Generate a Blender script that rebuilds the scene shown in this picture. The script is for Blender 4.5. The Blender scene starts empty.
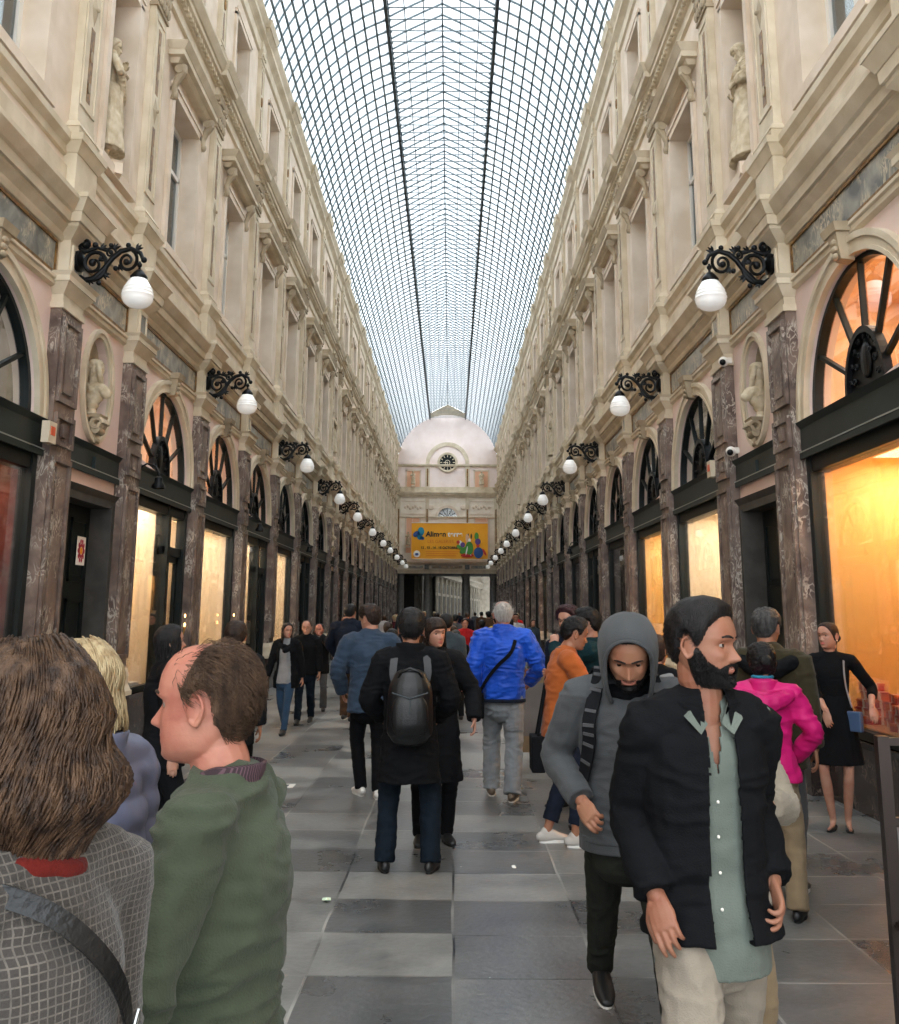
import bpy, bmesh, math, random
import numpy as np
from mathutils import Vector, Matrix, noise
PI = math.pi
random.seed(7)
SC = bpy.context.scene
COL = SC.collection
HW = 3.97          # half width of the gallery at the wall plane
XC = 0.31          # camera x

def tag(o, label=None, cat=None, group=None, kind=None):
    if label: o['label'] = label
    if cat: o['category'] = cat
    if group: o['group'] = group
    if kind: o['kind'] = kind
    return o

def empty(name, loc=(0, 0, 0), rz=0, parent=None):
    o = bpy.data.objects.new(name, None)
    COL.objects.link(o)
    o.location = loc
    o.rotation_euler = (0, 0, rz)
    o.empty_display_size = .1
    if parent: o.parent = parent
    return o

def copy_tree(o, parent=None):
    c = o.copy()
    COL.objects.link(c)
    if parent:
        c.parent = parent
    for ch in list(o.children):
        copy_tree(ch, c)
    return c

class MB:
    """collects shapes and links them as ONE mesh object"""
    def __init__(s, xf=None):
        s.v = []; s.f = []; s.m = []; s.mi = 0; s.xf = xf
    def add(s, vs, fs):
        b = len(s.v)
        if s.xf: vs = [s.xf(*p) for p in vs]
        s.v += [tuple(p) for p in vs]
        s.f += [tuple(b + i for i in f) for f in fs]
        s.m += [s.mi] * len(fs)
        return s
    def box(s, x0, x1, y0, y1, z0, z1):
        vs = [(x, y, z) for x in (x0, x1) for y in (y0, y1) for z in (z0, z1)]
        return s.add(vs, [(0, 1, 3, 2), (4, 6, 7, 5), (0, 4, 5, 1), (2, 3, 7, 6), (0, 2, 6, 4), (1, 5, 7, 3)])
    def frust(s, x0, x1, y0, y1, z0, z1, a, b):
        """box whose foot grows by a and whose head grows by b (x1, y0, y1 faces)"""
        vs = [(x0, y0 - a, z0), (x0, y1 + a, z0), (x1 + a, y1 + a, z0), (x1 + a, y0 - a, z0),
              (x0, y0 - b, z1), (x0, y1 + b, z1), (x1 + b, y1 + b, z1), (x1 + b, y0 - b, z1)]
        return s.add(vs, [(0, 1, 2, 3), (4, 7, 6, 5), (0, 3, 7, 4), (1, 5, 6, 2), (3, 2, 6, 7), (0, 4, 5, 1)])
    def prof(s, pts, y0, y1):
        n = len(pts)
        vs = [(x, y0, z) for x, z in pts] + [(x, y1, z) for x, z in pts]
        fs = [(i, (i + 1) % n, n + (i + 1) % n, n + i) for i in range(n)]
        return s.add(vs, fs + [tuple(range(n))[::-1], tuple(range(n, 2 * n))])
    def tube(s, pts, r, n=8, cap=True):
        pts = [Vector(p) for p in pts]
        rs = r if isinstance(r, (list, tuple)) else [r] * len(pts)
        vs = []; prev = None
        for i, p in enumerate(pts):
            t = (pts[min(i + 1, len(pts) - 1)] - pts[max(i - 1, 0)])
            t = t.normalized() if t.length > 1e-9 else Vector((0, 0, 1))
            if prev is None:
                u = t.orthogonal().normalized()
            else:
                u = (prev - t * prev.dot(t))
                u = u.normalized() if u.length > 1e-6 else t.orthogonal().normalized()
            prev = u
            w = t.cross(u)
            for k in range(n):
                a = 2 * PI * k / n
                vs.append(p + (u * math.cos(a) + w * math.sin(a)) * rs[i])
        fs = []
        for i in range(len(pts) - 1):
            for k in range(n):
                a = i * n + k; b = i * n + (k + 1) % n
                fs.append((a, b, b + n, a + n))
        if cap:
            fs.append(tuple(range(n))[::-1]); fs.append(tuple(range(len(vs) - n, len(vs))))
        return s.add(vs, fs)
    def lathe(s, c, prof, n=20, ax='z'):
        vs = []; m = len(prof)
        for r, h in prof:
            for k in range(n):
                a = 2 * PI * k / n
                p = (r * math.cos(a), r * math.sin(a), h)
                if ax == 'x': p = (h, r * math.cos(a), r * math.sin(a))
                if ax == 'y': p = (r * math.cos(a), h, r * math.sin(a))
                vs.append((c[0] + p[0], c[1] + p[1], c[2] + p[2]))
        fs = [(i * n + k, i * n + (k + 1) % n, (i + 1) * n + (k + 1) % n, (i + 1) * n + k) for i in range(m - 1) for k in range(n)]
        fs += [tuple(range(n))[::-1], tuple(range((m - 1) * n, m * n))]
        return s.add(vs, fs)
    def ball(s, c, r, n=12, m=8):
        if not isinstance(r, (tuple, list)): r = (r, r, r)
        vs = [(c[0], c[1], c[2] - r[2])]
        for j in range(1, m):
            b = -PI / 2 + PI * j / m
            for k in range(n):
                a = 2 * PI * k / n
                vs.append((c[0] + r[0] * math.cos(b) * math.cos(a), c[1] + r[1] * math.cos(b) * math.sin(a), c[2] + r[2] * math.sin(b)))
        vs.append((c[0], c[1], c[2] + r[2]))
        fs = [(0, 1 + (k + 1) % n, 1 + k) for k in range(n)]
        for j in range(m - 2):
            for k in range(n):
                a = 1 + j * n
                fs.append((a + k, a + (k + 1) % n, a + n + (k + 1) % n, a + n + k))
        a = 1 + (m - 2) * n
        fs += [(a + k, a + (k + 1) % n, len(vs) - 1) for k in range(n)]
        return s.add(vs, fs)
    def arch(s, w0, w1, yc, zc, r0, r1, n=20, a0=0.0, a1=PI, ry=1.0):
        """half ring in the wall plane between radii r0 and r1, from depth w0 to w1"""
        vs = []
        for i in range(n + 1):
            a = a0 + (a1 - a0) * i / n
            c, t = math.cos(a), math.sin(a)
            for r in (r0, r1):
                for w in (w0, w1):
                    vs.append((w, yc + r * c * ry, zc + r * t))
        fs = []
        for i in range(n):
            b = 4 * i
            fs += [(b, b + 4, b + 5, b + 1), (b + 2, b + 3, b + 7, b + 6), (b, b + 2, b + 6, b + 4), (b + 1, b + 5, b + 7, b + 3)]
        if abs(a1 - a0) < 2 * PI - .01:
            fs += [(0, 1, 3, 2), (4 * n, 4 * n + 2, 4 * n + 3, 4 * n + 1)]
        return s.add(vs, fs)
    def build(s, name, mats, parent=None, smooth=None, loc=None):
        me = bpy.data.meshes.new(name)
        me.from_pydata(s.v, [], s.f)
        if not isinstance(mats, (list, tuple)): mats = [mats]
        for m in mats: me.materials.append(m)
        if len(mats) > 1: me.polygons.foreach_set('material_index', s.m)
        bm = bmesh.new(); bm.from_mesh(me)
        bmesh.ops.recalc_face_normals(bm, faces=bm.faces)
        bm.to_mesh(me); bm.free()
        if smooth: 
            me.polygons.foreach_set('use_smooth', [True] * len(me.polygons))
            if smooth is not True: me.set_sharp_from_angle(angle=math.radians(smooth))
        me.update()
        o = bpy.data.objects.new(name, me)
        COL.objects.link(o)
        if parent: o.parent = parent
        if loc: o.location = loc
        return o

# ------------------------------------------------------------------ materials
MT = {}
def mat(name, c, rough=.6, metal=0, c2=None, scale=5, detail=3, bump=0, bscale=40, spec=.5, emit=None, es=0, ramp=(.35, .65), stretch=None, sheen=0, coat=0, obj=False, trans=0):
    m = bpy.data.materials.new(name); m.use_nodes = True
    nt = m.node_tree; N = nt.nodes; L = nt.links
    b = N['Principled BSDF']
    b.inputs['Base Color'].default_value = (*c, 1)
    b.inputs['Roughness'].default_value = rough
    b.inputs['Metallic'].default_value = metal
    b.inputs['Specular IOR Level'].default_value = spec
    if sheen: b.inputs['Sheen Weight'].default_value = sheen
    if coat: b.inputs['Coat Weight'].default_value = coat
    if trans: b.inputs['Transmission Weight'].default_value = trans
    if emit:
        b.inputs['Emission Color'].default_value = (*emit, 1); b.inputs['Emission Strength'].default_value = es
    vec = None
    if c2 or bump:
        if obj:
            vec = N.new('ShaderNodeTexCoord').outputs['Object']
        else:
            vec = N.new('ShaderNodeNewGeometry').outputs['Position']
        if stretch:
            mp = N.new('ShaderNodeMapping'); mp.inputs['Scale'].default_value = stretch
            L.new(vec, mp.inputs['Vector']); vec = mp.outputs[0]
    if c2:
        n = N.new('ShaderNodeTexNoise'); n.inputs['Scale'].default_value = scale; n.inputs['Detail'].default_value = detail
        L.new(vec, n.inputs['Vector'])
        r = N.new('ShaderNodeValToRGB')
        r.color_ramp.elements[0].position = ramp[0]; r.color_ramp.elements[1].position = ramp[1]
        r.color_ramp.elements[0].color = (*c, 1); r.color_ramp.elements[1].color = (*c2, 1)
        L.new(n.outputs['Fac'], r.inputs['Fac']); L.new(r.outputs[0], b.inputs['Base Color'])
    if bump:
        n = N.new('ShaderNodeTexNoise'); n.inputs['Scale'].default_value = bscale; n.inputs['Detail'].default_value = 3
        L.new(vec, n.inputs['Vector'])
        bp = N.new('ShaderNodeBump'); bp.inputs['Strength'].default_value = bump; bp.inputs['Distance'].default_value = .02
        L.new(n.outputs['Fac'], bp.inputs['Height']); L.new(bp.outputs[0], b.inputs['Normal'])
    MT[name] = m
    return m

def srgb(r, g, b):
    f = lambda c: (c / 255 / 12.92) if c / 255 <= .04045 else ((c / 255 + .055) / 1.055) ** 2.4
    return (f(r), f(g), f(b))

S = srgb
mat('stucco', S(226, 204, 194), .75, c2=S(214, 190, 179), scale=1.2, bump=.1, bscale=12)
mat('stone', S(214, 201, 178), .7, c2=S(193, 178, 152), scale=2.5, bump=.15, bscale=25)
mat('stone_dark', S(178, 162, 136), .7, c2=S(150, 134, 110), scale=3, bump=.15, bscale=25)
mat('stone_pale', S(224, 208, 190), .7, c2=S(208, 190, 168), scale=2)
mat('niche_shade', S(150, 136, 112), .8, c2=S(124, 108, 86), scale=3)  # stone darkened to paint the shade inside the statue niches
mat('gilt', S(150, 112, 62), .45, .5, c2=S(98, 70, 40), scale=14)
mat('granite', S(38, 36, 35), .35, c2=S(56, 52, 50), scale=60)
mat('greenwood', S(16, 24, 23), .45, c2=S(12, 19, 18), scale=6, spec=.25)
mat('greenband', S(34, 43, 41), .5, c2=S(27, 36, 34), scale=4, spec=.3)
mat('greyframe', S(72, 69, 65), .55, c2=S(58, 55, 51), scale=5, spec=.3)
mat('blackiron', S(10, 12, 14), .4, .3, spec=.3)
mat('silverline', S(165, 170, 165), .35, .6)
mat('opal', S(238, 238, 236), .25, emit=S(255, 250, 240), es=.25, c2=S(228, 228, 228), scale=3)
mat('bronze', S(70, 52, 36), .4, .8)
mat('brass', S(150, 110, 50), .3, .9)
mat('statue', S(204, 190, 164), .75, c2=S(176, 158, 128), scale=7, bump=.3, bscale=30, obj=True)
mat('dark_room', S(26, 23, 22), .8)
mat('shopcream', S(244, 214, 172), .7, c2=S(238, 204, 160), scale=1.5)
mat('shoporange', S(250, 190, 95), .65, c2=S(246, 178, 80), scale=1)
mat('shopred', S(140, 50, 30), .6, c2=S(100, 30, 20), scale=4)
mat('white_paint', S(226, 222, 214), .5)
mat('iron_grey', S(104, 116, 120), .5, .2)
mat('iron_dark', S(60, 68, 72), .5, .2)
mat('lamp_glow', (1, .8, .5), emit=(1, .62, .28), es=14)
mat('spot_glow', (1, .9, .7), emit=(1, .78, .45), es=9)
mat('candle_glow', (1, .8, .5), emit=(1, .55, .18), es=6)

def marble(name, base, dark, vein, sc, veinw=.04, rough=.3):
    m = bpy.data.materials.new(name); m.use_nodes = True
    nt = m.node_tree; N = nt.nodes; L = nt.links; b = N['Principled BSDF']
    g = N.new('ShaderNodeNewGeometry')
    n = N.new('ShaderNodeTexNoise'); n.inputs['Scale'].default_value = sc; n.inputs['Detail'].default_value = 6; n.inputs['Distortion'].default_value = .6
    L.new(g.outputs['Position'], n.inputs['Vector'])
    r = N.new('ShaderNodeValToRGB'); e = r.color_ramp.elements
    e[0].position = .33; e[0].color = (*dark, 1); e[1].position = .66; e[1].color = (*base, 1)
    L.new(n.outputs['Fac'], r.inputs['Fac'])
    n2 = N.new('ShaderNodeTexNoise'); n2.inputs['Scale'].default_value = sc * 1.7; n2.inputs['Detail'].default_value = 5; n2.inputs['Distortion'].default_value = 1.6
    mp = N.new('ShaderNodeMapping'); mp.inputs['Scale'].default_value = (1.6, 1.6, .8); mp.inputs['Location'].default_value = (7, 3, 1)
    L.new(g.outputs['Position'], mp.inputs['Vector']); L.new(mp.outputs[0], n2.inputs['Vector'])
    r2 = N.new('ShaderNodeValToRGB'); e = r2.color_ramp.elements
    e[0].position = .5 - veinw; e[0].color = (0, 0, 0, 1); e[1].position = .5; e[1].color = (1, 1, 1, 1)
    k = r2.color_ramp.elements.new(.5 + veinw); k.color = (0, 0, 0, 1)
    L.new(n2.outputs['Fac'], r2.inputs['Fac'])
    n3 = N.new('ShaderNodeTexNoise'); n3.inputs['Scale'].default_value = sc * .8; L.new(g.outputs['Position'], n3.inputs['Vector'])
    r3 = N.new('ShaderNodeValToRGB'); r3.color_ramp.elements[0].position = .45; r3.color_ramp.elements[1].position = .62
    L.new(n3.outputs['Fac'], r3.inputs['Fac'])
    mu = N.new('ShaderNodeMath'); mu.operation = 'MULTIPLY'; L.new(r2.outputs[0], mu.inputs[0]); L.new(r3.outputs[0], mu.inputs[1])
    mx = N.new('ShaderNodeMix'); mx.data_type = 'RGBA'
    L.new(mu.outputs[0], mx.inputs['Factor']); L.new(r.outputs[0], mx.inputs['A']); mx.inputs['B'].default_value = (*vein, 1)
    L.new(mx.outputs['Result'], b.inputs['Base Color'])
    b.inputs['Roughness'].default_value = rough
    MT[name] = m
marble('redmarble', S(126, 108, 97), S(76, 60, 54), S(190, 180, 166), 3.6, .055, .42)
marble('friezemarble', S(150, 148, 138), S(88, 90, 88), S(206, 190, 160), 4, .08, .35)
marble('darkbase', S(60, 46, 42), S(34, 28, 27), S(140, 120, 105), 4, .03, .25)

def glass(name, tint=(1, 1, 1), refl=.12, rough=.02, trl=0, trc=(1, 1, 1)):
    m = bpy.data.materials.new(name); m.use_nodes = True
    nt = m.node_tree; N = nt.nodes; L = nt.links
    N.remove(N['Principled BSDF']); out = N['Material Output']
    t = N.new('ShaderNodeBsdfTransparent'); t.inputs[0].default_value = (*tint, 1)
    g = N.new('ShaderNodeBsdfGlossy'); g.inputs['Roughness'].default_value = rough
    mx = N.new('ShaderNodeMixShader')
    f = N.new('ShaderNodeLayerWeight'); f.inputs['Blend'].default_value = .25
    ma = N.new('ShaderNodeMath'); ma.operation = 'MULTIPLY_ADD'; ma.inputs[1].default_value = .6; ma.inputs[2].default_value = refl * .5
    L.new(f.outputs['Fresnel'], ma.inputs[0]); L.new(ma.outputs[0], mx.inputs[0])
    src = t.outputs[0]
    if trl:
        q = N.new('ShaderNodeBsdfTranslucent'); q.inputs[0].default_value = (*trc, 1)
        m2 = N.new('ShaderNodeMixShader'); m2.inputs[0].default_value = trl
        L.new(src, m2.inputs[1]); L.new(q.outputs[0], m2.inputs[2]); src = m2.outputs[0]
    L.new(src, mx.inputs[1]); L.new(g.outputs[0], mx.inputs[2]); L.new(mx.outputs[0], out.inputs[0])
    MT[name] = m
glass('shopglass', (1, 1, 1), .06)
glass('windowglass', (.55, .6, .62), .3)
glass('roofglass', (.93, .97, 1), .02, .3, .25, (.95, .98, 1))

def floor_mat():
    m = bpy.data.materials.new('slabs'); m.use_nodes = True
    nt = m.node_tree; N = nt.nodes; L = nt.links; b = N['Principled BSDF']
    g = N.new('ShaderNodeNewGeometry'); sp = N.new('ShaderNodeSeparateXYZ'); L.new(g.outputs['Position'], sp.inputs[0])
    def M(op, a, b_=None, c=None):
        n = N.new('ShaderNodeMath'); n.operation = op
        for i, q in enumerate((a, b_, c)):
            if q is None: continue
            if isinstance(q, (int, float)): n.inputs[i].default_value = q
            else: L.new(q, n.inputs[i])
        return n.outputs[0]
    # warp the joints a little
    wn = N.new('ShaderNodeTexNoise'); wn.inputs['Scale'].default_value = .8; L.new(g.outputs['Position'], wn.inputs['Vector'])
    wob = M('MULTIPLY', M('SUBTRACT', wn.outputs['Fac'], .5), .05)
    u = M('DIVIDE', M('ADD', M('SUBTRACT', sp.outputs[0], .33), wob), .71)
    v0 = M('DIVIDE', M('ADD', M('SUBTRACT', sp.outputs[1], .0), wob), .625)
    iu = M('FLOOR', u)
    # half the columns are set off
    w1 = N.new('ShaderNodeTexWhiteNoise'); w1.noise_dimensions = '1D'; L.new(iu, w1.inputs['W'])
    v = M('ADD', v0, M('MULTIPLY', M('SUBTRACT', w1.outputs['Value'], .5), .12))
    iv = M('FLOOR', v)
    fu = M('SUBTRACT', u, iu); fv = M('SUBTRACT', v, iv)
    eu = M('MULTIPLY', M('MINIMUM', fu, M('SUBTRACT', 1, fu)), .71)
    ev = M('MULTIPLY', M('MINIMUM', fv, M('SUBTRACT', 1, fv)), .625)
    e = M('MINIMUM', eu, ev)
    jn = M('LESS_THAN', e, .0075)
    cb = N.new('ShaderNodeCombineXYZ'); L.new(iu, cb.inputs[0]); L.new(iv, cb.inputs[1])
    w2 = N.new('ShaderNodeTexWhiteNoise'); w2.noise_dimensions = '2D'; L.new(cb.outputs[0], w2.inputs['Vector'])
    n1 = N.new('ShaderNodeTexNoise'); n1.inputs['Scale'].default_value = 1.6; n1.inputs['Detail'].default_value = 7; n1.inputs['Roughness'].default_value = .62; L.new(g.outputs['Position'], n1.inputs['Vector'])
    n2 = N.new('ShaderNodeTexNoise'); n2.inputs['Scale'].default_value = 26; n2.inputs['Detail'].default_value = 4; L.new(g.outputs['Position'], n2.inputs['Vector'])
    val = M('ADD', M('MULTIPLY', w2.outputs['Value'], .42), M('ADD', M('MULTIPLY', n1.outputs['Fac'], .75), M('MULTIPLY', n2.outputs['Fac'], .18)))
    r = N.new('ShaderNodeValToRGB'); el = r.color_ramp.elements
    el[0].position = .32; el[0].color = (*S(60, 61, 62), 1); el[1].position = 1.0; el[1].color = (*S(138, 137, 132), 1)
    q = el.new(.68); q.color = (*S(96, 96, 95), 1)
    L.new(val, r.inputs['Fac'])
    mx = N.new('ShaderNodeMix'); mx.data_type = 'RGBA'
    jc = N.new('ShaderNodeValToRGB'); jc.color_ramp.elements[0].color = (*S(40, 41, 42), 1); jc.color_ramp.elements[1].color = (*S(150, 148, 142), 1)
    jc.color_ramp.elements[0].position = .42; jc.color_ramp.elements[1].position = .6
    L.new(wn.outputs['Fac'], jc.inputs['Fac'])
    L.new(jn, mx.inputs['Factor']); L.new(r.outputs[0], mx.inputs['A']); L.new(jc.outputs[0], mx.inputs['B'])
    # small pale specks trodden into the stone
    vo = N.new('ShaderNodeTexVoronoi'); vo.inputs['Scale'].default_value = 2.2; L.new(g.outputs['Position'], vo.inputs['Vector'])
    sk = M('LESS_THAN', vo.outputs['Distance'], .018)
    mx2 = N.new('ShaderNodeMix'); mx2.data_type = 'RGBA'; L.new(sk, mx2.inputs['Factor']); L.new(mx.outputs['Result'], mx2.inputs['A']); mx2.inputs['B'].default_value = (*S(190, 190, 185), 1)
    L.new(mx2.outputs['Result'], b.inputs['Base Color'])
    rr = M('MULTIPLY_ADD', n1.outputs['Fac'], .5, M('MULTIPLY_ADD', w2.outputs['Value'], .1, .05))
    L.new(rr, b.inputs['Roughness'])
    bp = N.new('ShaderNodeBump'); bp.inputs['Strength'].default_value = .25; bp.inputs['Distance'].default_value = .01
    L.new(M('SUBTRACT', M('ADD', n2.outputs['Fac'], n1.outputs['Fac']), jn), bp.inputs['Height']); L.new(bp.outputs[0], b.inputs['Normal'])
    b.inputs['Specular IOR Level'].default_value = .6
    MT['slabs'] = m
floor_mat()
# ------------------------------------------------------------------ soft shapes
def V(*a): return Vector(a)
def crom(pts, res=4):
    """smooth a list of tuples (numpy Catmull-Rom)"""
    P_ = np.array([list(p) for p in pts], float)
    if len(P_) < 3 or res < 2: return P_
    Q = np.vstack([2 * P_[0] - P_[1], P_, 2 * P_[-1] - P_[-2]])
    out = []
    for i in range(1, len(Q) - 2):
        for k in range(res):
            t = k / res
            out.append(.5 * ((2 * Q[i]) + (-Q[i - 1] + Q[i + 1]) * t + (2 * Q[i - 1] - 5 * Q[i] + 4 * Q[i + 1] - Q[i + 2]) * t * t + (-Q[i - 1] + 3 * Q[i] - 3 * Q[i + 1] + Q[i + 2]) * t ** 3))
    out.append(Q[-2]); return np.array(out)

def limb(mb, pts, rad, side=None, n=14, res=4, cap0=True, cap1=True):
    """closed tapering tube; rad entries r or (r across side, r along the other way)"""
    rad = [(r, r) if isinstance(r, (int, float)) else tuple(r) for r in rad]
    rows = crom([tuple(p) + r for p, r in zip(pts, rad)], res)
    C = [Vector(r[:3]) for r in rows]; R = [(max(r[3], .001), max(r[4], .001)) for r in rows]
    T = []
    for i in range(len(C)):
        t = C[min(i + 1, len(C) - 1)] - C[max(i - 1, 0)]
        T.append(t.normalized() if t.length > 1e-9 else Vector((0, 0, 1)))
    rings = []
    def cap(i, sgn):
        out = []
        for a in (75, 50, 25):
            a = math.radians(a); q = min(R[i])
            out.append((C[i] + T[i] * sgn * q * math.sin(a), (R[i][0] * math.cos(a), R[i][1] * math.cos(a)), T[i]))
        return out
    if cap0: rings += cap(0, -1)
    rings += list(zip(C, R, T))
    if cap1: rings += cap(-1, 1)[::-1]
    prev = Vector(side) if side is not None else None
    vs = []
    for c, r, t in rings:
        if prev is None: prev = t.orthogonal()
        u = prev - t * prev.dot(t)
        u = u.normalized() if u.length > 1e-6 else t.orthogonal().normalized()
        if side is None: prev = u
        w = t.cross(u)
        for k in range(n):
            a = 2 * PI * k / n
            vs.append(c + u * (math.cos(a) * r[0]) + w * (math.sin(a) * r[1]))
    fs = []
    for i in range(len(rings) - 1):
        for k in range(n):
            a = i * n + k; b = i * n + (k + 1) % n
            fs.append((a, b, b + n, a + n))
    fs.append(tuple(range(n))[::-1]); fs.append(tuple(range(len(vs) - n, len(vs))))
    mb.add(vs, fs)

TMP = bpy.data.scenes.new('workbench')
def vox_mesh(mb, size, smooth=4):
    me = bpy.data.meshes.new('tmp'); me.from_pydata(mb.v, [], mb.f)
    bm = bmesh.new(); bm.from_mesh(me); bmesh.ops.recalc_face_normals(bm, faces=bm.faces); bm.to_mesh(me); bm.free()
    o = bpy.data.objects.new('tmp', me); TMP.collection.objects.link(o)
    r = o.modifiers.new('r', 'REMESH'); r.mode = 'VOXEL'; r.voxel_size = size
    s = o.modifiers.new('s', 'SMOOTH'); s.iterations = smooth; s.factor = .5
    TMP.view_layers[0].update(); dg = TMP.view_layers[0].depsgraph
    out = bpy.data.meshes.new_from_object(o.evaluated_get(dg))
    bpy.data.objects.remove(o); bpy.data.meshes.remove(me)
    return out

def get_co(me):
    a = np.empty(len(me.vertices) * 3); me.vertices.foreach_get('co', a); return a.reshape(-1, 3)
def set_co(me, a): me.vertices.foreach_set('co', a.reshape(-1)); me.update()
def get_no(me):
    a = np.empty(len(me.vertices) * 3); me.vertices.foreach_get('normal', a); return a.reshape(-1, 3)

def wrinkle(me, amp, sc=(7, 7, 16), seed=0, fine=.35):
    co = get_co(me); no = get_no(me); off = Vector((seed * 3.1, seed * 1.7, seed * 5.3))
    d = np.empty(len(co))
    sx, sy, sz = sc
    for i, (x, y, z) in enumerate(co):
        p = Vector((x * sx, y * sy, z * sz)) + off
        q = noise.noise(p + Vector((0, 0, 1.4 * noise.noise(p * .5))))
        r = 1 - abs(q) * 2.4
        d[i] = r * .8 + fine * noise.noise(p * 2.7)
    d -= d.mean()
    set_co(me, co + no * (d * amp)[:, None])

def link(me, name, mats, parent, smooth=True):
    o = bpy.data.objects.new(name, me); me.name = name; COL.objects.link(o)
    if mats is not None:
        me.materials.clear()
        for m in (mats if isinstance(mats, (list, tuple)) else [mats]): me.materials.append(m)
    me.polygons.foreach_set('use_smooth', [smooth] * len(me.polygons))
    if parent: o.parent = parent
    return o

def join_meshes(ms):
    """list of (mesh, material index or None) -> one mesh"""
    vs = []; fs = []; mi = []; b = 0
    for me, k in ms:
        co = get_co(me); vs.append(co)
        for p in me.polygons:
            fs.append(tuple(b + v for v in p.vertices)); mi.append(p.material_index if k is None else k)
        b += len(co)
    out = bpy.data.meshes.new('joined'); out.from_pydata(np.vstack(vs).tolist(), [], fs)
    out.materials.clear()
    return out, mi

def ribbon(mb, pts, outs, wid, th=.004):
    """flat band along pts, its face turned to outs"""
    pts = [Vector(p) for p in pts]; vs = []
    for i, p in enumerate(pts):
        t = (pts[min(i + 1, len(pts) - 1)] - pts[max(i - 1, 0)]).normalized()
        o = Vector(outs[i]).normalized(); s = t.cross(o).normalized()
        for a, b in ((-1, 0), (1, 0), (1, 1), (-1, 1)):
            vs.append(p + s * (a * wid / 2) + o * (b * th))
    fs = []
    for i in range(len(pts) - 1):
        for k in range(4):
            a = 4 * i + k; b = 4 * i + (k + 1) % 4
            fs.append((a, b, b + 4, a + 4))
    fs += [(0, 1, 2, 3), (len(vs) - 4, len(vs) - 3, len(vs) - 2, len(vs) - 1)]
    mb.add(vs, fs)

# ------------------------------------------------------------------ the head
ZS = [.1175, .114, .108, .098, .082, .062, .040, .020, 0, -.020, -.040, -.055, -.070, -.085, -.098, -.108, -.115, -.1185]
FS = [.006, .034, .050, .066, .080, .090, .095, .0955, .089, .089, .089, .090, .089, .087, .086, .080, .066, .02]
BS = [.006, .034, .052, .068, .084, .096, .102, .102, .098, .091, .080, .068, .055, .045, .036, .028, .018, .006]
WS = [.006, .032, .046, .058, .069, .076, .079, .0785, .076, .074, .071, .067, .0625, .056, .047, .038, .027, .008]
def ip(z, ys): return float(np.interp(-z, [-q for q in ZS], ys))
class Head:
    def __init__(s, jaw=1.0, nose=1.0, brow=1.0, chin=0.0, lips=1.0, fat=0.0, smile=0.0, female=False):
        s.jaw = jaw; s.nose = nose; s.brow = brow; s.chin = chin; s.lips = lips; s.fat = fat; s.smile = smile; s.female = female
    def pt(s, phi, z, feat=True):
        F, B, W = ip(z, FS), ip(z, BS), ip(z, WS)
        if z < -.03:
            k = min(1, (-z - .03) / .06); W *= 1 + (s.jaw - 1) * k + s.fat * k * .5; F += s.chin * k; B += s.fat * .02 * k
        c, t = math.cos(phi), math.sin(phi)
        p = 2.25 if c > 0 else 2.0
        x = W * math.copysign(abs(t) ** (2 / p), t); y = (F if c > 0 else B) * math.copysign(abs(c) ** (2 / p), c)
        if feat and c > 0 and -.112 < z < .06:
            ax = abs(x)
            g = lambda v, m, q: math.exp(-((v - m) / q) ** 2)
            nz = float(np.interp(-z, [-.014, 0, .012, .024, .034, .040, .046, .051], [0, .0035, .010, .018, .025, .024, .013, 0])) * s.nose
            sg = float(np.interp(-z, [-.01, .01, .028, .040], [.008, .009, .012, .0165]))
            y += nz * math.exp(-(ax / sg) ** 2)
            y -= .0115 * g(ax, .032, .017) * g(z, .002, .0115)
            y += .0045 * s.brow * g(ax, .028, .022) * g(z, .021, .008)
            y += .004 * g(ax, .046, .016) * g(z, -.028, .014) * (1 + s.smile)
            mx = .021 + .006 * s.smile; zz = z - s.smile * .006 * (ax / .025) ** 2
            y += .0055 * s.lips * g(zz, -.0605, .0045) * math.exp(-(ax / mx) ** 4)
            y += .0062 * s.lips * g(zz, -.0725, .0055) * math.exp(-(ax / (mx * .9)) ** 4)
            y -= .0035 * g(zz, -.0665, .0022) * math.exp(-(ax / (mx * 1.1)) ** 4)
            y -= .004 * g(z, -.084, .006) * math.exp(-(ax / .02) ** 2)
            y += .005 * g(z, -.099, .009) * math.exp(-(ax / .018) ** 2)
        return Vector((x, y, z))
    def grid(s, nz=64, np_=72):
        zs = []
        for i in range(nz):
            t = i / (nz - 1); zs.append(.1175 * math.cos(PI * t) if False else .1175 - .236 * (t + .045 * math.sin(2 * PI * t) * -1))
        zs[0] = .1175; zs[-1] = -.1185
        phis = [(lambda t: t - .62 * math.sin(t))(2 * PI * k / np_) for k in range(np_)]
        return zs, phis
    def mesh(s, mb, nz=64, np_=72):
        zs, ph = s.grid(nz, np_)
        vs = [s.pt(p, z) for z in zs for p in ph]
        fs = [(i * np_ + k, i * np_ + (k + 1) % np_, (i + 1) * np_ + (k + 1) % np_, (i + 1) * np_ + k) for i in range(nz - 1) for k in range(np_)]
        fs += [tuple(range(np_))[::-1], tuple(range((nz - 1) * np_, nz * np_))]
        mb.add(vs, fs)

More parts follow.
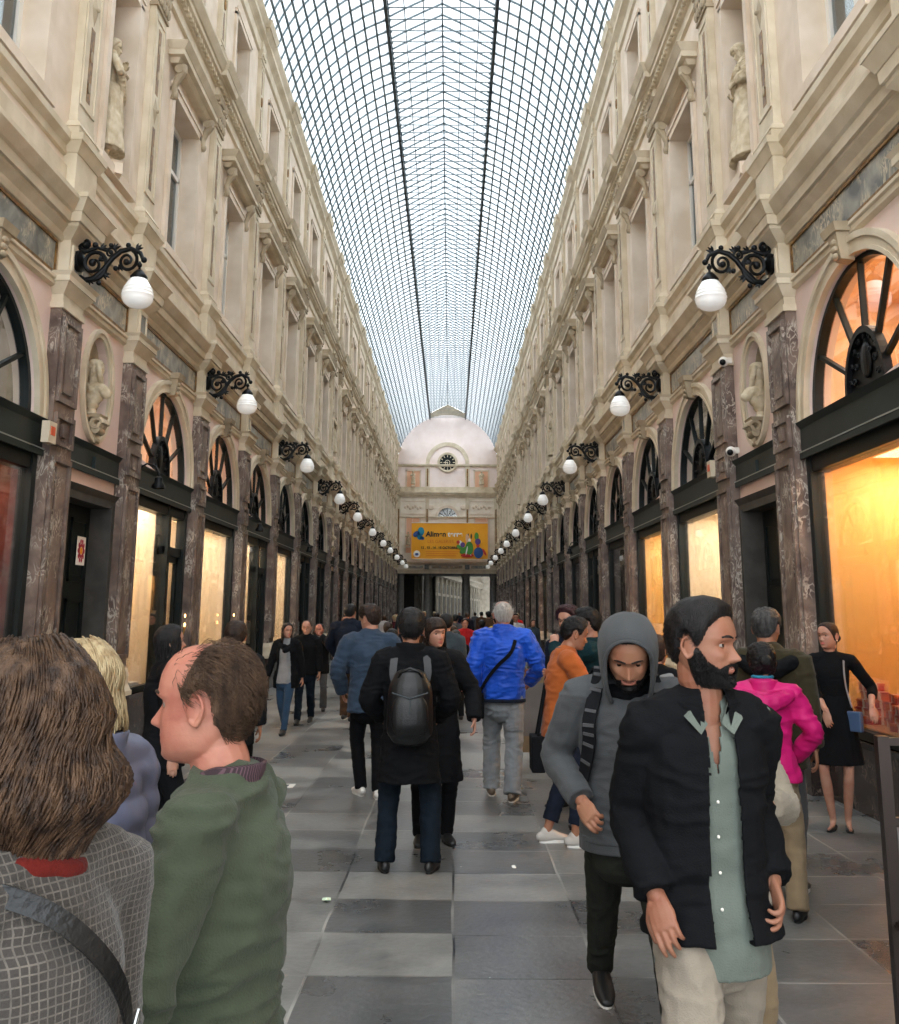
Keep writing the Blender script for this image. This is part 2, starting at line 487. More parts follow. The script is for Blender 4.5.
def hairline(style):
    # phi in degrees from the face, lowest z with hair on it
    T = {'short': [(0, .080), (25, .078), (45, .066), (62, .045), (75, .0), (84, -.012), (92, .022), (104, .028), (116, -.03), (150, -.068), (180, -.072)],
         'receding': [(0, .112), (30, .110), (48, .098), (64, .060), (76, .018), (84, -.002), (92, .022), (104, .028), (116, -.04), (150, -.078), (180, -.082)],
         'long': [(0, .080), (25, .074), (45, .055), (62, .02), (75, -.02), (84, -.05), (100, -.06), (116, -.09), (150, -.10), (180, -.10)],
         'fringe': [(0, .035), (30, .032), (48, .02), (62, .0), (75, -.03), (84, -.05), (100, -.06), (116, -.09), (150, -.10), (180, -.10)],
         'bald': [(0, .13), (60, .125), (75, .06), (84, .015), (92, .022), (104, .03), (116, -.03), (150, -.07), (180, -.075)]}[style]
    a = [t[0] for t in T]; b = [t[1] for t in T]
    return lambda phi: float(np.interp(min(abs(math.degrees(phi)), 360 - abs(math.degrees(phi))), a, b))

def hair_cap(mb, hd, style, th, tuft=.004, seed=0, back=1.0, top=1.0, nz=60, np_=72, dens=45, front=None):
    hl = hairline(style); zs, ph = hd.grid(nz, np_)
    ph = [2 * PI * k / np_ for k in range(np_)]
    vs = []; keep = []
    for z in zs:
        for p in ph:
            h = hl(p if p <= PI else 2 * PI - p)
            k = (z - h) / .022
            if front is not None and z > .035: k = min(k, (front + (.115 - z) * .42 - hd.pt(p, z, False).y) / .03)
            q = hd.pt(p, z, False)
            n = Vector((q.x / .078, q.y / .095, (z - .01) / .11)); n.normalize()
            f = max(0, min(1, k)); f = f * f * (3 - 2 * f)
            tk = th * (1 + (back - 1) * max(0, -math.cos(p)) + (top - 1) * max(0, n.z))
            w = noise.noise(Vector((q.x, q.y, q.z)) * dens + Vector((seed * 7, 0, 0))) + .5 * noise.noise(Vector((q.x, q.y, q.z)) * dens * 2.3)
            vs.append(q + n * (-.003 + (tk + .003) * f + tuft * w * f))
            keep.append(k > -.35)
    fs = []
    for i in range(nz - 1):
        for k in range(np_):
            f = (i * np_ + k, i * np_ + (k + 1) % np_, (i + 1) * np_ + (k + 1) % np_, (i + 1) * np_ + k)
            if all(keep[v] for v in f): fs.append(f)
    fs.append(tuple(range(np_))[::-1])
    mb.add(vs, fs)

def short_strands(mb, hd, style, n, length, r=.0011, seed=0, off=.004, lift=.5, comb=(0, -1, .2), front=None):
    rnd = random.Random(seed); hl = hairline(style); comb = Vector(comb).normalized()
    for _ in range(n):
        z = rnd.uniform(-.08, .1172); p = rnd.uniform(0, 2 * PI)
        h = hl(p if p <= PI else 2 * PI - p)
        if z < h + .002: continue
        if rnd.random() > ip(z, WS) / .079 and z > .05: continue
        q = hd.pt(p, z, False); nn = Vector((q.x / .078, q.y / .095, (z - .01) / .11)).normalized()
        if front is not None and z > .035 and q.y > front + (.115 - z) * .42 and rnd.random() > .10: continue
        d = comb + Vector((rnd.gauss(0, .25), rnd.gauss(0, .25), rnd.gauss(0, .25) - .5))
        d = (d - nn * d.dot(nn)).normalized()
        L_ = length * rnd.uniform(.6, 1.2); o = off * min(1, (z - h) / .02)
        mb.tube([q + nn * (o - .002), q + nn * (o + lift * .4 * L_) + d * L_ * .5, q + nn * (o + lift * .35 * L_) + d * L_], [r, r * .9, r * .25], 3, False)

def long_strands(mb, hd, n, zend, seed=0, off=.012, r=.0035, flare=.0, wav=.006, front=60, rough=.01, curl=0.0, part=.0, volume=1.0, backlean=0.0):
    rnd = random.Random(seed)
    for _ in range(n):
        p = rnd.uniform(math.radians(front), 2 * PI - math.radians(front))
        o = off * rnd.uniform(.5, 1.25); ze = zend + rnd.gauss(0, rough) + rnd.random() * .02
        pts = []; ph0 = rnd.uniform(0, 6); wl = rnd.uniform(.05, .09); top = rnd.uniform(.06, .114)
        steps = 13
        for i in range(steps):
            t = i / (steps - 1)
            z = top + (ze - top) * t
            zc = max(z, -.02)
            q = hd.pt(p, min(zc, .114), False)
            nn = Vector((q.x, q.y, 0)); nn.normalize()
            k = min(1, max(0, (.11 - z) / .09))
            b = q + nn * (o * (.35 + .65 * k) * volume)
            if z > .06: b.z = z + o * (z - .06) / .05
            else: b.z = z
            dn = max(0, -.02 - z)
            b += nn * (flare * dn + curl * math.sin(min(1, dn / .12) * PI) * .04 - curl * .05 * min(1, dn / .16) ** 2)
            b.y -= backlean * dn
            a = ph0 + z / wl * 2 * PI * .5
            b += Vector((math.cos(a) * wav, math.sin(a) * wav, 0)) * min(1, k)
            pts.append(b)
        mb.tube(pts, [r * (.5 + .5 * math.sin(PI * min(1, .25 + i / steps * .65))) for i in range(steps)], 4, True)

def hand(mb, wr, d, n, thumb, sc=1.0, curl=.5, spread=.0, pinch=0.0):
    """wr wrist, d towards the fingers, n out of the palm, thumb vector side"""
    d = Vector(d).normalized(); n = Vector(n); n = (n - d * n.dot(d)).normalized(); s = Vector(thumb); s = s - d * s.dot(d); s = (s - n * s.dot(n)).normalized()
    wr = Vector(wr)
    limb(mb, [wr - d * .02 * sc, wr + d * .02 * sc, wr + d * .055 * sc, wr + d * .085 * sc], [(.026 * sc, .018 * sc), (.033 * sc, .017 * sc), (.041 * sc, .015 * sc), (.038 * sc, .012 * sc)], side=s, n=12, res=3)
    lens = [.072, .080, .074, .060]; offs = [.030, .010, -.010, -.029]
    for i in range(4):
        c = curl * (1 + .18 * i); base = wr + d * (.082 - .004 * abs(i - 1)) * sc + s * offs[i] * sc
        dd = (d + s * (offs[i] * 4 * spread)).normalized(); pts = [base - dd * .015 * sc, base]; a = c * .35; p = base
        for j, l in enumerate((.45, .32, .25)):
            v = dd * math.cos(a) + n * math.sin(a); p = p + v * lens[i] * l * sc; pts.append(p); a += c * .75
        limb(mb, pts, [.0095 * sc, .0095 * sc, .0088 * sc, .0078 * sc, .006 * sc], n=8, res=2)
    b = wr + d * .022 * sc + s * .026 * sc
    v = (d * .75 + s * .55 + n * (.25 + .35 * curl)).normalized(); v2 = (d * .95 + s * (.15 - .3 * pinch) + n * (.3 + .5 * curl)).normalized()
    limb(mb, [b - v * .01 * sc, b + v * .034 * sc, b + v * .034 * sc + v2 * .03 * sc, b + v * .034 * sc + v2 * .052 * sc], [.013 * sc, .011 * sc, .0098 * sc, .0068 * sc], n=8, res=2)

def ik(a, b, l1, l2, hint):
    a = Vector(a); b = Vector(b); d = b - a; L_ = d.length
    if L_ > (l1 + l2) * .999: b = a + d.normalized() * (l1 + l2) * .999; d = b - a; L_ = d.length
    x = (l1 * l1 - l2 * l2 + L_ * L_) / (2 * L_); h = math.sqrt(max(l1 * l1 - x * x, 0))
    u = d.normalized(); hh = Vector(hint); hh = hh - u * hh.dot(u)
    hh = hh.normalized() if hh.length > 1e-6 else u.orthogonal().normalized()
    return a + u * x + hh * h, b

# cloth and skin
def cloth(name, c, rough=.85, c2=None, bump=.25, bscale=220, sheen=.15, scale=9, **k):
    return mat(name, c, rough, c2=c2 or tuple(q * .82 for q in c), scale=scale, bump=bump, bscale=bscale, sheen=sheen, obj=True, spec=.12, **k)
def skinm(name, c, c2=None):
    c = tuple(q * .72 for q in c); c2 = tuple(q * .72 for q in c2) if c2 else None
    m = mat(name, c, .5, c2=c2 or (c[0] * .88, c[1] * .70, c[2] * .66), spec=.35, scale=14, bump=.06, bscale=160, obj=True, ramp=(.4, .75))
    b = m.node_tree.nodes['Principled BSDF']; b.inputs['Subsurface Weight'].default_value = .08; b.inputs['Subsurface Radius'].default_value = (.01, .004, .002); b.inputs['Subsurface Scale'].default_value = .6
    return m
skinm('skin_fair', S(204, 154, 130)); skinm('skin_ruddy', S(196, 134, 112), S(176, 100, 84)); skinm('skin_olive', S(164, 114, 90)); skinm('skin_tan', S(182, 130, 102)); skinm('skin_brown', S(140, 96, 74))
mat('lip', S(178, 100, 92), .45); mat('lip_pale', S(170, 108, 92), .5); mat('eye_white', S(134, 124, 116), .5, spec=.2); mat('iris', S(30, 20, 15), .4, spec=.2); mat('teeth', S(232, 226, 214), .3)
def hairm(name, c, c2, rough=.42):
    return mat(name, tuple(q * .6 for q in c), rough, c2=tuple(q * .6 for q in c2), scale=60, bump=.4, bscale=300, obj=True, spec=.22, stretch=(1, 1, .25))
hairm('hair_black', S(20, 18, 18), S(38, 34, 34)); hairm('hair_darkbrown', S(38, 28, 24), S(66, 48, 38)); hairm('hair_brown', S(52, 37, 29), S(104, 78, 58)); hairm('hair_blond', S(176, 146, 104), S(224, 202, 160)); hairm('hair_grey', S(190, 186, 180), S(226, 222, 216)); hairm('hair_tawny', S(66, 50, 40), S(112, 86, 66)); hairm('hair_salt', S(52, 50, 50), S(96, 94, 92))

class Person:
    def __init__(s, x, y, face, label, H=1.75, female=False, lod=1, build=1.0, lean=0, side=0, head=(0, 0, 0), feet=None, hands=None, pelvis=(0, 0, 0), sit=None, hd=None, name='person', group=None, hint=None, curl=.5, twist=0, z=0.0, handdir=None, headfwd=0.0, palm=None, hscale=1.0, neckx=0.0, foot=False):
        s.H = H; s.fem = female; s.lod = lod; s.b = build; s.root = empty(name, (x, y, z), math.radians(face))
        tag(s.root, label, 'person', group)
        s.vs = {0: .0065, 1: .010, 2: .016, 3: .024}[lod]      # voxel size of cloth
        s.seed = int(abs(x * 131 + y * 17)) % 97
        s.foot = foot or name != 'person'
        P = Vector((0, 0, .532 * H)) + Vector(pelvis)
        if sit: P = Vector((0, 0, sit)) + Vector(pelvis)
        s.P = P
        s.lean = math.radians(lean); s.sidea = math.radians(side); s.tw = math.radians(twist)
        s.n = 24; s.sp = [(P + Vector((0, 0, -.09 * H)), Matrix.Identity(3))]
        s.step = .42 * H / s.n; c = P + Vector((0, 0, -.09 * H)); s.sp = []
        for i in range(s.n + 1):
            t = (i * s.step / H - .09) / .16; k = max(0, min(1, t))
            R = Matrix.Rotation(s.tw * k, 3, 'Z') @ Matrix.Rotation(-s.lean * k, 3, 'X') @ Matrix.Rotation(s.sidea * k, 3, 'Y')
            s.sp.append((c.copy(), R)); c = c + R @ Vector((0, 0, s.step))
        sw = (.098 if female else .107) * H * build; s.sw = sw
        C, R = s.at(.287); s.R = R
        s.sh = {q: C + R @ Vector((q * sw, -.005, 0)) for q in (-1, 1)}
        N_, _ = s.at(.305); s.N = N_
        hs = H / 1.75 * (1.0 if female else 1.04) * hscale; s.hs = hs
        # head: yaw about the neck, pitch forward, roll
        yaw, pit, rol = [math.radians(a) for a in head]
        HR = Matrix.Rotation(-yaw, 3, 'Z') @ Matrix.Rotation(-pit, 3, 'X') @ Matrix.Rotation(rol, 3, 'Y')
        RN = Matrix.Rotation(-s.lean * .5, 3, 'X')
        nb = N_ + RN @ Vector((0, .008 + headfwd * .4, .045 * H * .9))
        hc = nb + RN @ Matrix.Rotation(-pit * .55, 3, 'X') @ Vector((0, .018 + headfwd, .100 * hs + .012 + neckx))
        s.HM = Matrix.Translation(hc) @ (HR.to_4x4()) @ Matrix.Scale(hs, 4)
        s.hc = hc; s.nb = nb; s.hd = hd or Head(female=female)
        # legs
        feet = feet or {-1: (-.10, .0, 0, 12, 0), 1: (.10, .02, 0, -12, 0)}
        s.feet = feet; s.leg = {}
        for q in (-1, 1):
            fx, fy, fz, fa, fp = feet[q]
            hip = P + Vector((q * .052 * H, 0, -.005 * H))
            an = Vector((fx, fy, fz + .048 * H))
            if fp: an += Vector((0, 0, .0))
            hv = (hint or {}).get(q) or (Matrix.Rotation(math.radians(fa), 3, 'Z') @ Vector((q * .05, 1, 0)))
            kn, an2 = ik(hip, an, .248 * H, .246 * H, hv)
            s.leg[q] = (hip, kn, an2, fa, fp)
        hands = hands or {}
        s.arm = {}
        for q in (-1, 1):
            S_ = s.sh[q]
            t = hands.get(q)
            if t is None: t = ((q * (sw / H + .035) * H, .02, .50 * H), (q * .4, -1, 0))
            tgt, hv = Vector(t[0]), t[1]
            el, wr = ik(S_, tgt, .170 * H, .152 * H, hv)
            s.arm[q] = (S_, el, wr)
        s.curl = curl; s.handdir = handdir or {}; s.palm = palm or {}
    def at(s, h):
        f = (h + .09) * s.H / s.step; i = max(0, min(s.n - 1, int(f))); c, R = s.sp[i]
        return c + R @ Vector((0, 0, (f - i) * s.step)), R
    # torso half sizes at height h (fractions of H above the pelvis)
    def tw_(s, h, t=0):
        if s.fem: T = [(-.10, .088, .066), (-.04, .100, .070), (0, .098, .066), (.05, .084, .058), (.10, .072, .053), (.16, .078, .060), (.21, .084, .068), (.25, .083, .058), (.285, .070, .044), (.31, .036, .036)]
        else: T = [(-.10, .086, .062), (-.04, .093, .066), (0, .092, .064), (.05, .088, .062), (.10, .086, .060), (.16, .094, .066), (.21, .100, .070), (.25, .100, .064), (.285, .082, .050), (.31, .040, .040)]
        a = [q[0] for q in T]
        return (float(np.interp(h, a, [q[1] for q in T])) * s.H * s.b + t, float(np.interp(h, a, [q[2] for q in T])) * s.H * s.b + t)
    def tpt(s, ang, h, off=0.0):
        """point on the torso: ang degrees from the front to the right"""
        c, R = s.at(h); w, d = s.tw_(h, off); a = math.radians(ang)
        return c + R @ Vector((w * math.sin(a), d * math.cos(a), 0))
    def tout(s, ang, h):
        c, R = s.at(h); a = math.radians(ang); return R @ Vector((math.sin(a) * .8, math.cos(a), 0))
    def torso(s, mb, h0, h1, t, flare=0, n=20, belly=0, flat=False):
        hs = [h0 + (h1 - h0) * i / 9 for i in range(10)]
        pts = []; rad = []
        for h in hs:
            c, R = s.at(max(h, -.09)); w, d = s.tw_(h, t)
            if h < -.09: c = c + Vector((0, 0, (h + .09) * s.H))
            k = max(0, (.02 - h)) * flare * s.H
            if belly: c = c + R @ Vector((0, belly * .5 * math.exp(-((h - .09) / .07) ** 2), 0)); d += belly * .5 * math.exp(-((h - .09) / .07) ** 2)
            pts.append(c); rad.append((w + k, d + k))
        limb(mb, pts, rad, side=s.R @ Vector((1, 0, 0)), n=n, res=2, cap0=not flat)
    def sleeve(s, mb, q, t, frac=1.0, cuff=.0, rf=1.0):
        S_, E, W = s.arm[q]; H = s.H
        k = (.86 if s.fem else 1.0) * rf
        inn = S_ + s.R @ Vector((-q * .05 * H * .6, 0, -.012 * H))
        if frac >= .99: pts = [inn, S_, S_.lerp(E, .5), E, E.lerp(W, .5), W.lerp(E, .04)]; r = [.052, .050, .044, .038, .033, .027]
        elif frac > .5:
            f = (frac - .5) * 2; pts = [inn, S_, S_.lerp(E, .5), E, E.lerp(W, f)]; r = [.052, .050, .044, .038, .038 - .010 * f]
        else: pts = [inn, S_, S_.lerp(E, frac), S_.lerp(E, frac * 2)]; r = [.050, .049, .045, .043]
        rad = [x * H * .60 * k + t for x in r]
        limb(mb, pts, rad, n=14, res=3, cap1=False)
    def body(s, skin, shirtless=False, lips=True, legs=True, brows='hair_black', fine_hands=True, gaze=0):
        H = s.H; hd = s.hd
        mb = MB()
        s.torso(mb, -.09, .30, -.012)
        for q in (-1, 1):
            S_, E, W = s.arm[q]; k = .86 if s.fem else 1.0
            limb(mb, [S_ + s.R @ Vector((-q * .04 * H, 0, 0)), S_, S_.lerp(E, .5), E, E.lerp(W, .4), W], [x * H * k for x in (.028, .030, .027, .023, .022, .0155)], n=12, res=3)
            hp, K, A, fa, fp = s.leg[q]
            limb(mb, [hp, hp.lerp(K, .5), K, K.lerp(A, .35), A], [x * H * k for x in (.050, .043, .030, .031, .019)], n=12, res=3)
            toe = Matrix.Rotation(math.radians(fa), 3, 'Z') @ Vector((0, 1, 0))
            if not s.foot: continue
            limb(mb, [A, A + toe * .02 * H + Vector((0, 0, -.028 * H)), A + toe * .09 * H + Vector((0, 0, -.034 * H))], [.017 * H, .013 * H, .008 * H], n=10, res=2)
        me1 = vox_mesh(mb, max(.010, s.vs), 3)
        fv = {0: .0028, 1: .004, 2: .007, 3: .012}[s.lod]
        mb = MB(); hm = MB()
        hd.mesh(hm, 64 if s.lod < 2 else 32, 72 if s.lod < 2 else 36)
        for q in (-1, 1):      # ears
            c = Vector((q * .077, -.006, -.008))
            hm.ball((c.x + q * .002, c.y, c.z), (.008, .019, .029), 10, 8)
            limb(hm, [c + Vector((q * .004, .010, -.02)), c + Vector((q * .008, -.004, -.029)), c + Vector((q * .013, -.017, -.008)), c + Vector((q * .014, -.018, .014)), c + Vector((q * .009, -.004, .030)), c + Vector((q * .003, .010, .020))], [.005, .006, .004, .004, .004, .003], n=6, res=2)
        hv = [s.HM @ Vector(v) for v in hm.v]
        mb.add(hv, hm.f)
        nr = (.047 if s.fem else .058) * s.hs
        up = s.HM @ Vector((0, -.022, -.05)); mid = s.HM @ Vector((0, -.020, -.095))
        limb(mb, [s.N + Vector((0, -.005, -.04)), s.nb, mid, up], [nr * 1.15, nr * 1.02, nr * .98, nr * .95], n=16, res=3)
        me2 = vox_mesh(mb, fv, 1 if s.lod == 0 else 2)
        hm_ = MB()
        for q in (-1, 1):
            S_, E, W = s.arm[q]
            d = s.handdir.get(q) or (W - E)
            pn = s.palm.get(q) or Vector((-q, 0, 0))
            th = Vector(d).normalized().cross(Vector(pn)) * (1 if q < 0 else -1)
            # thumb: forward for a hanging arm
            if th.dot(Vector((0, 1, .3))) < 0 and not s.palm.get(q): th = -th
            hand(hm_, W, d, pn, th, H / 1.75 * (.9 if s.fem else 1.0), s.curl if not isinstance(s.curl, dict) else s.curl[q])
        me3 = vox_mesh(hm_, fv * 1.05 if s.lod else .0032, 1)
        ms = [(me1, 0), (me2, 0), (me3, 0)]
        if s.lod <= 1:      # lids
            lm = MB()
            for q in (-1, 1):
                ez = hd.pt(0, .002).y; e = s.eyec(q)
                for lo, hi in ((16, 88), (-88, -24)):
                    vs = []; n, m_ = 12, 5
                    for i in range(m_ + 1):
                        b = math.radians(lo + (hi - lo) * i / m_)
                        for k in range(n + 1):
                            a = math.radians(-88 + 176 * k / n)
                            vs.append(s.HM @ (e + Vector((math.sin(a) * math.cos(b), math.cos(a) * math.cos(b), math.sin(b))) * .0142))
                    lm.add(vs, [(i * (n + 1) + k, i * (n + 1) + k + 1, (i + 1) * (n + 1) + k + 1, (i + 1) * (n + 1) + k) for i in range(m_) for k in range(n)])
            mm = bpy.data.meshes.new('lid'); mm.from_pydata(lm.v, [], lm.f); ms.append((mm, 0))
        me, mi = join_meshes(ms)
        inv = s.HM.inverted(); k0 = len(me1.polygons); k1 = k0 + len(me2.polygons)
        if lips and s.lod <= 1:
            for i in range(k0, k1):
                c = inv @ me.polygons[i].center
                zz = c.z - hd.smile * .006 * (c.x / .025) ** 2
                mx = .024 + .006 * hd.smile
                if c.y > .075 and abs(c.x) < mx and -.079 < zz < -.056 + .0 * c.x:
                    if abs(zz + .0665) < .0115 * math.sqrt(max(0, 1 - (c.x / mx) ** 2)): mi[i] = 1
        o = link(me, 'body', [MT[skin], MT['lip' if s.fem else 'lip_pale']], s.root)
        me.polygons.foreach_set('material_index', mi)
        s.bodyo = o
        if s.lod <= 1:
            for q in (-1, 1):
                e = s.eyec(q); n, m_ = 20, 14; vs = []; fs = []; mis = []
                g = math.radians(gaze)
                for i in range(m_ + 1):      # pole faces forward
                    b = PI * i / m_
                    for k in range(n):
                        a = 2 * PI * k / n
                        p = Vector((math.sin(b) * math.cos(a), math.cos(b), math.sin(b) * math.sin(a))) * .0128
                        p = Matrix.Rotation(-g, 3, 'Z') @ p
                        vs.append(s.HM @ (e + p))
                for i in range(m_):
                    for k in range(n):
                        fs.append((i * n + k, i * n + (k + 1) % n, (i + 1) * n + (k + 1) % n, (i + 1) * n + k)); mis.append(1 if i < 3 else 0)
                me_ = bpy.data.meshes.new('eye'); me_.from_pydata([tuple(v) for v in vs], [], fs)
                oo = link(me_, 'eye', [MT['eye_white'], MT['iris']], s.root); me_.polygons.foreach_set('material_index', mis)
                mb = MB(); bw = []
                for i in range(7):
                    t = i / 6; x = .012 + .036 * t; z = .0235 + .006 * math.sin(t * 2.4) - .003 * t
                    ph = math.asin(min(.98, (x / ip(z, WS)) ** 1.125)); p = hd.pt(ph, z); p.x = x; bw.append(s.HM @ Vector((q * x, p.y + .001, z)))
                limb(mb, bw, [(.0025 * s.hs, .0035 * s.hs if not s.fem else .002)] * 2 + [(.003 * s.hs, .0045 * s.hs if not s.fem else .0024)] * 3 + [(.002, .003)] * 2, n=6, res=2)
                mb.build('eyebrow', MT[brows], s.root, smooth=True)
        return o
    def eyec(s, q):
        hd = s.hd; x = .032; ph = math.asin((x / ip(.002, WS)) ** 1.125)
        return Vector((q * x, hd.pt(ph, .002).y - .0060, .002))
    def part(s, mb, name, m, amp=.0, sc=(7, 7, 16), size=None, smooth=4, cut=None, parent=None, solid=0, fine=.35):
        me = vox_mesh(mb, size or s.vs, smooth)
        if amp: wrinkle(me, amp, sc, s.seed + len(name), fine)
        if cut:
            bm = bmesh.new(); bm.from_mesh(me)
            bmesh.ops.delete(bm, geom=[f for f in bm.faces if cut(f.calc_center_median())], context='FACES')
            bm.to_mesh(me); bm.free()
        o = link(me, name, MT[m] if isinstance(m, str) else m, parent or s.root)
        if solid:
            md = o.modifiers.new('thick', 'SOLIDIFY'); md.thickness = solid; md.offset = -1
        return o
    def top(s, m, name='jacket', t=.016, hem=-.05, neck=.300, sleeve=1.0, flare=.1, amp=.006, open_=None, collar=None, rf=1.0, belly=0, cut=None, solid=0):
        mb = MB(); s.torso(mb, hem, neck, t, flare, belly=belly, flat=True)
        C, R = s.at(.288)
        limb(mb, [s.sh[-1] + R @ Vector((.03, 0, .0)), C + R @ Vector((0, 0, .012)), s.sh[1] + R @ Vector((-.03, 0, .0))], [.030 * s.H * .9 + t, .034 * s.H + t, .030 * s.H * .9 + t], n=14, res=3)
        for q in (-1, 1): s.sleeve(mb, q, t * .9, sleeve, rf=rf)
        N_, up = s.N, (s.hc - s.nb).normalized()
        def cutf(c):
            if open_:
                c0, R0 = s.at(0); rel = R.transposed() @ (c - C)
                z = rel.z / s.H      # 0 at the shoulders, about -.33 at the hem
                if rel.y > .0 and open_(rel.x, z, rel.y): return True
            if cut and cut(c): return True
            return False
        o = s.part(mb, name, m, amp, cut=cutf if (open_ or cut) else None, solid=solid or (.007 if open_ else 0))
        if collar:
            mb = MB(); r, h, th = collar
            n = 28; vs = []; fs = []
            g0 = math.radians(22 if open_ else 8)
            for j, (rr, hh) in enumerate(((r * .98, -.01), (r, h * .5), (r * 1.05, h), (r * 1.05 + th, h - .003), (r + th, h * .5), (r * 1.08 + th, -.02))):
                for k in range(n + 1):
                    a = g0 + (2 * PI - 2 * g0) * k / n
                    base = s.N + (s.R @ Vector((rr * math.sin(a), rr * 1.02 * math.cos(a) - .002, hh + .018 - .03 * max(0, math.cos(a)))))
                    vs.append(base)
            for j in range(5):
                for k in range(n): fs.append((j * (n + 1) + k, j * (n + 1) + k + 1, (j + 1) * (n + 1) + k + 1, (j + 1) * (n + 1) + k))
            mb.add(vs, fs); co = mb.build('collar', MT[m] if isinstance(m, str) else m, o, smooth=True)
        return o
    def cuffs(s, m, o, w=.05, t=.012, name='cuff'):
        for q in (-1, 1):
            S_, E, W = s.arm[q]; d = (W - E).normalized(); mb = MB()
            r = .027 * s.H * .6 + t
            limb(mb, [W - d * (w + .012), W - d * .012], [r, r * .95], n=14, res=2, cap0=False, cap1=False)
            s.part(mb, name, m, .0015, parent=o, size=min(s.vs, .008))
    def hemband(s, m, o, h, t, w=.05, name='waistband', flare=.1):
        mb = MB(); pts = []; rad = []
        for k in (0, 1):
            hh = h + k * w / s.H; c, R = s.at(max(hh, -.09)); a, d = s.tw_(hh, t); f = max(0, .02 - hh) * flare * s.H
            if hh < -.09: c = c + Vector((0, 0, (hh + .09) * s.H))
            pts.append(c); rad.append((a + f, d + f))
        limb(mb, pts, rad, side=s.R @ Vector((1, 0, 0)), n=20, res=2, cap0=False, cap1=False)
        s.part(mb, name, m, .002, parent=o, size=min(s.vs, .012))
    def pants(s, m, name='trousers', t=.010, ankle=.034, knee=.040, thigh=.056, amp=.006, length=1.0, sc=(8, 8, 13), top_=.03):
        mb = MB(); H = s.H
        s.torso(mb, -.085, top_, t)
        for q in (-1, 1):
            hp, K, A, fa, fp = s.leg[q]
            hp2 = hp + Vector((-q * .004 * H, 0, .0))
            if length > .6:
                e = K.lerp(A, (length - .5) * 2) if length < 1 else A + (A - K).normalized() * .012 * H
                pts = [hp2 + Vector((0, 0, .02 * H)), hp2, hp2.lerp(K, .5), K, K.lerp(e, .45), e]; r = [thigh * .96, thigh, (thigh + knee) * .52, knee, (knee + ankle) * .5, ankle]
            else:
                e = hp2.lerp(K, length * 2); pts = [hp2 + Vector((0, 0, .02 * H)), hp2, hp2.lerp(e, .5), e]; r = [thigh * .96, thigh, thigh * .95, thigh * .9]
            limb(mb, pts, [x * H * (.98 if not s.fem else .94) + t * .4 for x in r], n=14, res=3, cap1=False)
        return s.part(mb, name, m, amp, sc, fine=.5)
    def skirt(s, m, name='skirt', hem=.30, t=.012, flare=.35, amp=.005, top_=.10, w=None):
        """skirt part from the waist down to hem*H above the floor"""
        mb = MB(); H = s.H; P = s.P; pts = []; rad = []
        zt = P.z + top_ * H; zb = hem * H; n = 8
        for i in range(n):
            z = zb + (zt - zb) * i / (n - 1); h = (z - P.z) / H
            a, d = s.tw_(max(h, -.06), t); k = max(0, -.04 - h) * flare * H
            c = s.at(h)[0] if h > -.09 else P + Vector((0, 0, z - P.z))
            pts.append(c); rad.append((a + k, d + k * 1.1 + .01))
        limb(mb, pts, rad, side=(1, 0, 0), n=20, res=2, cap0=False)
        return s.part(mb, name, m, amp, (11, 11, 3))
    def shoes(s, m, sole='sole_dark', name='shoe', style='shoe', lift=.0, parts=True):
        H = s.H
        for q in (-1, 1):
            hp, K, A, fa, fp = s.leg[q]; k = H / 1.75 * (.9 if s.fem else 1)
            base = Vector((A.x, A.y, A.z - .048 * H))
            Rf = Matrix.Rotation(math.radians(fa), 3, 'Z') @ Matrix.Rotation(math.radians(-fp), 3, 'X')
            piv = Vector((0, .10 * k, 0)) if fp > 0 else Vector((0, 0, 0))
            f = lambda y, z, x=0: base + Rf @ (Vector((x, y * k, z * k)) - piv * 0) 
            if fp > 0:   # heel raised: the ankle is where the leg put it, turn about the ankle
                an = Vector((0, 0, .048 * H)); f = lambda y, z, x=0: A + Rf @ (Vector((x, y * k, z * k)) - an)
            if fp < 0:
                an = Vector((0, 0, .048 * H)); f = lambda y, z, x=0: A + Rf @ (Vector((x, y * k, z * k)) - an)
            mb = MB()
            X = Rf @ Vector((1, 0, 0))
            if style == 'flat':
                limb(mb, [f(-.045, .022), f(-.02, .020), f(.06, .020), f(.12, .018), f(.165, .014)], [(.028 * k, .020 * k), (.030 * k, .018 * k), (.036 * k, .016 * k), (.038 * k, .015 * k), (.024 * k, .010 * k)], side=X, n=12, res=3)
            else:
                limb(mb, [f(-.060, .045), f(-.03, .045), f(.03, .050), f(.09, .040), f(.15, .032), f(.195, .025)], [(.032 * k, .038 * k), (.038 * k, .046 * k), (.042 * k, .054 * k), (.046 * k, .038 * k), (.045 * k, .026 * k), (.032 * k, .018 * k)], side=X, n=14, res=3)
                hgt = .15 if style == 'boot' else .085
                limb(mb, [f(-.012, .04), f(-.012, hgt)], [(.036 * k, .042 * k), (.035 * k, .040 * k)], side=X, n=14, res=2)
            o = s.part(mb, name, m, .001, size=min(s.vs, .008), smooth=2)
            co = get_co(o.data); nz = Rf @ Vector((0, 0, 1)); b0 = f(0, .006)
            dd = (co - np.array(b0)) @ np.array(nz); co -= np.minimum(dd, 0)[:, None] * np.array(nz)[None]
            set_co(o.data, co)
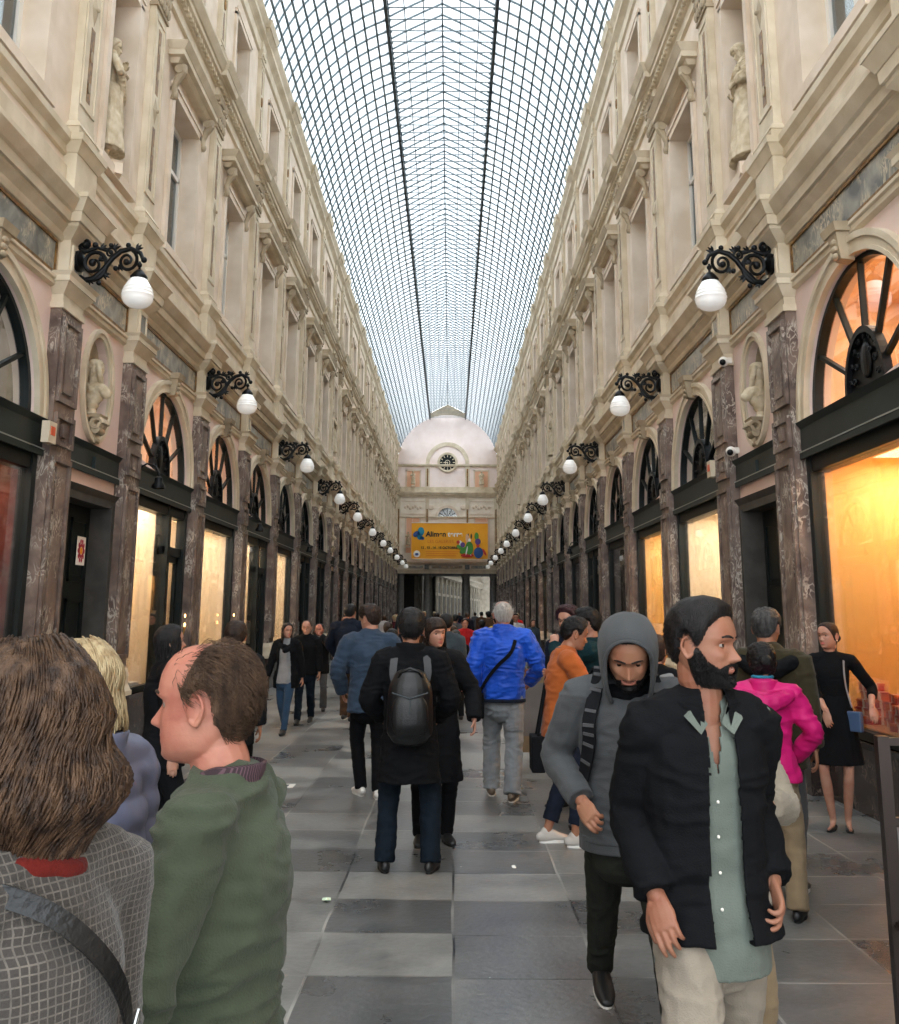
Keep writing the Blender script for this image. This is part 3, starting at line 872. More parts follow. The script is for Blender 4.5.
            if s.lod <= 2:
                sb = MB(); nn = 24; vs = []
                ol = []
                for j in range(nn):
                    a = 2 * PI * j / nn; yy = .0675 + .136 * math.cos(a); ww = (.042 if yy > .05 else .035) * abs(math.sin(a)) ** .7
                    if style == 'flat': yy = .06 + .115 * math.cos(a); ww *= .85
                    ol.append((math.copysign(ww, math.sin(a)) * k, yy))
                th = .024 if style != 'flat' else .008
                for zz in (0.0, th): 
                    for x, yy in ol: vs.append(f(yy, zz, x))
                sb.add(vs, [tuple(range(nn))[::-1], tuple(range(nn, 2 * nn))] + [(j, (j + 1) % nn, nn + (j + 1) % nn, nn + j) for j in range(nn)])
                sb.build('sole', MT[sole], o)
                if style == 'sneaker' and s.lod <= 1:
                    lb = MB()
                    for j in range(5):
                        y0 = .045 + j * .018
                        lb.tube([f(y0, .088 - j * .008, -.024), f(y0 + .004, .097 - j * .008, 0), f(y0, .088 - j * .008, .024)], .0028, 5)
                    lb.build('laces', MT['lace'], o)
    def hair(s, m, style='short', th=.012, tuft=.004, strands=0, slen=.02, longn=0, zend=-.2, name='hair', back=1.0, top=1.0, comb=(0, -1, .2), dens=45, lift=.5, sr=.0011, front_=None, **k):
        mb = MB(); hair_cap(mb, s.hd, style, th, tuft, s.seed, back, top, nz=60 if s.lod < 2 else 30, np_=72 if s.lod < 2 else 36, dens=dens, front=front_)
        if strands: short_strands(mb, s.hd, style, strands, slen, front=front_, seed=s.seed, off=th * .9, comb=comb, lift=lift, r=sr)
        if longn: long_strands(mb, s.hd, longn, zend, seed=s.seed, **k)
        mb.v = [tuple(s.HM @ Vector(v)) for v in mb.v]
        return mb.build(name, MT[m], s.root, smooth=True)
    def bun(s, m, r=.038, pos=(0, -.10, .02)):
        mb = MB(); mb.ball(pos, (r, r * .85, r), 16, 12)
        mb.v = [tuple(s.HM @ (Vector(v) + Vector((noise.noise(Vector(v) * 60), noise.noise(Vector(v) * 60 + Vector((5, 0, 0))), 0)) * .004)) for v in mb.v]
        return mb.build('hair_bun', MT[m], s.root, smooth=True)
    def beard(s, m, th=.010, strands=900, low=-.035, mous=True, full=True):
        hd = s.hd; mb = MB(); nz, np_ = 54, 72; vs = []; keep = []
        for i in range(nz):
            z = -.005 - .1132 * i / (nz - 1)
            for k in range(np_):
                p = math.radians(-112 + 224 * k / (np_ - 1)); a = abs(math.degrees(p))
                q = hd.pt(p, z); line = float(np.interp(a, [0, 12, 22, 40, 62, 78, 92, 112], [-.048, -.048, -.052, -.062, -.045, -.005, -.0, -.02]))
                f = max(0, min(1, (line - z) / .012)); f = f * f * (3 - 2 * f)
                if a > 92: f *= max(0, 1 - (a - 92) / 14)
                mouth = abs(q.x) < .024 and -.0765 < z < -.0565
                if mouth: f = 0
                n = Vector((q.x / .07, q.y / .09, (z + .04) / .16)).normalized()
                w = noise.noise(q * 130)
                vs.append(q + n * (-.002 + (th * (1 + .5 * max(0, (-z - .09) / .025)) + .002) * f + .0018 * w * f)); keep.append(f > .02)
        fs = []
        for i in range(nz - 1):
            for k in range(np_ - 1):
                f = (i * np_ + k, i * np_ + k + 1, (i + 1) * np_ + k + 1, (i + 1) * np_ + k)
                if all(keep[v] for v in f): fs.append(f)
        mb.add(vs, fs)
        rnd = random.Random(4)
        for _ in range(strands):
            z = rnd.uniform(-.112, -.02); a = rnd.uniform(-90, 90); p = math.radians(a)
            line = float(np.interp(abs(a), [0, 12, 22, 40, 62, 78, 92], [-.048, -.048, -.052, -.062, -.045, -.005, -.0]))
            q = hd.pt(p, z)
            if z > line or (abs(q.x) < .028 and -.082 < z < -.056): continue
            n = Vector((q.x / .07, q.y / .09, (z + .04) / .16)).normalized(); d = Vector((0, .1, -1)); 
            e = q + n * (th + .004) + Vector((rnd.gauss(0, .1), 0, -1)) * .008
            mb.tube([q + n * th * .5, q + n * (th + .001) + d * .003, e], [.0009, .0008, .0002], 3, False)
        mb.v = [tuple(s.HM @ Vector(v)) for v in mb.v]
        return mb.build('beard', MT[m], s.root, smooth=True)
    def scarf(s, m, r=.075, th=.03, h=.02, turns=2, droop=.03, name='scarf'):
        mb = MB(); pts = []
        n = 22 * turns
        for i in range(n + 1):
            a = 2 * PI * i / 22; k = i / n
            rr = r + .012 * math.sin(a * 1.5 + 1) + .012 * k
            pts.append(s.N + s.R @ Vector((rr * math.sin(a), rr * math.cos(a) + .012, h + .03 * (k - .5) + droop * -max(0, math.cos(a)) * (.4 + k))))
        limb(mb, pts, [(th, th * .8)] * len(pts), n=10, res=1)
        return s.part(mb, name, m, .005, (20, 20, 26), size=min(s.vs, .009))

mat('sole_dark', S(24, 24, 26), .6); mat('sole_white', S(220, 218, 212), .6); mat('sole_brown', S(90, 66, 50), .6); mat('lace', S(30, 30, 32), .7)
# ------------------------------------------------------------------ bays
NB, AB = 2.3, 3.45
PW = .56
bays = []          # (start, kind)
y = 3.15
for k in 'AAN' + 'A' * 6 + 'N' + 'AAAA' + 'N' + 'A' * 6 + 'N':
    bays.append((y, k)); y += AB if k == 'A' else NB
Y_END = y                      # 74.3
YW = Y_END + .34               # face of the end wall
Y0 = -2.6                      # the gallery goes on a little behind the camera
bounds = [b[0] for b in bays] + [Y_END]
ZSP = 3.66
win_no = [0]; door_no = [0]
def wname():
    win_no[0] += 1
    return 'window_%d' % win_no[0]

def spandrel(mb, w0, w1, u0, u1, zb, zt, yc, zc, ry, rz, full=False, n=28):
    """wall panel with an arched or oval hole through it"""
    a1 = 2 * PI if full else PI
    ins = []; outs = []
    crit = [math.atan2((zt - zc) , (u1 - yc)), math.atan2((zt - zc), (u0 - yc))]
    if full: crit += [math.atan2((zb - zc), (u0 - yc)) + 2 * PI, math.atan2((zb - zc), (u1 - yc)) + 2 * PI]
    angs = sorted(set([round(a1 * i / n, 6) for i in range(n + 1)] + [round(c, 6) for c in crit if 0 < c < a1]))
    for a in angs:
        c, s_ = math.cos(a), math.sin(a)
        ins.append((yc + ry * c, zc + rz * s_))
        t = 1e9
        if c > 1e-9: t = min(t, (u1 - yc) / c)
        if c < -1e-9: t = min(t, (u0 - yc) / c)
        if s_ > 1e-9: t = min(t, (zt - zc) / s_)
        if s_ < -1e-9: t = min(t, (zb - zc) / s_)
        outs.append((yc + t * c, zc + t * s_))
    vs = []
    for (a, b), (c, d) in zip(ins, outs):
        vs += [(w1, a, b), (w1, c, d), (w0, a, b), (w0, c, d)]
    fs = []
    for i in range(len(angs) - 1):
        b = 4 * i
        fs += [(b, b + 4, b + 5, b + 1), (b, b + 2, b + 6, b + 4), (b + 2, b + 3, b + 7, b + 6)]
    mb.add(vs, fs)
    if not full and zc > zb + 1e-6:
        mb.box(w0, w1, u0, yc - ry, zb, zc); mb.box(w0, w1, yc + ry, u1, zb, zc)

SPEC = {}   # per side, per bay index: shop colours
def build_side(sd):
    side = 'left' if sd < 0 else 'right'
    xf = lambda w, u, z: (sd * (HW - w), u, z)
    # ---------------- the wall itself
    wall = empty('wall_' + side); tag(wall, kind='structure')
    m = MB(xf); D = -.45
    m.mi = 0
    for i, (b, k) in enumerate(bays):
        L_ = AB if k == 'A' else NB; e = b + L_; c = b + L_ / 2
        m.mi = 0
        if k == 'A':
            spandrel(m, -.22, 0, b, e, ZSP, 5.18, c, ZSP, 1.26, 1.26)
            m.mi = 1
            m.box(D, 0, b, c - .70, 6.0, 10.75); m.box(D, 0, c + .70, e, 6.0, 10.75)
            m.box(D, 0, c - .70, c + .70, 6.0, 7.02); m.box(D, 0, c - .70, c + .70, 9.45, 10.75)
            m.box(D, 0, b, c - .56, 10.75, 14.4); m.box(D, 0, c + .56, e, 10.75, 14.4)
            m.box(D, 0, c - .56, c + .56, 10.75, 11.72); m.box(D, 0, c - .56, c + .56, 13.2, 14.4)
        else:
            spandrel(m, -.22, 0, b, e, 3.1, 5.18, c, 4.36, .40, .60, full=True)
            m.mi = 1
            m.box(D, 0, b, c - .45, 6.0, 10.75); m.box(D, 0, c + .45, e, 6.0, 10.75)
            m.box(D, 0, c - .45, c + .45, 6.0, 7.02); m.box(D, 0, c - .45, c + .45, 9.75, 10.75)
            m.mi = 2; m.box(D - .3, D, c - .5, c + .5, 7.0, 9.9)  # niche back, its shade put into the colour
            m.mi = 1; m.box(D, 0, b, e, 10.75, 14.4)
        m.mi = 1; m.box(D, 0, b, e, 5.18, 6.0)
    m.mi = 1
    m.box(D, 0, Y0, bays[0][0], 0, 14.4); m.box(D, 0, Y_END, YW + .1, 0, 14.4)
    m.build('masonry', [MT['stucco'], MT['stone_pale'], MT['niche_shade']], wall)
    # ---------------- ground pilasters
    def pil():
        root = MB(xf)
        root.frust(0, .12, -PW / 2, PW / 2, 1.0, 4.9, 0, 0)
        # raised rims round the sunk panels
        for z0, z1 in ((1.12, 3.3), (3.42, 3.76), (3.88, 4.8)):
            f = .055; a = PW / 2 - .09
            root.box(.12, .155, -a - f, -a, z0, z1); root.box(.12, .155, a, a + f, z0, z1)
            root.box(.12, .155, -a, a, z0, z0 + f); root.box(.12, .155, -a, a, z1 - f, z1)
            if z1 - z0 < .5:
                root.box(.12, .15, -.06, .06, z0 + .1, z1 - .1)
            else:
                root.box(.12, .145, -a + .06, a - .06, z0 + f + .06, z1 - f - .06)
        o = root.build('pilaster', MT['redmarble'], wall)
        p = MB(xf); p.frust(0, .17, -PW / 2 - .05, PW / 2 + .05, 0, .66, .01, 0)
        p.build('plinth', MT['darkbase'], o)
        p = MB(xf)
        p.frust(0, .17, -PW / 2 - .05, PW / 2 + .05, .66, .72, .02, .02); p.frust(0, .15, -PW / 2 - .03, PW / 2 + .03, .72, .80, .03, .0)
        p.frust(0, .15, -PW / 2 - .03, PW / 2 + .03, .80, .90, .0, .0); p.frust(0, .13, -PW / 2 - .01, PW / 2 + .01, .90, 1.0, .03, .0)
        p.build('base_moulding', MT['stone'], o)
        p = MB(xf); h = PW / 2
        p.frust(0, .12, -h, h, 4.88, 4.95, .025, .025); p.frust(0, .12, -h, h, 4.95, 5.04, .005, .005)
        p.frust(0, .12, -h, h, 5.04, 5.16, .01, .085); p.frust(0, .12, -h, h, 5.16, 5.22, .10, .10); p.frust(0, .12, -h, h, 5.22, 5.26, .10, .13)
        p.build('capital', MT['stone'], o)
        p = MB(xf)
        p.frust(0, .12, -.2, .2, 5.26, 5.68, 0, 0); p.frust(0, .12, -.2, .2, 5.68, 5.8, .0, .12)
        for a in (-1, 1): p.box(.12, .14, a * .13 - .02, a * .13 + .02, 5.32, 5.64)
        p.box(.12, .14, -.11, .11, 5.32, 5.36); p.box(.12, .14, -.11, .11, 5.60, 5.64)
        p.build('frieze_block', MT['stone'], o)
        p = MB(xf); p.box(.12, .125, -.11, .11, 5.36, 5.60); p.build('marble_inset', MT['friezemarble'], o)
        return o
    def upil():
        h = .24; r = MB(xf)
        r.frust(0, .09, -h, h, 7.15, 10.1, 0, 0)
        for a in (-1, 1): r.box(.09, .105, a * (h - .05) - .02, a * (h - .05) + .02, 7.3, 9.98)
        r.box(.09, .105, -h + .05, h - .05, 7.3, 7.34); r.box(.09, .105, -h + .05, h - .05, 9.94, 9.98)
        o = r.build('upper_pilaster', MT['stone'], wall)
        p = MB(xf)
        p.box(.09, .094, -.055, .055, 7.42, 8.35); p.box(.09, .094, -.055, .055, 8.85, 9.85)
        p.build('inlay', MT['gilt'], o)
        p = MB(xf)   # lozenge ornament half way up
        p.add([(.09, 0, 8.38), (.09, .09, 8.6), (.09, 0, 8.82), (.09, -.09, 8.6), (.125, 0, 8.6)], [(0, 1, 4), (1, 2, 4), (2, 3, 4), (3, 0, 4)])
        p.ball((.12, 0, 8.6), .03, 8, 6)
        for q in (7.6, 8.0, 9.15, 9.55): p.ball((.1, 0, q), (.012, .035, .07), 8, 6)
        p.build('lozenge_ornament', MT['stone_dark'], o)
        p = MB(xf)
        p.frust(0, .15, -h - .06, h + .06, 6.1, 6.66, 0, 0); p.frust(0, .15, -h - .06, h + .06, 6.66, 6.78, .01, .07); p.frust(0, .15, -h - .06, h + .06, 6.78, 6.86, .08, .08)
        p.frust(0, .11, -h - .02, h + .02, 6.86, 6.98, .04, .04); p.frust(0, .11, -h - .02, h + .02, 6.98, 7.06, .05, .01); p.frust(0, .10, -h - .01, h + .01, 7.06, 7.15, .0, .0)
        p.build('pedestal', MT['stone'], o)
        p = MB(xf)   # leafy capital
        p.frust(0, .09, -h, h, 10.1, 10.15, .03, .03); p.frust(0, .09, -h + .02, h - .02, 10.15, 10.55, .0, .05)
        for r_, z in ((4, 10.22), (5, 10.38)):
            for q in range(r_):
                a = -h + .06 + (2 * h - .12) * q / (r_ - 1)
                p.ball((.13, a, z), (.035, .045, .085), 8, 6)
        for a in (-1, 1):
            p.tube([(.13 + .03 * math.sin(t), a * (h - .01 + .05 * math.cos(t) * (1 - t / 9)), 10.53 + .05 * math.sin(t) * (1 - t / 9)) for t in [x * .7 for x in range(12)]], .018, 6)
        p.ball((.16, 0, 10.5), .045, 8, 6)
        p.frust(0, .12, -h - .02, h + .02, 10.6, 10.68, .03, .06)
        p.build('capital', MT['stone_dark'], o)
        p = MB(xf)
        p.frust(0, .10, -h, h, 10.68, 10.9, 0, 0); p.frust(0, .10, -h, h, 10.9, 11.0, .02, .10); p.frust(0, .10, -h, h, 11.0, 11.1, .18, .20); p.frust(0, .10, -h, h, 11.1, 11.22, .21, .28)
        p.build('cornice_break', MT['stone'], o)
        return o
    def apil():
        h = .2; r = MB(xf)
        r.frust(0, .07, -h, h, 11.74, 13.6, 0, 0)
        for a in (-1, 1): r.box(.07, .085, a * (h - .04) - .018, a * (h - .04) + .018, 11.85, 13.5)
        r.box(.07, .085, -h + .04, h - .04, 11.85, 11.89); r.box(.07, .085, -h + .04, h - .04, 13.46, 13.5)
        o = r.build('attic_pilaster', MT['stone'], wall)
        p = MB(xf); p.box(.07, .073, -.045, .045, 11.95, 12.5); p.box(.07, .073, -.045, .045, 12.85, 13.4)
        p.ball((.08, 0, 12.67), (.03, .06, .12), 8, 6)
        p.build('inlay', MT['gilt'], o)
        p = MB(xf)
        p.frust(0, .10, -h - .03, h + .03, 11.22, 11.6, 0, 0); p.frust(0, .10, -h - .03, h + .03, 11.6, 11.68, .0, .04); p.frust(0, .08, -h - .01, h + .01, 11.68, 11.74, .02, .0)
        p.build('pedestal', MT['stone'], o)
        p = MB(xf)
        p.frust(0, .07, -h, h, 13.6, 13.66, .02, .02); p.frust(0, .07, -h, h, 13.66, 13.82, .0, .05)
        for a in (-.12, 0, .12): p.ball((.1, a, 13.74), (.03, .035, .05), 8, 6)
        p.frust(0, .09, -h, h, 13.82, 14.1, 0, 0); p.frust(0, .09, -h, h, 14.1, 14.25, .04, .17); p.frust(0, .09, -h, h, 14.25, 14.40, .19, .24)
        p.build('capital', MT['stone'], o)
        return o
    for f in (pil, upil, apil):
        base = f(); base.location.y = bounds[0]
        for b in bounds[1:]:
            c = copy_tree(base, wall); c.location.y = b
    # ---------------- continuous mouldings
    ya, yb = Y0, YW
    m = MB(xf)
    m.prof([(0, 5.10), (.05, 5.12), (.05, 5.17), (.075, 5.18), (.075, 5.21), (0, 5.22)], ya, yb)
    m.build('string_moulding', MT['stone'], wall)
    m = MB(xf)
    m.prof([(0, 5.66), (.03, 5.66), (.05, 5.70), (.05, 5.74), (.12, 5.80), (.12, 5.83), (.16, 5.83), (.17, 5.93), (.20, 5.95), (.27, 6.05), (.27, 6.10), (0, 6.12)], ya, yb)
    for b in bounds:
        m.frust(0, .12, b - .2, b + .2, 5.80, 5.84, .12, .12); m.frust(0, .12, b - .2, b + .2, 5.84, 5.95, .15, .16); m.frust(0, .12, b - .2, b + .2, 5.95, 6.08, .17, .24); m.frust(0, .12, b - .2, b + .2, 6.08, 6.13, .25, .25)
    m.build('lower_cornice', MT['stone'], wall)
    m = MB(xf)
    m.prof([(0, 6.62), (.03, 6.64), (.04, 6.72), (.10, 6.78), (.10, 6.86), (0, 6.88)], ya, yb)
    m.prof([(0, 6.12), (.05, 6.12), (.05, 6.5), (.02, 6.52), (0, 6.52)], ya, yb)
    m.build('sill_course', MT['stone'], wall)
    m = MB(xf)
    m.prof([(0, 10.66), (.05, 10.68), (.05, 10.86), (.09, 10.88), (.09, 10.93), (.19, 10.97), (.19, 11.05), (.22, 11.06), (.30, 11.18), (.30, 11.22), (0, 11.25)], ya, yb)
    m.build('upper_cornice', MT['stone'], wall)
    m = MB(xf); q = ya
    while q < 45:
        m.box(.09, .15, q, q + .07, 10.885, 10.955); q += .14
    m.build('dentil_course', MT['stone'], wall)
    m = MB(xf)
    m.prof([(0, 13.75), (.05, 13.78), (.05, 14.02), (.09, 14.06), (.17, 14.12), (.17, 14.22), (.25, 14.33), (.25, 14.40), (-.3, 14.46), (-.45, 14.0)], ya, yb)
    m.build('eaves_cornice', MT['stone'], wall)
    # ---------------- pieces per bay
    fp = None; ar = None; hoodp = None
    for i, (b, k) in enumerate(bays):
        L_ = AB if k == 'A' else NB; e = b + L_; c = b + L_ / 2
        m = MB(xf); m.box(0, .012, b + .33, e - .33, 5.28, 5.6)
        f = m.build('frieze_panel', MT['friezemarble'], wall)
        m = MB(xf)
        for z in (5.25, 5.60): m.box(0, .03, b + .30, e - .30, z, z + .03)
        for u in (b + .30, e - .33): m.box(0, .03, u, u + .03, 5.28, 5.60)
        m.build('gilt_frame', MT['gilt'], f)
        if k == 'A':
            m = MB(xf)
            m.arch(0, .05, c, ZSP, 1.26, 1.44, 36); m.arch(.05, .075, c, ZSP, 1.38, 1.44, 36); m.arch(.05, .06, c, ZSP, 1.26, 1.30, 36)
            a = m.build('archivolt', MT['stone'], wall)
            m = MB(xf)
            m.add([(0, c - .07, 4.88), (0, c + .07, 4.88), (0, c + .11, 5.16), (0, c - .11, 5.16), (.12, c - .06, 4.9), (.12, c + .06, 4.9), (.17, c + .1, 5.14), (.17, c - .1, 5.14)],
                  [(0, 1, 2, 3), (4, 5, 6, 7), (0, 1, 5, 4), (1, 2, 6, 5), (2, 3, 7, 6), (3, 0, 4, 7)])
            m.frust(0, .17, c - .12, c + .12, 5.14, 5.22, .02, .04)
            for z in (4.93, 5.0, 5.07): m.ball((.15, c, z), (.03, .06, .035), 8, 6)
            m.build('keystone', MT['stone_dark'], a)
            # first floor window
            shut = False
            w = empty(wname(), (0, c, 0)); tag(w, kind='structure')
            m = MB(xf)
            for q in (-1, 1): m.box(0, .05, q * .77 - .07, q * .77 + .07, 7.0, 9.52)
            m.box(0, .05, -.84, .84, 9.45, 9.62); m.box(.05, .07, -.86, .86, 9.56, 9.62)
            m.box(0, .1, -.9, .9, 6.9, 7.02)
            m.build('surround', MT['stone_pale'], w)
            m = MB(xf)
            m.frust(0, .10, -.9, .9, 9.86, 9.93, .02, .06); m.frust(0, .10, -.9, .9, 9.93, 10.02, .14, .14); m.frust(0, .10, -.9, .9, 10.02, 10.12, .15, .22)
            m.build('hood', MT['stone'], w)
            for q in (-1, 1):
                m = MB(xf); u = q * .84
                m.tube([(.03, u, 9.30), (.07, u, 9.38), (.06, u, 9.5), (.10, u, 9.62), (.17, u, 9.74), (.17, u, 9.85)], [.03, .045, .05, .06, .075, .07], 8)
                m.tube([(.14, u - .085, 9.76), (.14, u + .085, 9.76)], .07, 10)
                m.ball((.08, u, 9.36), (.05, .05, .07), 8, 6)
                m.build('bracket', MT['stone_dark'], w)
            m = MB(xf)
            for q in (-.66, .66, 0): m.box(-.30, -.24, q - .045, q + .045, 7.06, 9.42)
            for z in (7.06, 8.62, 9.36): m.box(-.30, -.24, -.68, .68, z, z + .07)
            m.build('casement', MT['white_paint'], w)
            m = MB(xf); m.box(-.28, -.275, -.66, .66, 7.08, 9.4); m.build('pane', MT['windowglass'], w)
            m = MB(xf); m.box(-.6, -.58, -.75, .75, 6.95, 9.5); m.build('curtain', MT['shopcream'] if i % 5 == 1 else MT['greyframe'], w)
            # attic window
            w = empty(wname(), (0, c, 0)); tag(w, kind='structure')
            m = MB(xf)
            for q in (-1, 1): m.box(0, .045, q * .63 - .06, q * .63 + .06, 11.66, 13.26)
            m.box(0, .045, -.69, .69, 13.2, 13.34); m.box(.045, .065, -.71, .71, 13.30, 13.36); m.box(0, .08, -.74, .74, 11.6, 11.72)
            m.build('surround', MT['stone_pale'], w)
            m = MB(xf)
            for q in (-.52, .52, 0): m.box(-.28, -.22, q - .04, q + .04, 11.76, 13.2)
            for z in (11.74, 12.6, 13.12): m.box(-.28, -.22, -.54, .54, z, z + .06)
            m.build('casement', MT['white_paint'], w)
            m = MB(xf); m.box(-.26, -.255, -.53, .53, 11.75, 13.18); m.build('pane', MT['windowglass'], w)
            m = MB(xf); m.box(-.5, -.48, -.6, .6, 11.7, 13.25); m.build('curtain', MT['greyframe'], w)
            shopfront(sd, xf, i, b, e, c)
        else:
            m = MB(xf)
            m.arch(0, .04, c, 4.36, .40, .52, 40, 0, 2 * PI, 1); 
            m2 = MB(xf)
            # oval frame rings
            for (ra, rb, w1) in ((0, .05, .03), (.05, .10, .055)):
                n = 40; vs = []; fs = []
                for j in range(n):
                    a = 2 * PI * j / n
                    for r in (ra, rb):
                        for ww in (0, w1): vs.append((ww, c + (.40 + r) * math.cos(a), 4.36 + (.60 + r) * math.sin(a)))
                for j in range(n):
                    p, q = 4 * j, 4 * ((j + 1) % n)
                    fs += [(p + 1, p + 3, q + 3, q + 1), (p, p + 1, q + 1, q), (p + 2, p + 3, q + 3, q + 2)]
                m2.add(vs, fs)
            o = m2.build('oval_frame', MT['stone'], wall)
            m = MB(xf)  # hollow behind the oval
            n, q = 28, 10; vs = []; fs = []
            for j in range(q + 1):
                t = j / q * PI / 2
                for h in range(n):
                    a = 2 * PI * h / n
                    vs.append((-.02 - .34 * math.sin(t), c + .415 * math.cos(t) * math.cos(a), 4.36 + .615 * math.cos(t) * math.sin(a)))
            for j in range(q):
                for h in range(n):
                    fs.append((j * n + h, j * n + (h + 1) % n, (j + 1) * n + (h + 1) % n, (j + 1) * n + h))
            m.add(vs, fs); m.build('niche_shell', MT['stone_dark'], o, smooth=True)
            # surround of the statue niche, attic garland
            m = MB(xf)
            for q in (-1, 1): m.box(0, .05, c + q * .51 - .06, c + q * .51 + .06, 7.06, 9.8)
            m.box(0, .05, c - .57, c + .57, 9.75, 9.9); m.box(.05, .07, c - .59, c + .59, 9.86, 9.92); m.box(-.1, .1, c - .62, c + .62, 7.0, 7.13)
            m.build('niche_surround', MT['stone_pale'], wall)
            m = MB(xf)
            for q in range(9):
                a = PI * q / 8
                m.ball((.03, c + .4 * math.cos(a), 10.42 - .16 * math.sin(a)), (.04, .06, .06), 8, 6)
            for z in range(9):
                m.ball((.03, c + .05 * (-1) ** z, 11.95 + z * .17), (.05, .10 + .03 * (z % 3), .10), 8, 6)
            m.build('carved_garland', MT['stone_dark'], wall)
            doorway(sd, xf, i, b, e, c)
    return wall

def fan(xf, w, c0):
    m = MB(xf)
    m.arch(-.12, -.03, 0, ZSP + .02, 1.195, 1.262, 32); m.box(-.12, -.03, -1.25, 1.25, ZSP - .02, ZSP + .06)
    for a in (28, 60, 90, 120, 152):
        t = math.radians(a); r0, r1 = .40, 1.22
        c, s_ = math.cos(t), math.sin(t); q = .019
        z0 = ZSP + .05
        m.add([(ww, r * c + p * s_, z0 + r * s_ * (1.0) - p * c) for ww in (-.10, -.05) for r, p in ((r0, q), (r0, -q), (r1, -q), (r1, q))],
              [(0, 1, 2, 3), (4, 5, 6, 7), (0, 1, 5, 4), (1, 2, 6, 5), (2, 3, 7, 6), (3, 0, 4, 7)])
    fr = m.build('fanlight_frame', MT['greenwood'], w)
    m = MB(xf)
    m.arch(-.10, -.02, 0, ZSP + .05, .50, .56, 24, ry=.74)
    vs = [(-.07, 0, ZSP + .05)]; n = 20
    for j in range(n + 1):
        a = PI * j / n; vs.append((-.07, .38 * math.cos(a), ZSP + .05 + .51 * math.sin(a)))
    m.add(vs, [(0, j + 1, j + 2) for j in range(n)])
    m.build('fan_ornament', MT['blackiron'], w)
    m = MB(xf)
    m.ball((-.06, 0, ZSP + .30), (.03, .10, .17), 12, 8)
    for r, nn in ((.26, 7), (.36, 9)):
        for j in range(nn):
            a = PI * (j + .5) / nn
            p = (-.05, r * .95 * math.cos(a), ZSP + .07 + (r * 1.25) * math.sin(a))
            m.tube([(p[0], p[1] + .035 * math.cos(t * 1.1) * (1 - t / 8), p[2] + .04 * math.sin(t * 1.1) * (1 - t / 8)) for t in range(6)], .011, 5)
    m.build('scrollwork', MT['blackiron'], w)
    m = MB(xf)
    vs = [(-.08, 0, ZSP + .05)]; n = 24
    for j in range(n + 1):
        a = PI * j / n; vs.append((-.08, 1.22 * math.cos(a), ZSP + .04 + 1.2 * math.sin(a)))
    m.add(vs, [(0, j + 1, j + 2) for j in range(n)])
    m.build('fan_pane', MT['shopglass'], w)

DOORBAY = {(-1, 3), (-1, 5), (-1, 7), (-1, 8), (1, 6), (1, 8), (-1, 11), (1, 11), (1, 13), (-1, 14)}
mat('shoporange2', S(252, 214, 140), .65, c2=S(250, 204, 124), scale=1); mat('shopcream2', S(250, 232, 204), .7, c2=S(246, 224, 190), scale=1.5)
LIT = {  # (side, bay): (room colour, light colour, strength, lunette strength, lunette colour)
    (-1, 1): ('shopred', (1, .75, .5), 24, 0, None), (1, 1): ('shoporange2', (1, .82, .56), 90, 26, (1, .74, .46)),
    (-1, 3): ('shopcream2', (1, .88, .72), 44, 16, (1, .82, .68)), (-1, 4): ('shopcream2', (1, .88, .72), 44, 14, (1, .80, .66)),
    (-1, 5): ('shopcream2', (1, .88, .7), 38, 5, (1, .78, .6)), (-1, 6): ('shopcream2', (1, .88, .7), 40, 0, None),
    (1, 3): ('shopcream2', (1, .9, .74), 44, 0, None), (1, 4): ('shoporange2', (1, .88, .7), 40, 0, None),
    (1, 5): ('greyframe', (1, .85, .7), 3, 4, (1, .6, .35)), (1, 10): ('shoporange2', (1, .8, .55), 36, 0, None), (1, 11): ('shoporange2', (1, .8, .55), 36, 0, None),
    (-1, 10): ('shopred', (1, .6, .3), 14, 0, None), (1, 14): ('shopcream2', (1, .68, .34), 16, 0, None), (1, 12): ('shoporange2', (1, .6, .3), 22, 0, None),
}
def area(name, loc, size, col, power, rot=(0, 0, 0), parent=None, sy=None):
    l = bpy.data.lights.new(name, 'AREA'); l.energy = power; l.color = col; l.size = size
    if sy: l.shape = 'RECTANGLE'; l.size_y = sy
    o = bpy.data.objects.new(name, l); COL.objects.link(o); o.location = loc; o.rotation_euler = rot
    if parent: o.parent = parent
    return o

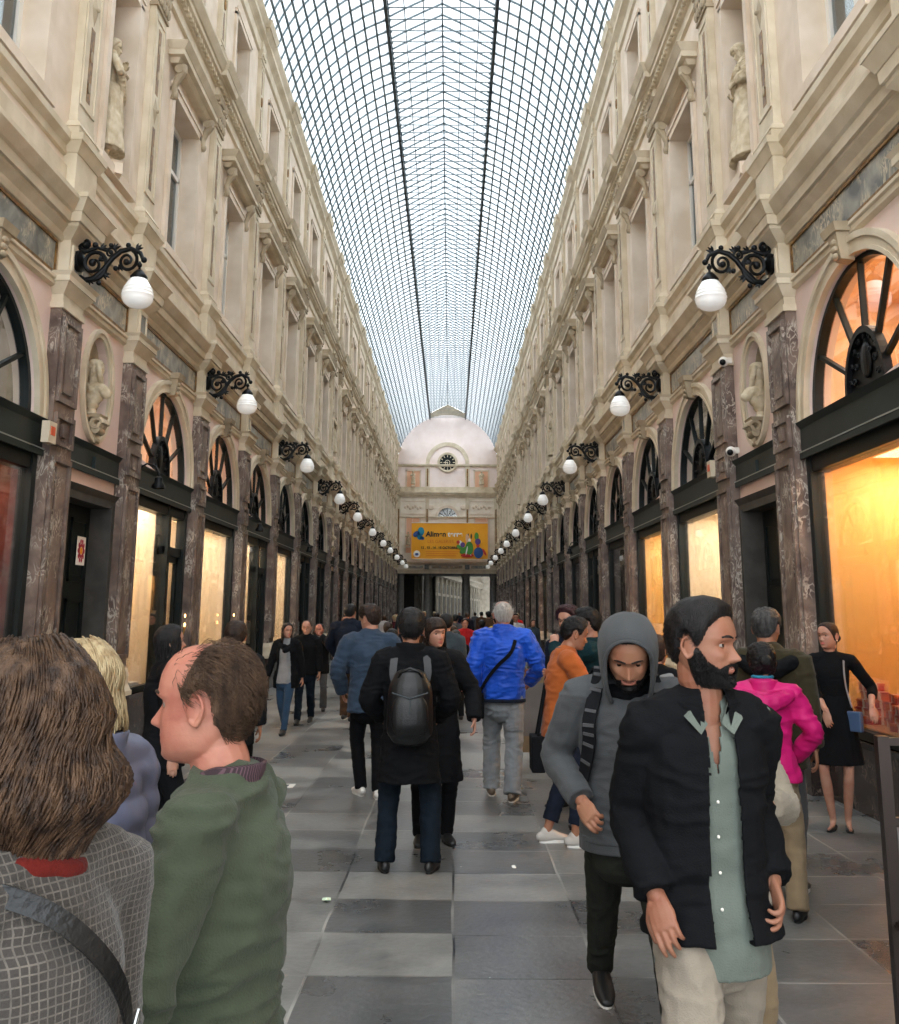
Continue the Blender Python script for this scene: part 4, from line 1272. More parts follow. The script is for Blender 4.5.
def shopfront(sd, xf, i, b, e, c):
    w = empty(wname(), (0, c, 0)); tag(w, kind='structure')
    h = AB / 2 - PW / 2 + .02
    fan(xf, w, c)
    m = MB(xf)
    m.box(-.2, .04, -h, h, 3.30, 3.62); m.frust(-.2, .04, -h, h, 3.60, 3.66, 0, .05); m.box(.04, .06, -h, h, 3.28, 3.34)
    f = m.build('fascia', MT['greenband'], w)
    m = MB(xf); m.box(.06, .066, -h, h, 3.345, 3.357); m.build('metal_strip', MT['silverline'], f)
    g = 1 if sd < 0 else 1
    door = (sd, i) in DOORBAY
    gu1 = h - .12 if not door else h - 1.02
    m = MB(xf)
    m.box(-.14, -.0, -h, -h + .12, 0, 3.3); m.box(-.14, -.0, h - .12, h, 0, 3.3)
    m.box(-.2, -.02, -h, h, 3.14, 3.3)
    m.box(-.10, -.01, -h + .10, gu1, .62, .70)
    if door:
        m.box(-.2, 0, gu1, gu1 + .14, 0, 3.3); m.box(-.16, -.04, gu1, h, 2.55, 2.68)
    m.build('frame', MT['greenwood'], w)
    m = MB(xf); m.box(-.2, .03, -h + .14, gu1, 0, .62); m.frust(-.2, .03, -h + .14, gu1, .56, .62, 0, .04)
    m.build('stall_riser', MT['darkbase'], w)
    m = MB(xf); m.box(-.06, -.052, -h + .10, gu1, .7, 3.16); m.build('pane', MT['shopglass'], w)
    if door:
        m = MB(xf); a, z = gu1 + .14, h - .16
        m.box(-.13, -.08, a, a + .09, .05, 2.55); m.box(-.13, -.08, z - .09, z, .05, 2.55)
        for q, r in ((.05, .75), (1.25, 1.33), (2.45, 2.55)): m.box(-.13, -.08, a, z, q, r)
        m.box(-.08, -.04, a + .03, a + .06, .95, 1.35)
        m.build('door_leaf', MT['greenwood'], w)
        m = MB(xf); m.box(-.11, -.105, a, z, .7, 3.1); m.build('door_pane', MT['shopglass'], w)
    # the room behind the glass
    key = (sd, i); lit = LIT.get(key)
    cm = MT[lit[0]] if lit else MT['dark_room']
    dep = 1.05 if not (sd > 0 and i == 1) else 2.1
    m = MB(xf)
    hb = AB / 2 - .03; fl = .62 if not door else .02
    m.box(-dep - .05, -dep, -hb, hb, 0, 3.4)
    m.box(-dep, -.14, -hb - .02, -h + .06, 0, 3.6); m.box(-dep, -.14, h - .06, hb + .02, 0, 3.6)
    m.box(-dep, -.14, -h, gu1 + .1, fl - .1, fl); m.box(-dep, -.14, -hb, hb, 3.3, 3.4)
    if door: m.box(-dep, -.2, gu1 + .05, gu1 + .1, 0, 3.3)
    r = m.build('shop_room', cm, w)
    m = MB(xf)
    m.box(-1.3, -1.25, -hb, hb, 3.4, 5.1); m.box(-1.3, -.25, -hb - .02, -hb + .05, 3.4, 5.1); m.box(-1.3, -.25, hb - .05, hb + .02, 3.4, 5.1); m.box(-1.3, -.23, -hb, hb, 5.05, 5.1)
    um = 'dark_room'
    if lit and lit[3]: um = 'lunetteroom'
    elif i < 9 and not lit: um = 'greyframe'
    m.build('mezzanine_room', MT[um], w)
    if lit and i <= 12:
        P = lit[2]
        area('shop_light', xf(-dep * .5 - .1, 0, 3.25), dep * .6, lit[1], P * 2.0, (0, 0, 0), w, sy=2.2)
        m = MB(xf)
        for q in (-.9, -.3, .3, .9): m.lathe(xf(-dep * .55, 0, 0) if False else (-dep * .6, q, 3.285), [(.05, 0), (.05, .012)], 10)
        m.build('downlight', MT['spot_glow'], r)
        if lit[3]:
            area('mezzanine_light', xf(-.8, 0, 5.0), .5, lit[4], lit[3] * 2.6, (0, 0, 0), w, sy=2.0)
    elif lit:
        m = MB(xf); m.box(-.9, -.4, -.9, .9, 3.27, 3.29); m.build('downlight', MT['spot_glow'], r)

def doorway(sd, xf, i, b, e, c):
    door_no[0] += 1
    d = empty('door_%d' % door_no[0], (0, c, 0)); tag(d, kind='structure')
    h = NB / 2 - PW / 2 + .02
    m = MB(xf); m.box(-.2, .04, -h, h, 3.30, 3.58); m.frust(-.2, .04, -h, h, 3.56, 3.62, 0, .05); m.box(.04, .06, -h, h, 3.28, 3.34)
    m.box(.04, .075, -.03, .03, 3.36, 3.5)
    f = m.build('fascia', MT['greenband'], d)
    m = MB(xf); m.box(.06, .066, -h, h, 3.345, 3.357); m.build('metal_strip', MT['silverline'], f)
    m = MB(xf)
    for q in (-1, 1):
        a, z = sorted((q * h, q * (h - .17)))
        m.box(-.30, .03, a, z, 0, 2.98)
        a, z = sorted((q * (h - .13), q * (h - .17)))
        m.box(.03, .05, a, z, 0, 2.98)
    m.box(-.30, .03, -h, h, 2.96, 3.10); m.frust(0, .03, -h, h, 3.05, 3.12, .0, .05)
    m.build('door_frame', MT['greyframe'], d)
    m = MB(xf); k = h - .17
    for s_ in (-1, 1):
        a, z = sorted((s_ * .01, s_ * k))
        m.box(-.28, -.22, a, z, .03, 2.96)
        for z0, z1 in ((.25, 1.0), (1.12, 1.85), (2.05, 2.8)):
            p, q = a + .12, z - .12
            m.box(-.22, -.195, p, q, z0, z0 + .04); m.box(-.22, -.195, p, q, z1 - .04, z1)
            m.box(-.22, -.195, p, p + .04, z0, z1); m.box(-.22, -.195, q - .04, q, z0, z1)
            m.box(-.22, -.205, p + .07, q - .07, z0 + .08, z1 - .08)
    m.build('door_leaf', MT['greenwood'], d)
    m = MB(xf); m.box(-.195, -.18, .42, .62, 1.0, 1.28); m.ball((-.17, .1, 1.1), .035, 10, 8)
    m.build('brass_plate', MT['brass'], d)
    m = MB(xf); m.box(-.30, .03, -h, h, 0, .03); m.build('threshold', MT['granite'], d)

# ------------------------------------------------------------------ gallery
mat('lunetteroom', S(250, 222, 190), .6, c2=S(236, 196, 156), scale=1.6)
WL = build_side(-1)
WR = build_side(1)

m = MB(); m.box(-6.5, 6.5, Y0, 130, -.12, 0)
fl = m.build('floor', MT['slabs']); tag(fl, kind='structure')

# ------------------------------------------------------------------ glass vault
def arcpt(a):      # cross-section, a from 0 (right eave) to PI (left eave)
    R = 3.96
    return (R * math.cos(a), 13.15 + R * math.sin(a))
A0 = math.asin(1.28 / 3.96)
ALN = math.acos(1.42 / 3.96)      # where the lantern starts
roof = empty('ceiling'); tag(roof, kind='structure')
side_pts = [arcpt(A0 + (ALN - A0) * t / 11) for t in range(12)]        # eave -> lantern foot
lz = side_pts[-1][1]
lan = [(1.42, lz), (1.42, lz + .42), (1.0, lz + .66), (.5, lz + .92), (0, lz + 1.17)]
half = side_pts + lan[1:]
ya, yb = Y0, YW
m = MB()
for sgn in (-1, 1):
    vs = []; n = len(half)
    for (x, z) in half: vs += [(sgn * x, ya, z), (sgn * x, yb, z)]
    m.add(vs, [(2 * i, 2 * i + 1, 2 * i + 3, 2 * i + 2) for i in range(n - 1)])
m.build('glazing', MT['roofglass'], roof)
def barbox(m, p, q, y, t, dz):     # transverse bar segment from p to q (x,z), at y
    d = Vector((q[0] - p[0], q[1] - p[1])); nrm = Vector((-d.y, d.x)).normalized() * dz / 2
    vs = []
    for yy in (y - t / 2, y + t / 2):
        vs += [(p[0] + nrm.x, yy, p[1] + nrm.y), (q[0] + nrm.x, yy, q[1] + nrm.y), (q[0] - nrm.x, yy, q[1] - nrm.y), (p[0] - nrm.x, yy, p[1] - nrm.y)]
    m.add(vs, [(0, 1, 2, 3), (4, 7, 6, 5), (0, 4, 5, 1), (1, 5, 6, 2), (2, 6, 7, 3), (3, 7, 4, 0)])
STEP = .50
m = MB(); k = 0; q = ya
while q < yb:
    big = False
    for sgn in (-1, 1):
        for a, b in zip(side_pts[:-1], side_pts[1:]):
            barbox(m, (sgn * a[0], a[1] - .02), (sgn * b[0], b[1] - .02), q, .024, .05)
    q += STEP; k += 1
m.build('curved_ribs', MT['iron_grey'], roof)
m = MB()
for sgn in (-1, 1):
    for j, (x, z) in enumerate(side_pts[:-1]):
        m.box(sgn * x - .024, sgn * x + .024, ya, yb, z - .06, z - .01)
m.build('purlins', MT['iron_grey'], roof)
m = MB()
for sgn in (-1, 1):
    m.box(sgn * 1.42 - .04, sgn * 1.42 + .04, ya, yb, lz - .10, lz + .02)
    m.box(sgn * 1.42 - .025, sgn * 1.42 + .025, ya, yb, lz + .40, lz + .45)
    for (x, z) in lan[2:-1]: m.box(sgn * x - .012, sgn * x + .012, ya, yb, z - .05, z - .01)
m.box(-.02, .02, ya, yb, lz + 1.11, lz + 1.16)
m.build('lantern_beams', MT['iron_dark'], roof)
m = MB(); q = ya; k = 0
while q < yb:
    for sgn in (-1, 1):
        pts = [(sgn * x, z) for x, z in lan]
        for a, b in zip(pts[1:-1], pts[2:]): barbox(m, (a[0], a[1] - .02), (b[0], b[1] - .02), q, .022, .05)
        barbox(m, pts[0], pts[1], q, .03, .03)
    m.box(-1.42, 1.42, q - .010, q + .010, lz - .02, lz + .005)
    for sgn in (-1, 1):
        m.tube([(sgn * 1.42, q, lz), (sgn * 1.42, q + STEP / 2, lz + .40)], .014, 4, False); m.tube([(sgn * 1.42, q + STEP / 2, lz + .40), (sgn * 1.42, q + STEP, lz)], .014, 4, False)
        m.box(sgn * 1.42 - .10, sgn * 1.42 + .10, q - .02, q + .02, lz - .06, lz)
    q += STEP; k += 1
m.build('lantern_ribs', MT['iron_grey'], roof)

# ------------------------------------------------------------------ end wall
we = empty('wall_end'); tag(we, kind='structure')
X = HW
m = MB()   # local: x = depth away (so that arch() works): (w,u,z) -> (u, YW - w, z)
mat('stucco_pale', S(240, 224, 218), .75, c2=S(232, 214, 206), scale=1.5); mat('stone_white', S(236, 226, 212), .7, c2=S(222, 210, 192), scale=2); mat('far_stone', S(150, 143, 130), .7, c2=S(130, 122, 108), scale=2)
ex = lambda w, u, z: (u, YW - w, z)
m = MB(ex); m.mi = 0
spandrel(m, -.3, 0, -.6, .6, 8.5, 8.9, 0, 8.5, .4, .38) if False else None
# upper field with semicircular head
vs = [(0, 0, 13.2)]; n = 40
for j in range(n + 1):
    a = PI * j / n; vs.append((0, 3.97 * math.cos(a), 13.17 + 3.96 * math.sin(a)))
m.add(vs, [(0, j + 1, j + 2) for j in range(n)])
m.box(-.3, 0, -X, X, 10.9, 13.2)
m.mi = 1
m.box(-.3, 0, -X, X, 4.75, 10.9)
m.mi = 2
m.add([(-.02, -1.42, lz - .3), (-.02, 1.42, lz - .3), (-.02, 1.42, lz + .42), (-.02, 0, lz + 1.17), (-.02, -1.42, lz + .42)], [(0, 1, 2, 3, 4)])
m.build('masonry', [MT['stucco_pale'], MT['stone_white'], MT['stone_dark']], we)
m = MB(ex)
m.box(0, .12, -X, X, 12.96, 13.04); m.box(0, .18, -X, X, 13.04, 13.14)
m.box(0, .10, -X, X, 10.55, 10.72); m.box(0, .22, -X, X, 10.72, 10.86); m.box(0, .3, -X, X, 10.86, 10.98)
m.box(0, .08, -X, X, 10.98, 11.35)
m.box(0, .10, -X, X, 8.95, 9.03)
m.box(0, .1, -X, X, 5.3, 5.4); m.box(0, .22, -X, X, 5.4, 5.52); m.box(0, .12, -X, X, 4.62, 4.86); m.box(0, .16, -X, X, 4.86, 4.92)
m.build('mouldings', MT['stone'], we)
m = MB(ex)
m.mi = 0
# round the clock: arch band
m.arch(0, .08, 0, 13.2, 1.42, 1.72, 30, ry=1.0)
for q in (-1.57, 1.57): m.box(0, .10, q - .17, q + .17, 11.2, 12.96)
for q in (-1.57, 1.57, -3.8, 3.8): m.box(0, .10, q - .14, q + .14, 6.2, 10.55)
m.build('arch_band', MT['stone'], we)
m = MB(ex)
for q in (-1.57, 1.57):
    m.box(.10, .11, q - .06, q + .06, 11.4, 12.8)
    m.box(.10, .11, q - .06, q + .06, 6.4, 9.6)
for q in (-3.8, 3.8): m.box(.10, .11, q - .05, q + .05, 6.4, 9.6)
m.build('inlay', MT['gilt'], we)
m = MB(ex)
for q in (-2.68, 2.68):
    m.box(0, .05, q - .62, q - .5, 11.3, 12.7); m.box(0, .05, q + .5, q + .62, 11.3, 12.7); m.box(0, .05, q - .62, q + .62, 12.6, 12.72)
    m.box(0, .05, q - .62, q - .5, 6.2, 8.9); m.box(0, .05, q + .5, q + .62, 6.2, 8.9); m.box(0, .05, q - .9, q + .9, 9.2, 9.25); m.box(0, .05, q - .9, q + .9, 10.2, 10.25)
    for t in range(7): m.ball((.03, q - .6 + .2 * t, 9.75 + .1 * math.sin(t * 2.1)), (.03, .12, .12), 8, 6)
    m.ball((.03, q / 2.05, 9.75), (.03, .3, .2), 8, 6)
m.arch(0, .08, 0, 8.95, .75, .95, 24)
m.build('panel_frames', MT['stone_pale'], we)
mat('peach', S(228, 178, 146), .7)
m = MB(ex)
for q in (-2.68, 2.68): m.box(0, .01, q - .5, q + .5, 11.35, 12.6); m.box(0, .01, q - .5, q + .5, 6.2, 8.9)
m.build('niche_ground', MT['peach'], we)
m = MB(ex); vs = [(.01, 0, 8.95)]
for j in range(21):
    a = PI * j / 20; vs.append((.01, .75 * math.cos(a), 8.95 + .75 * math.sin(a)))
m.add(vs, [(0, j + 1, j + 2) for j in range(20)])
m.build('fanlight_pane', MT['windowglass'], we)
m = MB(ex)
for a in (30, 60, 90, 120, 150):
    t = math.radians(a); m.tube([(.03, 0, 8.95), (.03, .75 * math.cos(t), 8.95 + .75 * math.sin(t))], .025, 5)
m.build('fanlight_bars', MT['iron_dark'], we)
m = MB(ex); m.box(.10, .13, -3.3, -1.85, 5.02, 5.22); m.box(.10, .13, 1.85, 3.3, 5.02, 5.22); m.box(.1, .13, -1.2, 1.2, 5.02, 5.22)
m.build('frieze_panel', MT['friezemarble'], we)
m = MB(ex)
for t in range(24):
    if t in (6, 13, 17): continue
    m.box(.13, .145, -1.13 + t * .096, -1.13 + t * .096 + .055, 5.06, 5.18)
m.build('gilt_lettering', MT['gilt'], we)
m = MB(ex)
for q in (-1.57, 1.57): m.box(0, .14, q - .17, q + .17, 4.95, 5.3)
m.build('frieze_block', MT['granite'], we)
# passage with columns under the end wall
m = MB(ex)
for q in (-1.5, 1.5):
    m.lathe((.0, 0, 0), [], 3) if False else None
def column(x, yy, r=.30, z1=4.62, nm='column'):
    o = MB()
    o.lathe((x, yy, 0), [(r * 1.35, 0), (r * 1.35, .15), (r * 1.15, .22), (r * 1.2, .3), (r, .38), (r * .98, z1 - 1.5), (r * .88, z1 - .28), (r * 1.0, z1 - .22), (r * .92, z1 - .18), (r * 1.15, z1 - .08), (r * 1.2, z1)], 24)
    return o.build(nm, MT['iron_grey'] if False else MT['columnstone'], we, smooth=40)
mat('columnstone', S(104, 102, 98), .5, c2=S(84, 82, 78), scale=5)
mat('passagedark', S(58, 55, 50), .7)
for yy in (YW + .1, YW + 5.2):
    for q in (-1.5, 1.5): column(q, yy)
for q in (-3.55, 3.55): column(q, YW + .05, .26)
m = MB()
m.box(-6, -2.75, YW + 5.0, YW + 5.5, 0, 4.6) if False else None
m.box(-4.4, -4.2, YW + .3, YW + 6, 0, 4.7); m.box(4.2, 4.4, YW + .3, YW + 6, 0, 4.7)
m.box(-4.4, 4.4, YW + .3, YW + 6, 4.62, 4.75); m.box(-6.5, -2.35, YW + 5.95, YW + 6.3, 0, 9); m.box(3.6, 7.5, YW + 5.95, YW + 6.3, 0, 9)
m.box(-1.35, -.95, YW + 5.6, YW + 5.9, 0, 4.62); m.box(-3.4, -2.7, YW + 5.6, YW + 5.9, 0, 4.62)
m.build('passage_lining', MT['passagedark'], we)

# second gallery beyond the passage, turned to the right
m = MB(); ang = math.radians(6.5); o2 = Vector((-1.9, YW + 8, 0)); dv = Vector((math.sin(ang), math.cos(ang), 0)); nv = Vector((math.cos(ang), -math.sin(ang), 0))
def g2(w, u, z):
    p = o2 + dv * u + nv * w
    return (p.x, p.y, z)
far = empty('wall_far'); tag(far, kind='structure')
m = MB(g2); m.box(-.3, 0, -4, 60, 0, 14); m.build('masonry', MT['far_stone'], far)
m = MB(g2)
for t in range(17):
    u = -3 + t * 3.4
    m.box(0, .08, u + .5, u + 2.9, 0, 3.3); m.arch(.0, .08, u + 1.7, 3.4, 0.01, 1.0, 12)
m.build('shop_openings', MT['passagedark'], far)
m = MB(g2)
for t in range(17): m.box(.0, .22, -3 + t * 3.4 - .2, -3 + t * 3.4 + .2, 0, 4.9)
m.build('pilasters', MT['far_stone'], far)
m = MB(g2); m.box(0, .3, -4, 60, 5.0, 5.5); m.box(0, .4, -4, 60, 5.5, 5.8); m.box(0, .12, -4, 60, 3.2, 3.45)
m.build('cornices', MT['far_stone'], far)
m = MB(g2); m.box(7.6, 7.9, -4, 60, 0, 14); m.build('masonry', MT['far_stone'], far)
m = MB(g2)
m.box(-1, 9, 58, 58.3, 0, 14); m.build('end_masonry', MT['far_stone'], far)
# ------------------------------------------------------------------ clock
ck = empty('wall_clock', (0, YW - .02, 13.30)); tag(ck, 'large round clock with dark green face and gilt hour marks high on the end wall', 'clock')
ex0 = lambda w, u, z: (u, -w, z)
m = MB(ex0); m.arch(0, .1, 0, 0, .62, .80, 40, 0, 2 * PI); m.arch(.1, .14, 0, 0, .70, .76, 40, 0, 2 * PI); m.build('rim', MT['stone'], ck)
m = MB(ex0); m.lathe((0, 0, 0), [(.63, 0), (.63, .04)], 40, 'x'); m.build('dial', MT['greenwood'], ck)
for k in range(12):
    m = MB(ex0)
    a = 2 * PI * k / 12; c, s_ = math.cos(a), math.sin(a)
    m.add([(w, r * c - p * s_, r * s_ + p * c) for w in (.04, .06) for r, p in ((.42, .025), (.42, -.025), (.58, -.04), (.58, .04))], [(0, 1, 2, 3), (4, 5, 6, 7), (0, 1, 5, 4), (1, 2, 6, 5), (2, 3, 7, 6), (3, 0, 4, 7)]); m.build('hour_mark', MT['stone'], ck)
m = MB(ex0); m.arch(.04, .055, 0, 0, .16, .2, 24, 0, 2 * PI)
m.build('inner_ring', MT['stone'], ck)
m = MB(ex0); m.tube([(.07, 0, .05), (.07, 0, -.5)], .022, 6); m.tube([(.075, .04, 0), (.075, -.32, -.02)], .03, 6); m.build('hands', MT['stone'], ck)
# ------------------------------------------------------------------ banner
bn = empty('event_banner', (0, YW - 1.3, 0)); tag(bn, 'orange yellow hanging event banner with vegetable picture across the end wall', 'banner')
mat('banner_orange', S(250, 176, 34), .6, c2=S(244, 166, 26), scale=.8)
FD = YW - 1.3
bx0, bx1, bz0, bz1 = -2.72, 3.12, 5.66, 8.42
m = MB(); n = 30; vs = []; fs = []
for i in range(n + 1):
    u = i / n
    for (v) in range(9):
        t = v / 8
        x = bx0 + (bx1 - bx0) * u; z = bz0 + (bz1 - bz0) * t
        vs.append((x, .02 * math.sin(u * 19 + t * 3) + .015 * math.sin(t * 9), z))
for i in range(n):
    for v in range(8): fs.append((i * 9 + v, (i + 1) * 9 + v, (i + 1) * 9 + v + 1, i * 9 + v + 1))
m.add(vs, fs)
m.build('cloth', MT['banner_orange'], bn, smooth=True)
mat('ink_black', S(28, 26, 26), .6); mat('ink_white', S(245, 240, 230), .6); mat('ink_teal', S(28, 140, 170), .6); mat('ink_blue', S(40, 80, 140), .6)
mat('ink_red', S(206, 50, 36), .6); mat('ink_green', S(70, 140, 50), .6); mat('ink_purple', S(90, 60, 130), .6); mat('ink_orange', S(226, 120, 30), .6)
def text(s_, x, z, size, mt, parent, y=-.05, name='lettering', bold=0.0, rot=(PI / 2, 0, 0), align='LEFT', ex=.002):
    cu = bpy.data.curves.new(name, 'FONT'); cu.body = s_; cu.size = size; cu.extrude = ex; cu.align_x = align; cu.offset = bold
    o = bpy.data.objects.new(name, cu); COL.objects.link(o)
    dg = bpy.context.evaluated_depsgraph_get()
    me = bpy.data.meshes.new_from_object(o.evaluated_get(dg)); me.name = name
    bpy.data.objects.remove(o)
    me.materials.clear(); me.materials.append(mt)
    o = bpy.data.objects.new(name, me); COL.objects.link(o); o.parent = parent; o.location = (x, y, z); o.rotation_euler = rot
    return o
text('Alimen', -1.62, 7.38, .54, MT['ink_black'], bn, bold=.018)
text('terre', .06, 7.38, .54, MT['ink_white'], bn, bold=.018)
text('LES GALERIES', -1.5, 6.88, .34, MT['ink_orange'], bn)
text('12 . 13 . 14 . 15 OCTOBRE', -2.0, 6.44, .25, MT['ink_black'], bn, bold=.008)
m = MB()
for q in (6.2, 6.05, 5.9):
    m.box(-1.6, 1.0 - (6.2 - q), -.05, -.045, q, q + .035)
m.build('small_print', MT['ink_orange'], bn)
def disc(mt, x, z, rx, rz, y=-.05, name='motif', rot=0):
    m = MB(); n = 20; vs = []
    for yy in (y, y + .01):
        for k in range(n):
            a = 2 * PI * k / n; p, q = rx * math.cos(a), rz * math.sin(a)
            vs.append((x + p * math.cos(rot) - q * math.sin(rot), yy, z + p * math.sin(rot) + q * math.cos(rot)))
    m.add(vs, [tuple(range(n)), tuple(range(n, 2 * n))[::-1]] + [(k, (k + 1) % n, n + (k + 1) % n, n + k) for k in range(n)])
    return m.build(name, mt, bn)
disc(MT['ink_blue'], -2.35, 7.55, .28, .2, name='butterfly_wing', rot=.6); disc(MT['ink_teal'], -2.0, 7.75, .25, .33, name='butterfly_wing'); disc(MT['ink_teal'], -2.1, 7.35, .2, .25, name='butterfly_wing', rot=.4); disc(MT['ink_blue'], -1.9, 7.25, .18, .12, name='butterfly_wing', rot=-.4)
disc(MT['ink_white'], -2.3, 6.05, .26, .26, name='round_badge'); disc(MT['ink_blue'], -2.3, 6.02, .14, .1, y=-.06, name='badge_motif')
random.seed(3)
for (mt, x, z, rx, rz, ro) in [('ink_green', 1.35, 6.35, .42, .22, .5), ('ink_green', 1.0, 6.55, .3, .14, -.5), ('ink_white', 1.05, 6.85, .13, .24, .3), ('ink_red', .85, 6.95, .13, .13, 0), ('ink_purple', 1.2, 6.75, .18, .2, 0),
        ('peach', 1.6, 7.1, .16, .5, .2), ('ink_black', 1.62, 7.4, .06, .22, 0), ('ink_black', 1.85, 7.4, .06, .2, 0), ('ink_white', 1.72, 7.1, .1, .14, 0), ('ink_green', 2.25, 7.4, .16, .3, 0), ('ink_purple', 2.35, 7.0, .22, .24, 0), ('ink_red', 2.35, 6.7, .12, .16, 0),
        ('ink_green', 1.7, 6.5, .3, .5, 0), ('banner_orange', 1.75, 6.7, .2, .3, 0), ('ink_blue', 2.4, 6.15, .36, .42, 0), ('ink_red', 1.55, 5.95, .5, .14, 0), ('ink_white', 1.75, 6.3, .05, .4, .2), ('ink_white', 1.5, 6.3, .05, .35, -.2), ('ink_red', 2.85, 6.2, .08, .3, .5)]:
    disc(MT[mt], x, z, rx, rz, rot=ro, y=-.05 - random.random() * .03, name='painted_vegetable')
m = MB(); 
for q in (bx0 + .05, bx1 - .05): m.tube([(q, 0, bz1), (q, 1.2, 9.0)], .01, 4)
m.tube([(bx0, 0, bz1), (bx1, 0, bz1)], .025, 6); m.tube([(bx0, 0, bz0), (bx1, 0, bz0)], .025, 6)
m.build('hanging_rail', MT['white_paint'], bn)
# ------------------------------------------------------------------ wall lamps
def lamp(sd):
    root = empty('wall_lamp'); X0 = HW - .12
    f = lambda w, z: (sd * (X0 - w * .875), 0, z)
    m = MB()
    def scroll(cx, cz, r0, a0, turns, dirn, r=.022, shrink=1.0):
        pts = []
        for k in range(26):
            t = k / 25; a = a0 + dirn * turns * 2 * PI * t; rr = r0 * (1 - .86 * t * shrink)
            pts.append(f(cx + rr * math.cos(a), cz + rr * math.sin(a)))
        m.tube(pts, [r * (1 - .4 * k / 25) for k in range(26)], 6)
        m.ball(pts[-1], r * 1.7, 8, 6)
    # outer and inner big scrolls and their joining arm
    arm = [f(.05, -.20), f(.12, -.24), f(.24, -.22), f(.36, -.10), f(.45, .02), f(.55, .10), f(.68, .13), f(.80, .08), f(.85, -.02)]
    m.tube(arm, [.03, .035, .035, .03, .03, .03, .028, .025, .02], 8)
    scroll(.22, -.05, .19, -PI * .6, 1.7, 1, .026)
    scroll(.64, -.01, .14, PI * .5, 1.6, -1, .022)
    scroll(.42, .08, .07, 0, 1.2, 1, .016)
    scroll(.10, .17, .09, -PI / 2, 1.3, -1, .022)
    m.tube([f(.02, .12), f(.12, .10), f(.25, .14), f(.38, .10)], [.03, .025, .02, .015], 6)
    for (w, z, s_) in ((.85, .0, .035), (.64, .17, .03), (.30, -.27, .03), (.50, -.10, .03), (.22, .17, .035), (.42, .17, .028), (.07, -.26, .035)):
        m.ball(f(w, z), s_, 8, 6)
    for (w, z, aa) in ((.3, .12, .8), (.47, .12, 1.2), (.18, -.22, -1), (.36, -.16, -.7), (.55, -.06, -1.2), (.75, .12, .9), (.10, -.05, 2.5), (.28, .0, .4)):
        d = Vector((math.cos(aa), math.sin(aa)))
        for q in (-.6, 0, .6):
            e_ = Vector((math.cos(aa + q), math.sin(aa + q)))
            m.tube([f(w, z), f(w + e_.x * .045, z + e_.y * .045), f(w + e_.x * .075 + .01, z + e_.y * .075)], [.018, .016, .004], 5)
    m.lathe((sd * (X0 - .02), 0, -.02), [(.12, -.03), (.12, .03), (.06, .06)] if sd < 0 else [(.12, .03), (.12, -.03), (.06, -.06)], 16, 'x')
    m.build('bracket', MT['blackiron'], root, smooth=50)
    gx = sd * (X0 - .70)
    m = MB(); m.tube([(gx, 0, -.02), (gx, 0, -.13)], .014, 6); m.ball((gx, 0, -.06), .03, 8, 6); m.lathe((gx, 0, -.2), [(.09, -.03), (.095, 0), (.06, .05), (.03, .08)], 16)
    m.build('gallery_cap', MT['blackiron'], root, smooth=50)
    m = MB()
    pr = [(.085, 0), (.10, -.02), (.13, -.07), (.152, -.11), (.157, -.118), (.150, -.124), (.165, -.15), (.170, -.157), (.163, -.163), (.172, -.19), (.176, -.197), (.168, -.203), (.165, -.24), (.145, -.28), (.11, -.31), (.06, -.33), (.01, -.335)]
    m.lathe((gx, 0, -.22), [(a, b) for a, b in pr], 28)
    m.build('globe', MT['opal'], root, smooth=True)
    return root
lampY = [10.05, 15.8, 22.7, 29.6, 35.35, 42.25, 49.15, 54.9, 61.8, 68.7, 74.35]
ordn = ['nearest', 'second', 'third', 'fourth', 'fifth', 'sixth', 'seventh', 'eighth', 'ninth', 'tenth', 'farthest']
for sd in (-1, 1):
    L0 = lamp(sd)
    for k, yy in enumerate(lampY):
        o = L0 if k == 0 else copy_tree(L0)
        o.location = (0, yy, 5.53)
        side = 'left' if sd < 0 else 'right'
        extra = {0: ' beside the bust niche'}.get(k, ', counted from the camera' if k < 10 else '')
        tag(o, '%s black scroll wall lamp with white globe on the %s facade%s' % (ordn[k], side, extra), 'wall lamp', 'scroll bracket lamps along both facades')
